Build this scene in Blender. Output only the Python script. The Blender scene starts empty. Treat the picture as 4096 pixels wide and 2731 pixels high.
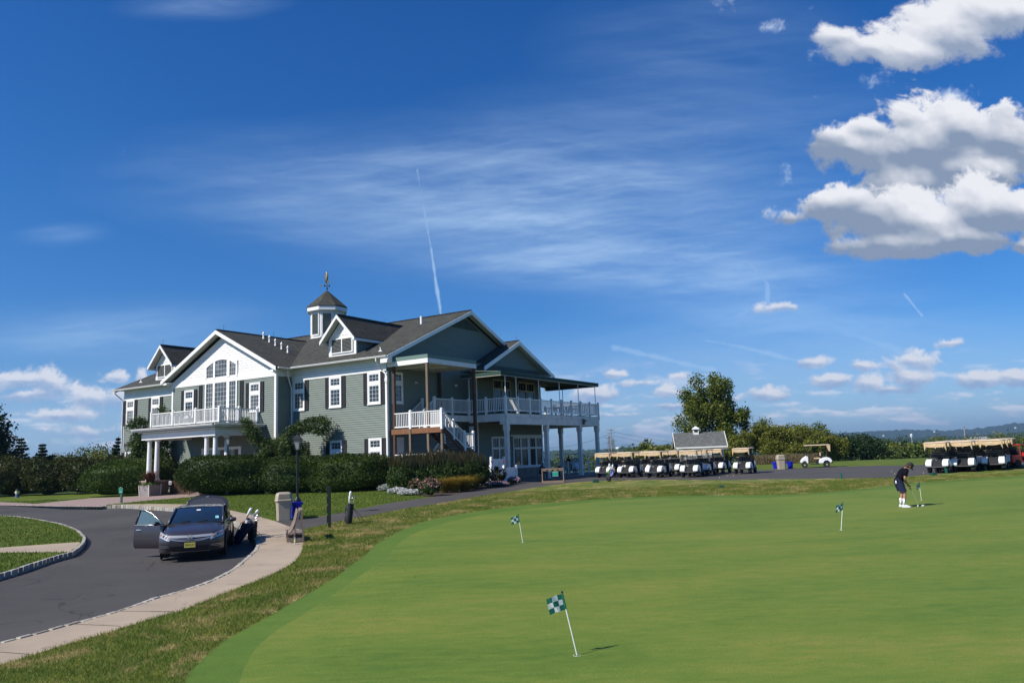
import bpy, bmesh, math, random
import numpy as np
from mathutils import Vector, Matrix, geometry
random.seed(7); NR=np.random.default_rng(11)
sc=bpy.context.scene; COL=sc.collection
PI=math.pi
# ---------- camera calibration (used only to turn measured photo points into metres) ----------
F=3120.;CX,CY=2048.,1365.5
RHO=math.atan(.038);PT=math.atan(449*math.cos(RHO)/F);CZ=2.05
def ray(x,y):
    dx=x-CX;dy=CY-y
    a=dx*math.cos(RHO)+dy*math.sin(RHO);b=-dx*math.sin(RHO)+dy*math.cos(RHO)
    return (a,F*math.cos(PT)-b*math.sin(PT),F*math.sin(PT)+b*math.cos(PT))
def sm(a,b,t):
    t=max(0.,min(1.,(t-a)/(b-a)));return t*t*(3-2*t)
def h(x,y):
    t=50-y
    s=4*math.log(1+math.exp(t/4)) if t/4<30 else t
    z=-0.0165*s
    z-=0.14*sm(-2,-7,x)*sm(46,26,y)
    if y>78:
        r=y-78
        z-=13*sm(0,190,r)
    return z
def gnd(x,y):
    r=ray(x,y);z=0
    for i in range(30):
        t=(z-CZ)/r[2];z=.5*z+.5*h(r[0]*t,r[1]*t)
    return (r[0]*t,r[1]*t)
def G(x,y,dz=0):
    p=gnd(x,y);return Vector((p[0],p[1],h(*p)+dz))
def atY(x,y,Y):
    r=ray(x,y);t=Y/r[1];return Vector((r[0]*t,Y,CZ+r[2]*t))
def ground(x,y,dz=0): return Vector((x,y,h(x,y)+dz))
# ---------- materials ----------
MATS={}
def nt_new(name):
    m=bpy.data.materials.new(name);m.use_nodes=True;n=m.node_tree;n.nodes.clear()
    o=n.nodes.new('ShaderNodeOutputMaterial');b=n.nodes.new('ShaderNodeBsdfPrincipled')
    n.links.new(b.outputs[0],o.inputs[0]);return m,n,b,o
def N(n,t,**k):
    x=n.nodes.new(t)
    for a,v in k.items():
        if a=='op': x.operation=v
        else: setattr(x,a,v)
    return x
def noise(n,vec,scale,detail=4,rough=.55,dist=0):
    x=n.nodes.new('ShaderNodeTexNoise');x.inputs['Scale'].default_value=scale;x.inputs['Detail'].default_value=detail
    x.inputs['Roughness'].default_value=rough;x.inputs['Distortion'].default_value=dist
    if vec is not None:n.links.new(vec,x.inputs['Vector'])
    return x.outputs['Fac']
def ramp(n,fac,stops,mode='LINEAR'):
    x=n.nodes.new('ShaderNodeValToRGB');x.color_ramp.interpolation=mode
    e=x.color_ramp.elements
    while len(e)<len(stops): e.new(.5)
    for i,(p,c) in enumerate(stops): e[i].position=p;e[i].color=(c[0],c[1],c[2],1)
    n.links.new(fac,x.inputs[0]);return x.outputs[0]
def mix(n,f,a,b,mode='MIX'):
    x=n.nodes.new('ShaderNodeMix');x.data_type='RGBA';x.blend_type=mode
    for s,v in ((0,f),(6,a),(7,b)):
        if isinstance(v,(int,float)): x.inputs[s].default_value=v
        elif isinstance(v,tuple): x.inputs[s].default_value=(*v[:3],1)
        else: n.links.new(v,x.inputs[s])
    return x.outputs[2]
def mth(n,op,a,b=None,c=None,clamp=False):
    x=n.nodes.new('ShaderNodeMath');x.operation=op;x.use_clamp=clamp
    for i,v in enumerate((a,b,c)):
        if v is None: continue
        if isinstance(v,(int,float)): x.inputs[i].default_value=v
        else: n.links.new(v,x.inputs[i])
    return x.outputs[0]
def coord(n,kind='Object',scale=None):
    t=n.nodes.new('ShaderNodeTexCoord').outputs[kind]
    if scale:
        m=n.nodes.new('ShaderNodeMapping');m.inputs['Scale'].default_value=scale;n.links.new(t,m.inputs[0]);t=m.outputs[0]
    return t
def bump(n,b,hgt,strength=.3,dist=.01):
    x=n.nodes.new('ShaderNodeBump');x.inputs['Strength'].default_value=strength;x.inputs['Distance'].default_value=dist
    n.links.new(hgt,x.inputs['Height']);n.links.new(x.outputs[0],b.inputs['Normal'])
def M(name,col,rough=.6,var=.12,scale=4.,bmp=0.,metal=0.,coat=0.,spec=.5,trans=0.,ior=1.45,alpha=1.):
    """procedural: base colour broken up by two noises (dirt and grain)"""
    if name in MATS: return MATS[name]
    m,n,b,o=nt_new(name);v=coord(n)
    f1=noise(n,v,scale,5,.6);f2=noise(n,v,scale*9,3)
    d=tuple(c*(1-var*1.6) for c in col);l=tuple(min(1,c*(1+var)) for c in col)
    c1=ramp(n,f1,[(.3,d),(.7,l)]);c2=mix(n,.5*min(1,var*4),c1,ramp(n,f2,[(.3,tuple(c*(1-var) for c in col)),(.7,l)]))
    n.links.new(c2,b.inputs['Base Color'])
    b.inputs['Roughness'].default_value=rough;b.inputs['Metallic'].default_value=metal
    b.inputs['Coat Weight'].default_value=coat;b.inputs['Coat Roughness'].default_value=.05
    b.inputs['Specular IOR Level'].default_value=spec;b.inputs['IOR'].default_value=ior
    b.inputs['Transmission Weight'].default_value=trans;b.inputs['Alpha'].default_value=alpha
    if bmp: bump(n,b,f2,bmp)
    MATS[name]=m;return m
def leafmat(name,cols,trans=.25,rough=.55):
    """per-leaf colour picked at random from the ramp, slow change across the plant"""
    if name in MATS: return MATS[name]
    m,n,b,o=nt_new(name)
    g=n.nodes.new('ShaderNodeNewGeometry');v=coord(n)
    f=mth(n,'ADD',mth(n,'MULTIPLY',g.outputs['Random Per Island'],.6),mth(n,'MULTIPLY',noise(n,v,.9,3),.5))
    k=len(cols);c=ramp(n,f,[(.15+.8*i/(k-1),cc) for i,cc in enumerate(cols)])
    n.links.new(c,b.inputs['Base Color']);b.inputs['Roughness'].default_value=rough;b.inputs['Specular IOR Level'].default_value=.25
    t=n.nodes.new('ShaderNodeBsdfTranslucent');n.links.new(c,t.inputs[0])
    x=n.nodes.new('ShaderNodeMixShader');x.inputs[0].default_value=trans
    n.links.new(b.outputs[0],x.inputs[1]);n.links.new(t.outputs[0],x.inputs[2]);n.links.new(x.outputs[0],o.inputs[0])
    MATS[name]=m;return m
# ---------- object helpers ----------
def tag(o,label=None,cat=None,group=None,kind=None):
    if label:o['label']=label
    if cat:o['category']=cat
    if group:o['group']=group
    if kind:o['kind']=kind
    return o
def empty(name,loc=(0,0,0),rz=0,label=None,cat=None,group=None,kind=None,parent=None):
    o=bpy.data.objects.new(name,None);COL.objects.link(o);o.location=loc;o.rotation_euler=(0,0,rz);o.empty_display_size=.3
    if parent:o.parent=parent
    return tag(o,label,cat,group,kind)
def copy_tree(o,parent=None):
    c=o.copy();COL.objects.link(c)
    if parent is not None:
        c.parent=parent
    for ch in list(o.children): copy_tree(ch,c)
    return c
class MB:
    def __init__(s,tf=None): s.v=[];s.f=[];s.m=[];s.tf=tf
    def add(s,vs,fs,mi=0):
        k=len(s.v);s.v+= [tuple(s.tf(*v)) if s.tf else tuple(v) for v in vs]
        s.f+=[tuple(i+k for i in f) for f in fs];s.m+=[mi]*len(fs);return s
    def box(s,x0,x1,y0,y1,z0,z1,mi=0):
        return s.add([(x0,y0,z0),(x1,y0,z0),(x1,y1,z0),(x0,y1,z0),(x0,y0,z1),(x1,y0,z1),(x1,y1,z1),(x0,y1,z1)],
          [(0,3,2,1),(4,5,6,7),(0,1,5,4),(1,2,6,5),(2,3,7,6),(3,0,4,7)],mi)
    def obox(s,c,size,R=None,mi=0):
        hx,hy,hz=[q/2 for q in size];vs=[]
        for sz in(-1,1):
            for sx,sy in((-1,-1),(1,-1),(1,1),(-1,1)):
                p=Vector((sx*hx,sy*hy,sz*hz))
                if R: p=R@p
                vs.append(tuple(Vector(c)+p))
        return s.add(vs,[(0,3,2,1),(4,5,6,7),(0,1,5,4),(1,2,6,5),(2,3,7,6),(3,0,4,7)],mi)
    def bar(s,p0,p1,w,d,mi=0,up=(0,0,1)):
        p0=Vector(p0);p1=Vector(p1);z=(p1-p0);L=z.length;z.normalize();u=Vector(up)
        if abs(z.dot(u))>.98:u=Vector((1,0,0))
        x=z.cross(u).normalized();y=z.cross(x)
        R=Matrix((x,y,z)).transposed();return s.obox((p0+p1)/2,(w,d,L),R,mi)
    def tube(s,pts,r,n=8,mi=0,cap=True):
        pts=[Vector(p) for p in pts];rs=r if isinstance(r,(list,tuple)) else [r]*len(pts);vs=[];fs=[]
        ref=None
        for i,p in enumerate(pts):
            d=(pts[min(i+1,len(pts)-1)]-pts[max(i-1,0)]).normalized()
            if ref is None: ref=Vector((0,0,1)) if abs(d.z)<.9 else Vector((1,0,0))
            x=(ref-d*ref.dot(d)).normalized();y=d.cross(x);ref=x
            for k in range(n):
                a=2*PI*k/n;vs.append(tuple(p+(x*math.cos(a)+y*math.sin(a))*rs[i]))
        for i in range(len(pts)-1):
            for k in range(n):
                a=i*n+k;b=i*n+(k+1)%n;fs.append((a,b,b+n,a+n))
        if cap: fs.append(tuple(range(n-1,-1,-1)));fs.append(tuple((len(pts)-1)*n+k for k in range(n)))
        return s.add(vs,fs,mi)
    def lathe(s,prof,c=(0,0,0),n=16,mi=0,axis='z',sx=1,sy=1,off=0.):
        vs=[];fs=[]
        for r,z in prof:
            for k in range(n):
                a=2*PI*(k+off)/n;x,y=r*math.cos(a)*sx,r*math.sin(a)*sy
                q=(x,y,z) if axis=='z' else ((z,x,y) if axis=='x' else (x,z,y))
                vs.append((c[0]+q[0],c[1]+q[1],c[2]+q[2]))
        for i in range(len(prof)-1):
            for k in range(n):
                a=i*n+k;b=i*n+(k+1)%n;fs.append((a,b,b+n,a+n))
        fs.append(tuple(range(n-1,-1,-1)));fs.append(tuple((len(prof)-1)*n+k for k in range(n)))
        return s.add(vs,fs,mi)
    def prism(s,poly,d0,d1,axis='y',mi=0):
        """poly of (p,q); axis y -> (p,d,q); x -> (d,p,q); z -> (p,q,d)"""
        f={'y':lambda p,q,d:(p,d,q),'x':lambda p,q,d:(d,p,q),'z':lambda p,q,d:(p,q,d)}[axis];n=len(poly)
        vs=[f(p,q,d0) for p,q in poly]+[f(p,q,d1) for p,q in poly]
        return s.add(vs,[tuple(range(n)),tuple(range(2*n-1,n-1,-1))]+[(i,(i+1)%n,n+(i+1)%n,n+i) for i in range(n)],mi)
    def loft(s,rings,mi=0,cap=True,closed=True):
        n=len(rings[0]);vs=[p for r in rings for p in r];fs=[]
        for i in range(len(rings)-1):
            for k in range(n if closed else n-1):
                a=i*n+k;b=i*n+(k+1)%n;fs.append((a,b,b+n,a+n))
        if cap and closed: fs.append(tuple(range(n-1,-1,-1)));fs.append(tuple((len(rings)-1)*n+k for k in range(n)))
        return s.add(vs,fs,mi)
    def build(s,name,mat,parent=None,smooth=False,bevel=0,sub=0,loc=None,norm=True,**kw):
        me=bpy.data.meshes.new(name);me.from_pydata(s.v,[],s.f)
        for m in (mat if isinstance(mat,(list,tuple)) else [mat]): me.materials.append(m)
        if any(s.m): me.polygons.foreach_set('material_index',s.m)
        if norm:
            b=bmesh.new();b.from_mesh(me);bmesh.ops.recalc_face_normals(b,faces=b.faces);b.to_mesh(me);b.free()
        if smooth:
            me.polygons.foreach_set('use_smooth',[True]*len(me.polygons))
            if smooth!='all':
                try: me.set_sharp_from_angle(angle=math.radians(smooth if smooth is not True else 40))
                except Exception: pass
        o=bpy.data.objects.new(name,me);COL.objects.link(o)
        if parent:o.parent=parent
        if loc is not None:o.location=loc
        if bevel:
            md=o.modifiers.new('b','BEVEL');md.width=bevel;md.segments=2;md.limit_method='ANGLE'
        if sub:
            md=o.modifiers.new('s','SUBSURF');md.levels=sub;md.render_levels=sub
        tag(o,**kw) if kw else None
        return o
def npmesh(name,V,Fq,mat,parent=None,loc=None,smooth=False,**kw):
    """V (n,3) float array, Fq (m,k) int array"""
    me=bpy.data.meshes.new(name);k=Fq.shape[1]
    me.vertices.add(len(V));me.vertices.foreach_set('co',np.ascontiguousarray(V,dtype=np.float32).ravel())
    me.loops.add(Fq.size);me.loops.foreach_set('vertex_index',Fq.astype(np.int32).ravel())
    me.polygons.add(len(Fq));me.polygons.foreach_set('loop_start',(np.arange(len(Fq))*k).astype(np.int32))
    try: me.polygons.foreach_set('loop_total',np.full(len(Fq),k,dtype=np.int32))
    except Exception: pass
    if smooth: me.polygons.foreach_set('use_smooth',np.ones(len(Fq),dtype=bool))
    for m in (mat if isinstance(mat,(list,tuple)) else [mat]): me.materials.append(m)
    me.update(calc_edges=True);me.validate()
    o=bpy.data.objects.new(name,me);COL.objects.link(o)
    if parent:o.parent=parent
    if loc is not None:o.location=loc
    if kw: tag(o,**kw)
    return o
def leaves(P,size,up=.0,aspect=.6,sj=.4,dirs=None,rng=None):
    """one small diamond leaf per point of P; returns verts, quads"""
    rng=rng or NR;n=len(P)
    a=rng.normal(size=(n,3)) if dirs is None else dirs+rng.normal(size=(n,3))*.35
    a[:,2]+=up;a/=np.linalg.norm(a,axis=1)[:,None]
    b=rng.normal(size=(n,3));b-=a*(a*b).sum(1)[:,None];b/=np.linalg.norm(b,axis=1)[:,None]
    s=(size*(1+sj*rng.normal(size=n)).clip(.4,2))[:,None]
    V=np.empty((n,4,3));V[:,0]=P-a*s*.5;V[:,1]=P+b*s*aspect*.5;V[:,2]=P+a*s*.5;V[:,3]=P-b*s*aspect*.5
    return V.reshape(-1,3),np.arange(4*n).reshape(-1,4)
# ---------- camera ----------
cam=bpy.data.cameras.new('camera');co=bpy.data.objects.new('camera',cam);COL.objects.link(co);sc.camera=co
cam.sensor_width=36;cam.lens=F/4096*36;cam.clip_end=40000;cam.clip_start=.1
Xv=Vector((1,0,0));Uv=Vector((0,-math.sin(PT),math.cos(PT)));Fw=Vector((0,math.cos(PT),math.sin(PT)))
Rv=Xv*math.cos(RHO)-Uv*math.sin(RHO);U2=Xv*math.sin(RHO)+Uv*math.cos(RHO)
co.matrix_world=Matrix(((Rv.x,U2.x,-Fw.x,0),(Rv.y,U2.y,-Fw.y,0),(Rv.z,U2.z,-Fw.z,CZ),(0,0,0,1)))
# ---------- sun ----------
SAZ=math.radians(30);SEL=math.radians(43)
ld=Vector((math.cos(SAZ)*math.cos(SEL),math.sin(SAZ)*math.cos(SEL),-math.sin(SEL)))
sl=bpy.data.lights.new('sun','SUN');sl.energy=5.;sl.angle=math.radians(.53);sl.color=(1,.95,.87)
so=bpy.data.objects.new('sun',sl);COL.objects.link(so);so.rotation_euler=ld.to_track_quat('-Z','Y').to_euler();so.location=(-30,-20,40)
# ---------- sky ----------
w=bpy.data.worlds.new('World');sc.world=w;w.use_nodes=True;n=w.node_tree;n.nodes.clear()
out=n.nodes.new('ShaderNodeOutputWorld');bg=n.nodes.new('ShaderNodeBackground');n.links.new(bg.outputs[0],out.inputs[0])
sky=n.nodes.new('ShaderNodeTexSky');sky.sky_type='NISHITA';sky.sun_disc=False;sky.sun_elevation=SEL
sky.sun_rotation=math.atan2(-ld.x,-ld.y)%(2*PI);sky.air_density=1.;sky.dust_density=.25;sky.ozone_density=3.5;sky.altitude=100
hs=n.nodes.new('ShaderNodeHueSaturation');hs.inputs['Saturation'].default_value=1.22;hs.inputs['Hue'].default_value=.502;n.links.new(sky.outputs[0],hs.inputs['Color'])
tcw=n.nodes.new('ShaderNodeTexCoord');spw=n.nodes.new('ShaderNodeSeparateXYZ');n.links.new(tcw.outputs['Generated'],spw.inputs[0])
tint=ramp(n,spw.outputs[2],[(0,(.32,.55,.92)),(.12,(.36,.64,.96)),(.3,(.32,.71,1.02)),(.6,(.20,.66,1.04))])
n.links.new(mix(n,1.,hs.outputs[0],tint,'MULTIPLY'),bg.inputs[0]);bg.inputs[1].default_value=.094
w.cycles.sampling_method='MANUAL';w.cycles.sample_map_resolution=256
sc.view_settings.view_transform='Standard';sc.view_settings.look='None';sc.view_settings.exposure=.3;sc.view_settings.gamma=1
def uv(x,y):
    r=ray(x,y);return (r[0]/r[1],r[2]/r[1])
UPPER=[(3650,600,330,150,1),(3401,596,170,84,1),(3330,560,90,60,.9),(3860,520,150,110,1),(4010,560,160,130,1),(3640,735,200,95,1),(3880,690,260,90,1),(4150,620,150,150,1),(3480,520,120,70,.9),(3620,480,90,70,.9)]
LOWER=[(3331,820,150,85,1),(3500,860,180,110,1),(3647,900,330,120,1),(3927,850,200,120,1),(3560,985,230,72,1),(4100,850,110,100,1),(3860,960,200,70,1),(3160,880,70,45,.6),(4100,990,45,28,.7)]
TOPC=[(4053,60,281,119,1),(3800,140,180,105,.9),(3640,210,150,75,.8),(3480,190,110,60,.6),(3366,145,70,36,.5)]
WISP=[(3072,112,80,42,.8),(2889,40,60,50,.7),(3160,690,50,70,.7),(3820,390,60,50,.6),(3280,210,70,50,.7),(3260,390,40,40,.4),(3250,30,50,35,.5),(3480,330,110,50,.6),(3090,860,60,50,.8),(490,585,22,40,.5)]
SMALL=[(3255,1452,80,24,.9),(3446,1463,48,20,.8),(3659,1446,89,42,1),(3802,1374,58,18,.9),(3335,1521,76,31,1),(3641,1517,75,35,1),(3477,1539,60,30,.9),(3560,1560,110,18,.6),
 (3922,1521,95,32,1),(4064,1517,60,30,1),(3077,1579,60,32,.9),(2453,1499,77,14,.7),(2568,1532,69,16,.8),(2721,1507,45,16,.7),(2667,1568,61,32,1),(2377,1580,88,34,1),
 (57,1518,125,42,1),(214,1525,84,54,1),(451,1514,61,25,.9),(566,1510,27,34,.9),(383,1594,134,46,.9),(153,1575,115,23,.7),(214,1663,106,23,.8),(344,1663,90,22,.7),(153,1717,44,13,.7),(367,1728,115,27,.7),
 (3115,1232,75,20,.7),(2700,1625,90,12,.5),(2480,1660,80,10,.5),(2900,1600,60,12,.4)]

# ---------- clouds: a curved backdrop 16 km out whose cloud cover is computed here ----------
def perlin(x,y,seed):
    xi=np.floor(x).astype(np.int64);yi=np.floor(y).astype(np.int64);xf=x-xi;yf=y-yi
    r=np.random.default_rng(seed);perm=r.permutation(512);perm=np.concatenate([perm,perm]);ang=r.uniform(0,2*PI,512);gx=np.cos(ang);gy=np.sin(ang)
    def g(ix,iy,dx,dy):
        k=perm[(perm[ix%512]+iy)%512];return gx[k]*dx+gy[k]*dy
    u_=xf*xf*xf*(xf*(xf*6-15)+10);v_=yf*yf*yf*(yf*(yf*6-15)+10)
    a=g(xi,yi,xf,yf);b=g(xi+1,yi,xf-1,yf);c=g(xi,yi+1,xf,yf-1);d=g(xi+1,yi+1,xf-1,yf-1)
    return (a+(b-a)*u_)*(1-v_)+(c+(d-c)*u_)*v_
def fbm(x,y,o,seed,gain=.55,bil=False):
    t=0;a=1;s_=0
    for i in range(o):
        q=perlin(x*2**i+17.3*i,y*2**i-9.1*i,seed+i)*1.5
        if bil:q=.42-np.abs(q)*1.5
        t=t+a*q;s_+=a;a*=gain
    return t/s_
def ss(x,a,b):
    t=np.clip((x-a)/(b-a),0,1);return t*t*(3-2*t)
nu,nv=1320,700
U_=np.linspace(-.74,.74,nu);V_=np.linspace(-.03,.74,nv);gu,gv=np.meshgrid(U_,V_,indexing='xy')
du=U_[1]-U_[0];dv=V_[1]-V_[0]
tilt=math.tan(RHO)*0
def mask(ells,k=.12,vs=1.12):
    m=np.full(gu.shape,-9.);num=np.zeros(gu.shape);den=np.full(gu.shape,1e-9)
    for (x,y,rx,ry,wt) in ells:
        c=uv(x,y);X_=(gu-c[0])*F/rx/1.18;Y_=(gv-c[1])*F/ry/vs
        Yb=np.where(Y_<0,Y_*1.25,Y_)
        q=(1-np.sqrt(X_*X_+Yb*Yb))*wt
        e=np.exp(np.clip(q,-2,1)/.14);num+=e*Y_;den+=e
        m=np.logaddexp(m/k,q/k)*k
    return m,num/den
def blur(A_,r,it=2):
    for _ in range(it):
        for ax in(0,1):
            c=np.cumsum(np.pad(A_,[(r+1,r) if ax==0 else (0,0),(r+1,r) if ax==1 else (0,0)],mode='edge'),axis=ax)
            A_=(c[2*r+1:]-c[:-2*r-1])/(2*r+1) if ax==0 else (c[:,2*r+1:]-c[:,:-2*r-1])/(2*r+1)
    return A_
def shade(D,Yn,sx,sy,kr,rb,nz,lo,hi):
    """sunlit from the upper left: flat grey bases, bright tops, relief from the puffs"""
    rel=0
    for r_,w_ in ((rb,.7),(rb*3,1.6),(rb*8,3.0)):
        gy_,gx_=np.gradient(blur(np.clip(D,-.1,1.6),r_),dv,du);rel=rel+(gx_*sx-gy_*sy)*w_
    rel=np.clip(rel*kr,-.26,.34)
    q=Yn+nz;soft=.5*ss(q,lo-.7,hi+.3)+.5*ss(q,lo,hi)
    return np.clip(.10+.78*soft+rel*1.15+.22*nz,0,1)
def lay(C,A,col,a):
    """put colour col with coverage a over premultiplied (C,A)"""
    return C*(1-a[...,None])+col*a[...,None],A*(1-a)+a
C=np.zeros(gu.shape+(3,));A=np.zeros(gu.shape)
# thin cirrus
def rot(d): c_,s_=math.cos(math.radians(d)),math.sin(math.radians(d));return gu*c_+gv*s_,-gu*s_+gv*c_
wx=fbm(gu*3,gv*6,4,5)*.05;wy=fbm(gu*3+7,gv*6,4,9)*.016
def blob(x,y,rx,ry,t=0):
    c=uv(x,y);X_=gu-c[0]+wx*.5;Y_=gv-c[1]+wy*.8;c_,s_=math.cos(math.radians(t)),math.sin(math.radians(t));return ss(-np.sqrt(((X_*c_-Y_*s_)*F/rx)**2+((X_*s_+Y_*c_)*F/ry)**2),-1,-.0)
a1,b1=rot(-6);a2,b2=rot(5)
ci=fbm((a1+wx)*2.2,(b1+wy)*19,8,21,.66);ci2=fbm((a2+wx)*3.2,(b2+wy)*34,8,31,.68);ci3=fbm((a1+wx)*9,(b1+wy)*40,6,41,.6)
mk=np.clip(blob(2000,830,2000,430,7)*.95+blob(3000,1150,1000,260,4)*.5+blob(2500,1060,1000,150,4)*.8+blob(2600,620,1500,520,-4)*.45+blob(420,1330,900,190)*.6+blob(3200,1340,1300,260)*.45+blob(800,20,500,90)*.5+blob(240,950,260,70)*.5+blob(2800,150,900,300)*.3,0,1.1)
cv_=.20+ss(ci,-.45,.80)*.55+ss(ci2,-.35,.75)*.45+ss(ci3,-.2,.8)*.15
cir=np.clip(cv_*mk*.54,0,.55)
wob=fbm(gu*40,gv*40,4,77)
for q in [(958,390,972,470,4,.34),(972,470,990,570,5,.42),(990,570,1000,640,7,.5),(1000,640,1013,722,8,.5),(1722,605,1762,650,14,.34),(1762,650,1764,690,15,.36),(1764,690,1690,728,14,.32),
  (1620,782,1700,795,7,.25),(1700,795,1830,828,11,.25),(1410,798,1640,850,16,.25),(2077,675,2118,725,5,.4),(1870,740,2060,800,22,.22)]:
    s7=1.7415;a=np.array(uv(q[0]*s7,q[1]*s7));b=np.array(uv(q[2]*s7,q[3]*s7));d=b-a
    t=np.clip(((gu-a[0])*d[0]+(gv-a[1])*d[1])/(d@d),0,1);e=np.hypot(gu-a[0]-t*d[0],gv-a[1]-t*d[1])*F/q[4]+wob*.9
    cir=np.maximum(cir,q[5]*ss(-e,-1.15,-.1))
C,A=lay(C,A,np.array([.50,.68,.88]),cir)
# milky band and rows of small far clouds above the horizon
bd=ss(gv,-.0,.015)*ss(-gv,-.17,-.05)
C,A=lay(C,A,np.array([.43,.56,.75]),bd*.36)
lo=fbm(gu*9,gv*44,6,55,.58)+.25*fbm(gu*26,gv*90,4,58)
al=ss(lo,.02,.34)*ss(gv,.0,.02)*ss(-gv,-.125,-.07)*(.55+.35*ss(-gv,-.08,-.02))
lw=np.clip(.55+1.6*(lo-np.roll(lo,-4,axis=0)),0,1)[...,None]
C,A=lay(C,A,lw*np.array([.70,.72,.80])+(1-lw)*np.array([.36,.46,.62]),al*.8)
def cumulus(C,A,ells,sc_,amp,flat,L,k,kr,bright,dark,e0,e1,seed,op=1.,rb=2,off=.1):
    m,Yn=mask(ells,.09,1.35 if ells is SMALL else 1.1)
    X_=gu+fbm(gu*sc_*.5,gv*sc_*.5,4,seed+90)*.35/sc_;Y_=(gv+fbm(gu*sc_*.5+9,gv*sc_*.5,4,seed+70)*.35/sc_)*flat
    D=m+off+amp*(.50*fbm(X_*sc_,Y_*sc_,8,seed,.64,True)+.80*fbm(X_*sc_*.8,Y_*sc_*.8,8,seed+40,.70))
    a=ss(D,e0,e1)*op
    lit=shade(D,blur(Yn,4),-.5,.85,kr,rb,.9*fbm(gu*sc_*1.1,gv*sc_*1.6,6,seed+11,.6),L,k)[...,None]
    col=lit*np.array(bright)+(1-lit)*np.array(dark)
    return lay(C,A,col,a)
C,A=cumulus(C,A,SMALL,20,1.3,1.3,-.7,.65,.003,(.66,.67,.72),(.26,.36,.55),.02,.55,200,.86,1,.12)
C,A=cumulus(C,A,WISP,13,2.6,1.,-1.5,.5,.002,(.62,.72,.86),(.38,.50,.70),.0,1.3,400,.8,2,-.30)
C,A=cumulus(C,A,TOPC,7.5,1.5,1.05,-.9,.65,.0035,(.70,.71,.75),(.24,.30,.42),.0,.45,330,1.,2,.14)
C,A=cumulus(C,A,UPPER,8,1.5,1.05,-.1,1.25,.0036,(.71,.72,.76),(.20,.26,.37),.0,.36,300,1.,2,.16)
C,A=cumulus(C,A,LOWER,8,1.5,1.05,-.35,1.1,.0036,(.71,.72,.76),(.20,.26,.37),.0,.36,350,1.,2,.14)
al=np.clip(A,0,1);Cc=np.where(al[...,None]>1e-4,C/np.maximum(al,1e-4)[...,None],0)
P_=np.stack([gu,np.ones_like(gu),gv],-1).reshape(-1,3);P_/=np.linalg.norm(P_,axis=1)[:,None];P_*=16000;P_[:,2]+=CZ
ii=(np.arange(nv-1)[:,None]*nu+np.arange(nu-1)[None,:]).reshape(-1,1);Q_=np.concatenate([ii,ii+1,ii+nu+1,ii+nu],1)
keep=al.reshape(-1)[Q_].max(1)>.004
m_,n_,b_,o_=nt_new('cloud_cover');n_.nodes.remove(b_)
at_=n_.nodes.new('ShaderNodeVertexColor');at_.layer_name='cloud';em=n_.nodes.new('ShaderNodeEmission');tr_=n_.nodes.new('ShaderNodeBsdfTransparent');mx=n_.nodes.new('ShaderNodeMixShader')
n_.links.new(at_.outputs[0],em.inputs[0]);n_.links.new(at_.outputs[1],mx.inputs[0]);n_.links.new(tr_.outputs[0],mx.inputs[1]);n_.links.new(em.outputs[0],mx.inputs[2]);n_.links.new(mx.outputs[0],o_.inputs[0])
try: m_.cycles.emission_sampling='NONE'
except Exception: pass
skyo=npmesh('sky',P_,Q_[keep],m_,smooth=True,kind='structure')
ca=skyo.data.color_attributes.new('cloud','FLOAT_COLOR','POINT')
ca.data.foreach_set('color',np.concatenate([Cc.reshape(-1,3),al.reshape(-1,1)],1).astype(np.float32).ravel())
# ---------- ground regions ----------
def pip(x,y,poly):
    c=False;j=len(poly)-1
    for i in range(len(poly)):
        xi,yi=poly[i];xj,yj=poly[j]
        if (yi>y)!=(yj>y) and x<(xj-xi)*(y-yi)/(yj-yi)+xi: c=not c
        j=i
    return c
def GG(l): return [gnd(*p) for p in l]
def cat(l,step=.6):
    """Catmull-Rom through world points"""
    o=[];P=[l[0]]+l+[l[-1]]
    for i in range(1,len(P)-2):
        p0,p1,p2,p3=[Vector(q) for q in P[i-1:i+3]];m=max(1,int((p2-p1).length/step))
        for k in range(m):
            t=k/m;q=.5*((2*p1)+(-p0+p2)*t+(2*p0-5*p1+4*p2-p3)*t*t+(-p0+3*p1-3*p2+p3)*t**3);o.append((q.x,q.y))
    o.append(tuple(l[-1]));return o
AX=lambda a,b:(KX-a*.8500-(-b)*.0+b*.5267,54.0+a*.5267+b*.8500)
KX=-8.7876
def AB(a,b,z=0): return Vector((KX-.85003*a+.52674*b,54.0+.52674*a+.85003*b,z))
curbN=cat(GG([(0,2568),(149,2530),(299,2488),(448,2448),(598,2396),(697,2368),(800,2336),(884,2300),(942,2264),(990,2223),(1015,2200),(1025,2179),(1022,2160),(1003,2138),(980,2115),(950,2095),(917,2079),(870,2063),(800,2047),(704,2034),(600,2026.6),(478,2020),(408,2022),(255,2023),(0,2020),(-400,2028)]))
curbN=[(-13.5,4.5),(-11.5,8.2)]+[p for p in curbN]
walkO=cat(GG([(0,2657),(149,2612),(299,2565),(448,2523),(600,2475),(727,2440),(906,2368),(1008,2330),(1110,2287),(1171,2251),(1202,2215),(1213,2180)]))+GG([(1210,2160),(1206,2118),(1166,2108),(1102,2084),(1018,2060),(932,2042),(886,2034),(735,2016),(600,2014),(427,2018)])
walkO=[(-8.2,3.5)]+walkO
island=cat(GG([(-500,2052),(-200,2058),(0,2062),(100,2070),(184,2084),(249,2099),(299,2119),(319,2137),(330,2149),(324,2169),(304,2189),(274,2209),(224,2221),(149,2244),(75,2269),(0,2291),(-150,2330),(-400,2390)]))
strip=GG([(-500,2203),(0,2189),(309,2167),(322,2169),(304,2189),(274,2207),(0,2209),(-500,2224)])
road=curbN+[(-75,50),(-75,2),(-13.5,2)]
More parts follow.
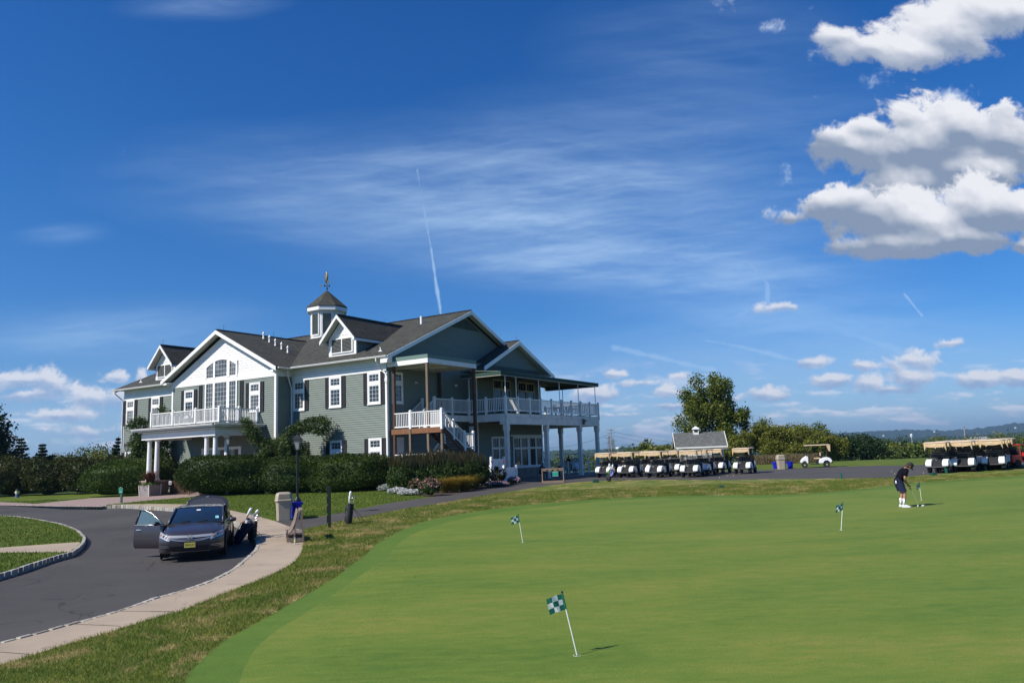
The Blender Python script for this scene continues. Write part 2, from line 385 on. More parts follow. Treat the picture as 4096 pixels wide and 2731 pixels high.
walk=[walkO[0]]+walkO[1:]+list(reversed(curbN[:curbN.index(min(curbN,key=lambda p:(p[0]-gnd(408,2026)[0])**2+(p[1]-gnd(408,2026)[1])**2))+1]))+[(-13.5,2)]
pavers=GG([(408,2026),(255,2025),(0,2020),(-400,2028)])+GG([(-400,2000),(0,2007),(143,2014),(191,2009),(366,1991),(596,1983)])+[tuple(AB(19.5,-6.3)[:2]),tuple(AB(19.5,-1.2)[:2]),tuple(AB(11,-1.2)[:2]),tuple(AB(11,-6)[:2])]+GG([(731,1990),(581,2002),(427,2018)])
pathU=GG([(1102,2084),(1161,2077),(1253,2070),(1314,2060),(1437,2034),(1569,2009),(1722,1988),(1822,1975),(1945,1952),(2067,1937)])
pathL=cat(GG([(1206,2118),(1289,2100),(1416,2072),(1493,2060),(1620,2034),(1722,2019),(1800,2006),(1904,1987),(2098,1956),(2210,1939),(2312,1927.5),(2465,1920),(2650,1918),(2900,1919),(3000,1917),(3368,1912),(3500,1911),(3577,1909),(3700,1899),(3769,1893),(3928,1881),(4096,1869),(4400,1846)]),1.)
lotF=GG([(4400,1832),(4000,1849),(3721,1857),(3609,1861),(3500,1862),(3357,1866),(3192,1872),(3140,1875),(3036,1879),(2850,1884),(2650,1889),(2450,1893)])
path=GG([(1166,2108)])+pathL+lotF+[tuple(AB(-2,25.5)[:2]),tuple(AB(-5.4,24.5)[:2]),tuple(AB(-5.4,6.5)[:2])]+list(reversed(pathU))
patio=[tuple(AB(-5.4,24.5)[:2]),tuple(AB(-2,25.5)[:2]),tuple(AB(6,25.5)[:2]),tuple(AB(6,1)[:2]),tuple(AB(-3,1)[:2]),tuple(AB(-6.5,5.6)[:2]),tuple(AB(-5.4,6.5)[:2])]
bed=GG([(1380,1950),(1564,1964),(1723,1987),(1822,1975),(1945,1952),(2067,1937)])+[tuple(AB(-6.5,5.6)[:2]),tuple(AB(-3,1)[:2]),tuple(AB(0,0)[:2]),tuple(AB(9,-.0)[:2]),tuple(AB(9,-4.2)[:2])]
fringe=cat(GG([(740,2731),(753,2690),(824,2623),(906,2557),(1034,2486),(1187,2399),(1330,2315),(1396,2266),(1467,2213),(1518,2167),(1620,2113),(1722,2077.5),(1802,2062),(1965,2036),(2159,2013),(2414,1995),(2618,1985),(2900,1980),(3100,1978),(3300,1968),(3450,1954.5),(3577,1938),(3721,1926),(3896,1913),(4096,1900),(4500,1868)]))
fringe=[(-5.8,3.5)]+fringe+[(48,30),(48,3)]
green=cat(GG([(957,2731),(978,2664),(1034,2578),(1110,2516),(1212,2455),(1365,2353),(1493,2266),(1549,2226),(1580,2185),(1646,2139),(1722,2108),(1828,2080),(1955,2054),(2159,2029),(2363,2008),(2567,1995),(2900,1989),(3100,1987),(3450,1963),(3721,1935),(4096,1909),(4500,1878)]))
green=[(-4.6,3.5)]+green+[(47,28),(47,3.2)]
rough=[(-8.2,3.5)]+[p for p in walkO[1:]][:walkO.index(gnd(1206,2118))]+pathL+[(70,40),(70,1),(-8.2,1)]
REG=[('island_walk',strip,'walk',0),('island',island,'lawn',0),('green',green,'green',0),('fringe',fringe,'fringe',0),('pavers',pavers,'pavers',0),('walk',walk,'walk',0),('road',road,'road',-.13),
 ('bed',bed,'bed',0),('patio',patio,'patio',0),('path',path,'path',0),('rough',rough,'rough',0)]
X0,X1,Y0,Y1=-75.,75.,1.,84.
pts=[];edges=[]
def addloop(l):
    k=len(pts);
    for p in l: pts.append(Vector((min(max(p[0],X0),X1),min(max(p[1],Y0),Y1))))
    for i in range(len(l)): edges.append((k+i,k+(i+1)%len(l)))
for r in REG: addloop(r[1])
for i in range(int(X1-X0)+1):
    for j in range(int(Y1-Y0)+1):
        x,y=X0+i,Y0+j
        if y>45 or x<-30 or x>30:
            if (i%2 or j%2) : continue
        pts.append(Vector((x,y)))
res=geometry.delaunay_2d_cdt(pts,edges,[],0,1e-4)
cv,cf=res[0],res[2]
regt={}
for f in cf:
    c=((cv[f[0]][0]+cv[f[1]][0]+cv[f[2]][0])/3,(cv[f[0]][1]+cv[f[1]][1]+cv[f[2]][1])/3);k='lawn';dz=0
    for r in REG:
        if pip(c[0],c[1],r[1]): k=r[2];dz=r[3];break
    regt.setdefault(k,[[],dz])[0].append(f)
def roadz(x): return -.16*sm(-33,-27,x)-.004
# grass materials
def grassmat(name,cols,sc1=.5,sc2=6,fine=60,stretch=(1,1,1),spots=None,rough=.8,lum=0.,bmp=.5):
    m,n,b,o=nt_new(name);v=coord(n,'Object',stretch)
    f=mth(n,'ADD',mth(n,'MULTIPLY',noise(n,v,sc1,4,.6),.55),mth(n,'MULTIPLY',noise(n,v,sc2,5,.65),.45))
    k=len(cols);c=ramp(n,f,[(.34+.32*i/(k-1),q) for i,q in enumerate(cols)])
    fn=noise(n,coord(n),fine,3,.7);c=mix(n,.55,c,mix(n,1.,c,ramp(n,fn,[(.25,(.35,.35,.35)),(.75,(1.65,1.65,1.6))]),'MULTIPLY'))
    if spots:
        s1=noise(n,coord(n,'Object',(1,1,1)),spots[0],5,.65,.6);c=mix(n,mth(n,'MULTIPLY',sstepn(n,s1,spots[1],spots[1]+.12),spots[2]),c,spots[3])
    n.links.new(c,b.inputs['Base Color']);b.inputs['Roughness'].default_value=rough;b.inputs['Specular IOR Level'].default_value=.15
    if bmp:bump(n,b,fn,bmp,.02)
    MATS[name]=m;return m
def sstepn(n,x,a,b):
    m=n.nodes.new('ShaderNodeMapRange');m.interpolation_type='SMOOTHSTEP';m.inputs[1].default_value=a;m.inputs[2].default_value=b
    n.links.new(x,m.inputs[0]);return m.outputs[0]
def surf(name,base,var,fine,sc1=.35,rough=.85,bmp=.4,cracks=None,fscale=90):
    m,n,b,o=nt_new(name);v=coord(n)
    c=ramp(n,noise(n,v,sc1,5,.6),[(.3,tuple(q*(1-var) for q in base)),(.7,tuple(q*(1+var) for q in base))])
    fn=noise(n,v,fscale,3,.7);c=mix(n,1.,c,ramp(n,fn,[(.3,(1-fine,)*3),(.7,(1+fine,)*3)]),'MULTIPLY')
    if cracks:
        s=noise(n,v,cracks[0],3,.5,cracks[2] if len(cracks)>2 else 0.);l=mth(n,'ABSOLUTE',mth(n,'SUBTRACT',s,.5));c=mix(n,mth(n,'MULTIPLY',sstepn(n,l,.004,.001),cracks[1]),c,tuple(q*.35 for q in base))
    n.links.new(c,b.inputs['Base Color']);b.inputs['Roughness'].default_value=rough;b.inputs['Specular IOR Level'].default_value=.3
    bump(n,b,fn,bmp,.004);MATS[name]=m;return m
m_lawn=grassmat('lawn_grass',[(.045,.078,.007),(.075,.115,.010),(.11,.14,.016),(.17,.16,.035)],.45,5,40,(1,1,1),(1.1,.62,.6,(.19,.15,.06)))
m_rough=grassmat('rough_grass_mat',[(.05,.09,.012),(.09,.13,.018),(.15,.16,.03),(.25,.21,.07)],.5,4,55,(1,1,1),(.9,.52,.8,(.36,.27,.12)))
m_green=grassmat('putting_turf',[(.080,.138,.020),(.108,.164,.024),(.138,.180,.028),(.182,.192,.038)],.30,3.0,60,(.6,1.7,1),None,.75,bmp=.15)
m_fringe=grassmat('fringe_turf',[(.068,.124,.019),(.086,.148,.022),(.108,.164,.026)],.5,3,60,(1,1,1),None,bmp=.3)
m_road=surf('asphalt',(.062,.056,.052),.22,.30,.22,.85,.5,(.22,.7,1.2))
m_path=surf('path_asphalt',(.068,.061,.056),.15,.25,.25)
m_walk=surf('concrete',(.36,.285,.205),.14,.08,.6,.8,.2,(.3,.4,1.))
m_bed=surf('mulch',(.055,.035,.025),.3,.5,1.2,.95,.8,None,25)
def curbm():
    m,n,b,o=nt_new('granite_block');g=n.nodes.new('ShaderNodeNewGeometry');v=coord(n)
    c=ramp(n,g.outputs['Random Per Island'],[(0,(.20,.18,.15)),(.35,(.34,.31,.25)),(.7,(.42,.39,.33)),(1,(.27,.26,.25))]);c=mix(n,1.,c,ramp(n,noise(n,v,14,5,.7),[(.3,(.6,.6,.6)),(.7,(1.3,1.3,1.3))]),'MULTIPLY')
    n.links.new(c,b.inputs[0]);b.inputs['Roughness'].default_value=.85;return m
m_curb=curbm()
def brickm(name,c1,c2,mo,scale,bw=.5,rh=.25,bmp=.3,mort=.015,kind='Object',rough=.85):
    m,n,b,o=nt_new(name);v=coord(n,kind);t=n.nodes.new('ShaderNodeTexBrick');n.links.new(v,t.inputs[0])
    t.inputs['Scale'].default_value=scale;t.inputs['Color1'].default_value=(*c1,1);t.inputs['Color2'].default_value=(*c2,1);t.inputs['Mortar'].default_value=(*mo,1)
    t.inputs['Brick Width'].default_value=bw;t.inputs['Row Height'].default_value=rh;t.inputs['Mortar Size'].default_value=mort
    f=noise(n,v,scale*1.5,4);c=mix(n,1.,t.outputs[0],ramp(n,f,[(.3,(.75,.75,.75)),(.7,(1.2,1.2,1.2))]),'MULTIPLY')
    n.links.new(c,b.inputs[0]);b.inputs['Roughness'].default_value=rough;MATS[name]=m;return m
m_pav=brickm('paver_bricks',(.34,.235,.20),(.28,.20,.175),(.2,.16,.14),4.5)
m_patio=brickm('patio_pavers',(.30,.20,.16),(.25,.17,.14),(.16,.13,.11),4.5)
names=dict(lawn=('lawn',m_lawn),rough=('rough_grass',m_rough),green=('putting_green',m_green),fringe=('green_fringe',m_fringe),road=('driveway',m_road),path=('cart_path',m_path),
  walk=('sidewalk',m_walk),pavers=('brick_paving',m_pav),patio=('patio',m_patio),bed=('planting_bed',m_bed))
for k,(fs,dz) in regt.items():
    ids=sorted({i for f in fs for i in f});mp_={i:j for j,i in enumerate(ids)}
    V=np.array([(cv[i][0],cv[i][1],h(cv[i][0],cv[i][1])+(roadz(cv[i][0]) if k=='road' else 0)) for i in ids])
    Fq=np.array([[mp_[i] for i in f] for f in fs])
    npmesh(names[k][0],V,Fq,names[k][1],smooth=True,kind='structure')
# skirt below everything and the far country
NX,NY=90,110
xs=np.concatenate([-np.geomspace(6000,76,34),np.linspace(-74,74,22),np.geomspace(76,6000,34)]);ys=np.concatenate([[-60,-20,0],np.linspace(4,84,17),np.geomspace(86,9000,60)])
def hfar(x,y):
    if y<84 and abs(x)<75: return h(x,y)-.35-.0*y
    z=h(x,y)-.02 if y<84 else h(x,y)
    z-=18*sm(300,900,y)
    return z
V=np.array([(x,y,hfar(x,y)) for x in xs for y in ys]);Fq=[]
ny=len(ys)
for i in range(len(xs)-1):
    for j in range(ny-1): a=i*ny+j;Fq.append((a,a+ny,a+ny+1,a+1))
npmesh('ground',V,np.array(Fq),grassmat('field_grass',[(.035,.07,.015),(.06,.10,.02),(.10,.12,.03)],.02,.2,4,bmp=0),smooth=True,kind='structure')
# curbs of granite setts
def curb(name,line,side,wd=.11,top=.012,bot=-.2,L=.30,gap=.045,filt=None):
    """line: list of xy; blocks laid on the given side (+1 left of travel)"""
    mb=MB();acc=[];d=0
    for i in range(len(line)-1):
        p,q=Vector(line[i]),Vector(line[i+1]);s=(q-p).length
        if s<1e-6: continue
        acc.append((d,p,q,s));d+=s
    def at(t):
        for a,p,q,s in acc:
            if a<=t<=a+s: return p.lerp(q,(t-a)/s)
        return acc[-1][2]
    t=0
    while t+L<d:
        l=L*random.uniform(.8,1.2);p=at(t);q=at(min(d,t+l-gap))
        if filt and not filt(p): t+=l;continue
        nrm=Vector((-(q-p).y,(q-p).x)).normalized()*side*wd*random.uniform(.92,1.08)
        j=random.uniform(-.006,.01);pr=[p,q,q+nrm,p+nrm]
        zt=[h(v_.x,v_.y)+top+j for v_ in pr];zb=[h(v_.x,v_.y)+bot for v_ in pr]
        c=(p+q)/2+nrm/2;e=.018
        ring=[(v_+(c-v_).normalized()*e) for v_ in pr]
        mb.add([(v_.x,v_.y,z) for v_,z in zip(pr,zb)]+[(v_.x,v_.y,z-e) for v_,z in zip(pr,zt)]+[(v_.x,v_.y,z) for v_,z in zip(ring,zt)],
          [(0,1,5,4),(1,2,6,5),(2,3,7,6),(3,0,4,7),(4,5,9,8),(5,6,10,9),(6,7,11,10),(7,4,8,11),(8,9,10,11)])
        t+=l
    return mb.build(name,m_curb,kind='structure')
kw=dict(top=.012)
curb('kerb',curbN,-1,filt=lambda p:p.x>-32.5)
curb('kerb',[p for p in island],1)

jm=MB()
for a,b in (((1028,2258.7),(1174,2257.7)),((906,2336),(1013,2332.7)),((600,2445),(697,2446)),((1039,2163),(1156,2160)),((0,2606.5),(132,2616.5)),((463,2443),(700,2444.6)),((300,2495),(480,2503)),((960,2093),(1050,2090)),((800,2040),(870,2032)),((560,2024),(575,2014))):
    p,q=G(a[0],a[1],.0045),G(b[0],b[1],.0045);d=(q-p).normalized();n_=Vector((-d.y,d.x,0))*.009
    jm.add([tuple(p-n_),tuple(q-n_),tuple(q+n_),tuple(p+n_)],[(0,1,2,3)])
jm.build('sidewalk_joints',surf('joint_dirt',(.10,.08,.06),.2,.2),kind='structure',norm=False)
# ---------- clubhouse; local frame: x=-a (a runs left along the sunny front), y=b (runs right along the shaded end) ----------
HR=math.atan2(-.52674,.85003)   # x axis = -U
club=empty('clubhouse',(KX,54.0,0),HR,'large grey-green two-storey clubhouse with white trim, gabled roofs and a cupola','building')
T=lambda a,b,z:(-a,b,z)
def B_(): return MB(T)
m_white=M('white_trim',(.80,.785,.755),.45,.05,1.5)
m_rail=M('white_vinyl',(.82,.80,.765),.4,.04,2)
m_shut=M('shutter_paint',(.030,.028,.030),.5,.1,2)
def glassm():
    m,n,b,o=nt_new('window_glass');oi=n.nodes.new('ShaderNodeObjectInfo');v=coord(n,'Object',(1,1,.7))
    f=mth(n,'ADD',mth(n,'MULTIPLY',oi.outputs['Random'],.5),mth(n,'MULTIPLY',noise(n,v,1.4,3,.6),.6))
    c=ramp(n,f,[(.3,(.012,.02,.024)),(.55,(.02,.03,.034)),(.72,(.085,.085,.075)),(.8,(.16,.155,.14))]);n.links.new(c,b.inputs[0]);b.inputs['Roughness'].default_value=.05;b.inputs['Specular IOR Level'].default_value=.8
    bump(n,b,noise(n,v,2.5,2),.04,.02);return m
m_glass=glassm()
m_green=M('green_metal',(.018,.050,.040),.45,.1,2)
m_dwood=M('dark_wood',(.075,.035,.020),.7,.3,5,.3)
m_gwood=M('weathered_wood',(.17,.125,.085),.8,.25,6,.3)
m_rwood=M('stained_wood',(.20,.085,.035),.7,.3,4,.3)
m_dark=M('opening_shade',(.01,.01,.01),.8,.1)  # flat black that paints in the shade of openings
m_stone=brickm('stone_veneer',(.30,.25,.21),(.22,.18,.15),(.17,.15,.13),1.6)
m_brick=brickm('pier_brick',(.22,.15,.11),(.17,.115,.085),(.13,.10,.08),2.2)
m_soff=M('soffit',(.48,.48,.42),.7,.05,2)
def sidm():
    m,n,b,o=nt_new('siding');v=coord(n)
    f=noise(n,coord(n,'Object',(.25,.25,3)),2,4);g=noise(n,v,12,3)
    c=ramp(n,f,[(.3,(.158,.188,.164)),(.7,(.195,.226,.196))]);c=mix(n,.35,c,ramp(n,g,[(.3,(.155,.182,.160)),(.7,(.203,.234,.204))]))
    n.links.new(c,b.inputs[0]);b.inputs['Roughness'].default_value=.6;b.inputs['Specular IOR Level'].default_value=.3;return m
m_sid=sidm()
def shinglem():
    m,n,b,o=nt_new('roof_shingles');t0=coord(n)
    # courses follow height, tabs follow the run
    sp=n.nodes.new('ShaderNodeSeparateXYZ');n.links.new(t0,sp.inputs[0])
    cb=n.nodes.new('ShaderNodeCombineXYZ');n.links.new(mth(n,'ADD',sp.outputs[0],sp.outputs[1]),cb.inputs[0]);n.links.new(mth(n,'MULTIPLY',sp.outputs[2],2.3),cb.inputs[1])
    t=n.nodes.new('ShaderNodeTexBrick');n.links.new(cb.outputs[0],t.inputs[0]);t.inputs['Scale'].default_value=1.;t.inputs['Brick Width'].default_value=.32;t.inputs['Row Height'].default_value=.2;t.inputs['Mortar Size'].default_value=.03
    t.inputs['Color1'].default_value=(.034,.034,.027,1);t.inputs['Color2'].default_value=(.075,.074,.060,1);t.inputs['Mortar'].default_value=(.010,.010,.008,1)
    f=noise(n,t0,22,4,.7);g=noise(n,t0,1.6,6,.7)
    c=mix(n,1.,t.outputs[0],ramp(n,f,[(.3,(.5,.5,.5)),(.7,(1.6,1.58,1.45))]),'MULTIPLY');c=mix(n,1.,c,ramp(n,g,[(.32,(.6,.6,.6)),(.68,(1.4,1.4,1.36))]),'MULTIPLY')
    n.links.new(c,b.inputs[0]);b.inputs['Roughness'].default_value=.9;bump(n,b,f,.5,.02);return m
m_roof=shinglem()
def clipz(poly,z0,z1):
    def half(p,zc,up):
        o=[]
        for i in range(len(p)):
            a,b=p[i],p[(i+1)%len(p)];ia=(a[1]>=zc) if up else (a[1]<=zc);ib=(b[1]>=zc) if up else (b[1]<=zc)
            if ia:o.append(a)
            if ia!=ib and abs(b[1]-a[1])>1e-9:
                t=(zc-a[1])/(b[1]-a[1]);o.append((a[0]+(b[0]-a[0])*t,zc))
        return o
    p=half(poly,z0,True)
    return half(p,z1,False) if len(p)>2 else []
def clapboard(mb,poly,plane,sgn,axis,course=.157,lap=.04,mi=0):
    """lapped boards filling the convex polygon (s,z) on plane; lap sticks out by sgn"""
    zs=[p[1] for p in poly];z=math.floor(min(zs)/course)*course
    while z<max(zs):
        q=clipz(poly,z,z+course)
        if len(q)>2:
            zb=min(p[1] for p in q);vs=[];n=len(q)
            P3=lambda s_,zz,o:((s_,plane+sgn*o,zz) if axis=='a' else (plane+sgn*o,s_,zz))
            f=[P3(s_,zz,lap*(1-(zz-z)/course)) for s_,zz in q];bk=[P3(s_,zz,-.05) for s_,zz in q]
            mb.add(f+bk,[tuple(range(n)),tuple(range(2*n-1,n-1,-1))]+[(i,(i+1)%n,n+(i+1)%n,n+i) for i in range(n)],mi)
        z+=course
EZ=9.0;SL=.4355;RID=9.64;ZR=13.49;W=19.28;LEN=31.1
zroof=lambda b:EZ+SL*(b+.67) if b<RID else EZ+SL*(2*RID+.67-b)
# main walls
w_=B_();clapboard(w_,[(0,-.3),(LEN,-.3),(LEN,EZ+.1),(0,EZ+.1)],0,-1,'a')
clapboard(w_,[(0,-.3),(W,-.3),(W,EZ+.05),(RID,ZR-.35),(0,EZ+.05)],0,-1,'b')
w_.box(0.06,LEN-.06,.06,W-.06,-.3,EZ-.3)
w_.prism([(.06,EZ-.3),(W-.06,EZ-.3),(RID,ZR-.5)],.06,LEN-.06,'x')
w_.prism([(.0,-.3),(W,-.3),(W,EZ),(RID,ZR-.35),(0,EZ)],LEN-.06,LEN,'x')
# recessed entrance block right of the stairs (the end wall steps forward)
clapboard(w_,[(9.4,-.3),(19.5,-.3),(19.5,9.3),(9.4,9.3)],-1.0,-1,'b')
clapboard(w_,[(9.6,8.0),(20.9,8.0),(20.9,9.0),(15.25,11.35),(9.6,9.0)],-1.0,-1,'b')
w_.box(-.95,0.05,9.4,19.5,-.3,9.1);w_.prism([(9.6,9.0),(20.9,9.0),(15.25,11.3)],-.95,.1,'x')
w_.build('siding_wall',m_sid,club)
# bay
BF=-1.52;b_=B_()
clapboard(b_,[(9.45,-.3),(21.85,-.3),(21.85,8.5),(9.45,8.5)],BF,-1,'a')
clapboard(b_,[(BF,-.3),(0,-.3),(0,8.95),(BF,8.95)],9.45,-1,'b')
b_.box(9.51,21.8,BF+.06,.1,-.3,9.0)
b_.build('siding_bay',m_sid,club)
# scalloped gable
def scallops(mb,poly,plane,row=.2,wd=.17,axis='a'):
    zs=[p[1] for p in poly];z=min(zs);k=0
    ins=lambda s_,zz:pip(s_,zz,poly)
    while z<max(zs):
        s_=min(p[0] for p in poly)+(k%2)*wd/2
        while s_<max(p[0] for p in poly):
            if ins(s_,z+row*.1) and ins(s_-wd*.4,z+row*1.1) and ins(s_+wd*.4,z+row*1.1):
                q=[(s_-wd*.47,z+row*1.25,.004),(s_-wd*.47,z+row*.42,.022),(s_-wd*.30,z+row*.14,.028),(s_,z+.0,.03),(s_+wd*.30,z+row*.14,.028),(s_+wd*.47,z+row*.42,.022),(s_+wd*.47,z+row*1.25,.004)]
                f=[(u_,plane-o,zz) for u_,zz,o in q];bk=[(u_,plane+.01,zz) for u_,zz,o in q];n=7
                mb.add(f+bk,[tuple(range(n))]+[(i,(i+1)%n,n+(i+1)%n,n+i) for i in range(n)])
            s_+=wd
        z+=row;k+=1
g_=B_();g_.prism([(9.45,8.9),(21.85,8.9),(15.65,12.05)],BF+.0,.5,'y')
scallops(g_,[(9.7,8.9),(21.6,8.9),(15.65,11.95)],BF-.003)
g_.build('scalloped_gable',m_white,club)
# white friezes, corner boards
def trim(nm,*q):
    t=B_();t.box(*q);t.build(nm,m_white,club)
for q in((0,9.45,-.05,.0,8.10,8.44),(21.85,LEN,-.05,.0,8.10,8.46),(0,9.45,-.035,.0,8.44,9.0),(21.85,LEN,-.035,.0,8.46,9.0),(9.40,21.9,BF-.06,BF,8.44,8.92),(9.38,9.45,BF-.055,-.05,8.44,8.95)): trim('frieze_board',*q)
for q in((-.05,.14,-.055,0,-.3,8.10),(LEN-.14,LEN+.05,-.055,0,-.3,8.10),(-.055,0,.001,.12,-.3,8.10),(9.45,9.6,BF-.055,BF,-.3,8.44),(9.395,9.449,BF-.053,BF+.14,-.3,8.44),(21.7,21.9,BF-.055,BF,-.3,8.44),(9.28,9.39,-.056,0,-.3,8.10),(-1.05,-1.0,9.38,9.5,-.3,8.1),(-1.053,-1,19.4,19.55,-.3,8.1)): trim('corner_board',*q)
trim('frieze_board',-1.04,-1,9.7,20.8,8.5,8.62)
# roofs
def slab(mb,q,th=.12,mi=0):
    """sloped quad q (4 pts), thickened downwards"""
    n=len(q);mb.add([p for p in q]+[(p[0],p[1],p[2]-th) for p in q],[tuple(range(n)),tuple(range(2*n-1,n-1,-1))]+[(i,(i+1)%n,n+(i+1)%n,n+i) for i in range(n)],mi)
r_=B_()
for y0,z0 in((-.67,EZ),(2*RID+.67,EZ)):
    slab(r_,[(-.6,y0,z0+.12),(LEN+.6,y0,z0+.12),(LEN+.6,RID,ZR+.12),(-.6,RID,ZR+.12)])
BR=12.45;BS=(BR-9.0)/6.85
yb=lambda z:(z-9.0)/SL-.67
slab(r_,[(8.75,BF-.62,9.08),(15.65,BF-.62,BR+.12),(15.65,yb(BR+.1),BR+.12),(8.75,-.6,9.08)])
slab(r_,[(22.55,BF-.62,9.08),(15.65,BF-.62,BR+.12),(15.65,yb(BR+.1),BR+.12),(22.55,-.6,9.08)])
SGR=11.62
slab(r_,[(-1.6,9.75,9.02),(-1.6,15.25,SGR),(2.6,15.25,SGR),(2.6,9.75,9.02)])
slab(r_,[(-1.6,21.2,9.02),(-1.6,15.25,SGR),(2.6,15.25,SGR),(2.6,21.2,9.02)])
r_.build('roof',m_roof,club)
# dark ridge and seam caps
rc=B_()
rc.bar((-.6,RID,ZR+.13),(LEN+.6,RID,ZR+.13),.28,.05);rc.bar((15.65,BF-.62,BR+.13),(15.65,yb(BR),BR+.13),.24,.05);rc.bar((-1.6,15.25,SGR+.01),(1,15.25,SGR+.01),.24,.05)
rc.build('ridge_cap',M('ridge',(.018,.017,.016),.9,.2),club)
# barge boards and soffits
f_=B_()
def rake(mb,p0,p1,dep=.30,th=.06,ax='b'):
    """board from p0 (low) to p1 (high), hanging below the roof edge"""
    p0,p1=Vector(p0),Vector(p1)
    o=Vector((-th,0,0)) if ax=='b' else Vector((0,-th,0))
    q=[p0,p1,p1-Vector((0,0,dep)),p0-Vector((0,0,dep))]
    mb.add([tuple(v_) for v_ in q]+[tuple(v_+o) for v_ in q],[(0,1,2,3),(7,6,5,4),(0,1,5,4),(1,2,6,5),(2,3,7,6),(3,0,4,7)])
for y0 in(-.67,2*RID+.67): f_=B_();rake(f_,(-.6,y0,EZ+.07),(-.6,RID,ZR+.07));f_.build('barge_board',m_white,club)
for y0 in(9.75,21.2): f_=B_();rake(f_,(-1.6,y0,8.97),(-1.6,15.25,SGR-.05),.34);f_.build('barge_board',m_white,club)
for a0 in(8.75,22.55): f_=B_();rake(f_,(a0,BF-.62,9.03),(15.65,BF-.62,BR+.07),.30,.06,'a');f_.build('barge_board',m_white,club)
f_=B_();rake(f_,(LEN+.66,-.67,EZ+.07),(LEN+.66,RID,ZR+.07));f_.build('barge_board',m_white,club)
for q in((-.6,-.0,-.67,-.1,EZ-.42,EZ-.02),(9.1,9.45,BF-.6,BF,8.70,8.86),(21.85,22.3,BF-.6,BF,8.70,8.86)): trim('eave_return',*q)
s_=B_()
s_.box(0,LEN,-.6,-.04,EZ-.05,EZ-.02)
slab(s_,[(-.58,-.6,EZ-.02),(-.0,-.6,EZ-.02),(0,RID,ZR-.03),(-.58,RID,ZR-.03)],.03)
slab(s_,[(-.58,2*RID+.6,EZ-.02),(0,2*RID+.6,EZ-.02),(0,RID,ZR-.03),(-.58,RID,ZR-.03)],.03)
slab(s_,[(9.0,BF-.6,9.04),(9.0,BF,9.04),(15.65,BF,BR-.05),(15.65,BF-.6,BR-.05)],.03);slab(s_,[(22.3,BF-.6,9.04),(22.3,BF,9.04),(15.65,BF,BR-.05),(15.65,BF-.6,BR-.05)],.03)
slab(s_,[(-1.58,9.9,8.93),(-1.0,9.9,8.93),(-1.0,15.25,SGR-.15),(-1.58,15.25,SGR-.15)],.03);slab(s_,[(-1.58,21.1,8.93),(-1.0,21.1,8.93),(-1.0,15.25,SGR-.15),(-1.58,15.25,SGR-.15)],.03)
s_.box(-1.55,0,19.5,20.9,8.9,8.93)
s_.build('soffit',m_soff,club)
# gable end vents on the big shaded gable
v_=B_()
for y0,y1 in((7.6,9.55),(9.73,11.68)):
    for k in range(9):
        z=12.15+k*.085
        lo_=max(y0,RID-(ZR-.5-z)/SL);hi_=min(y1,RID+(ZR-.5-z)/SL)
        if hi_-lo_>.1: v_.bar((-.06,lo_,z),(-.06,hi_,z),.06,.05)
v_.box(-.05,0,9.55,9.73,12.1,ZR-.5);v_.build('gable_louver',M('louver_green',(.05,.075,.06),.7,.1),club)
# gutters and downspouts
def gutter(pts,par=club):
    g=B_()
    for p,q in zip(pts[:-1],pts[1:]):
        p,q=Vector(p),Vector(q);d=(q-p).normalized();o=Vector((0,-1,0)) if abs(d.x)>.5 else Vector((-1,0,0))
        prof=[(0,0),(.13,0),(.15,-.02),(.13,-.05),(.10,-.11),(0,-.13)]
        mk=lambda c:[tuple(c+o*u_+Vector((0,0,z_))) for u_,z_ in prof]
        g.loft([mk(p),mk(q)])
    return g.build('gutter',m_white,par)
gutter([(-.6,-.67,EZ+.08),(9.0,-.67,EZ+.08)]);gutter([(22.4,-.67,EZ+.08),(LEN+.6,-.67,EZ+.08)]);gutter([(8.75,BF-.5,EZ+.02),(8.75,-.67,EZ+.02)])
def spout(pts):
    d=B_();d.tube(pts,.055,8);return d.build('downspout',m_white,club)
spout([(.35,-.72,EZ-.02),(.35,-.72,8.75),(.30,-.16,8.15),(.02,-.14,7.9),(-.09,-.12,7.7),(-.09,-.12,.1)])
d=B_();d.lathe([(.06,7.15),(.14,7.3),(.17,7.5),(.17,7.55)],(-.09,-.12,0),4,off=.5);d.build('downspout_head',m_white,club)
spout([(9.1,-.75,EZ-.02),(9.1,-.75,8.6),(9.33,-.3,7.9),(9.33,-.14,7.6),(9.33,-.14,.1)])
spout([(LEN+.35,-.72,EZ-.02),(LEN+.35,-.72,8.75),(LEN+.1,-.2,8.2),(LEN+.02,-.12,7.9),(LEN+.02,-.12,.1)])
spout([(21.98,-.14,4.2),(21.98,-.14,.1)])
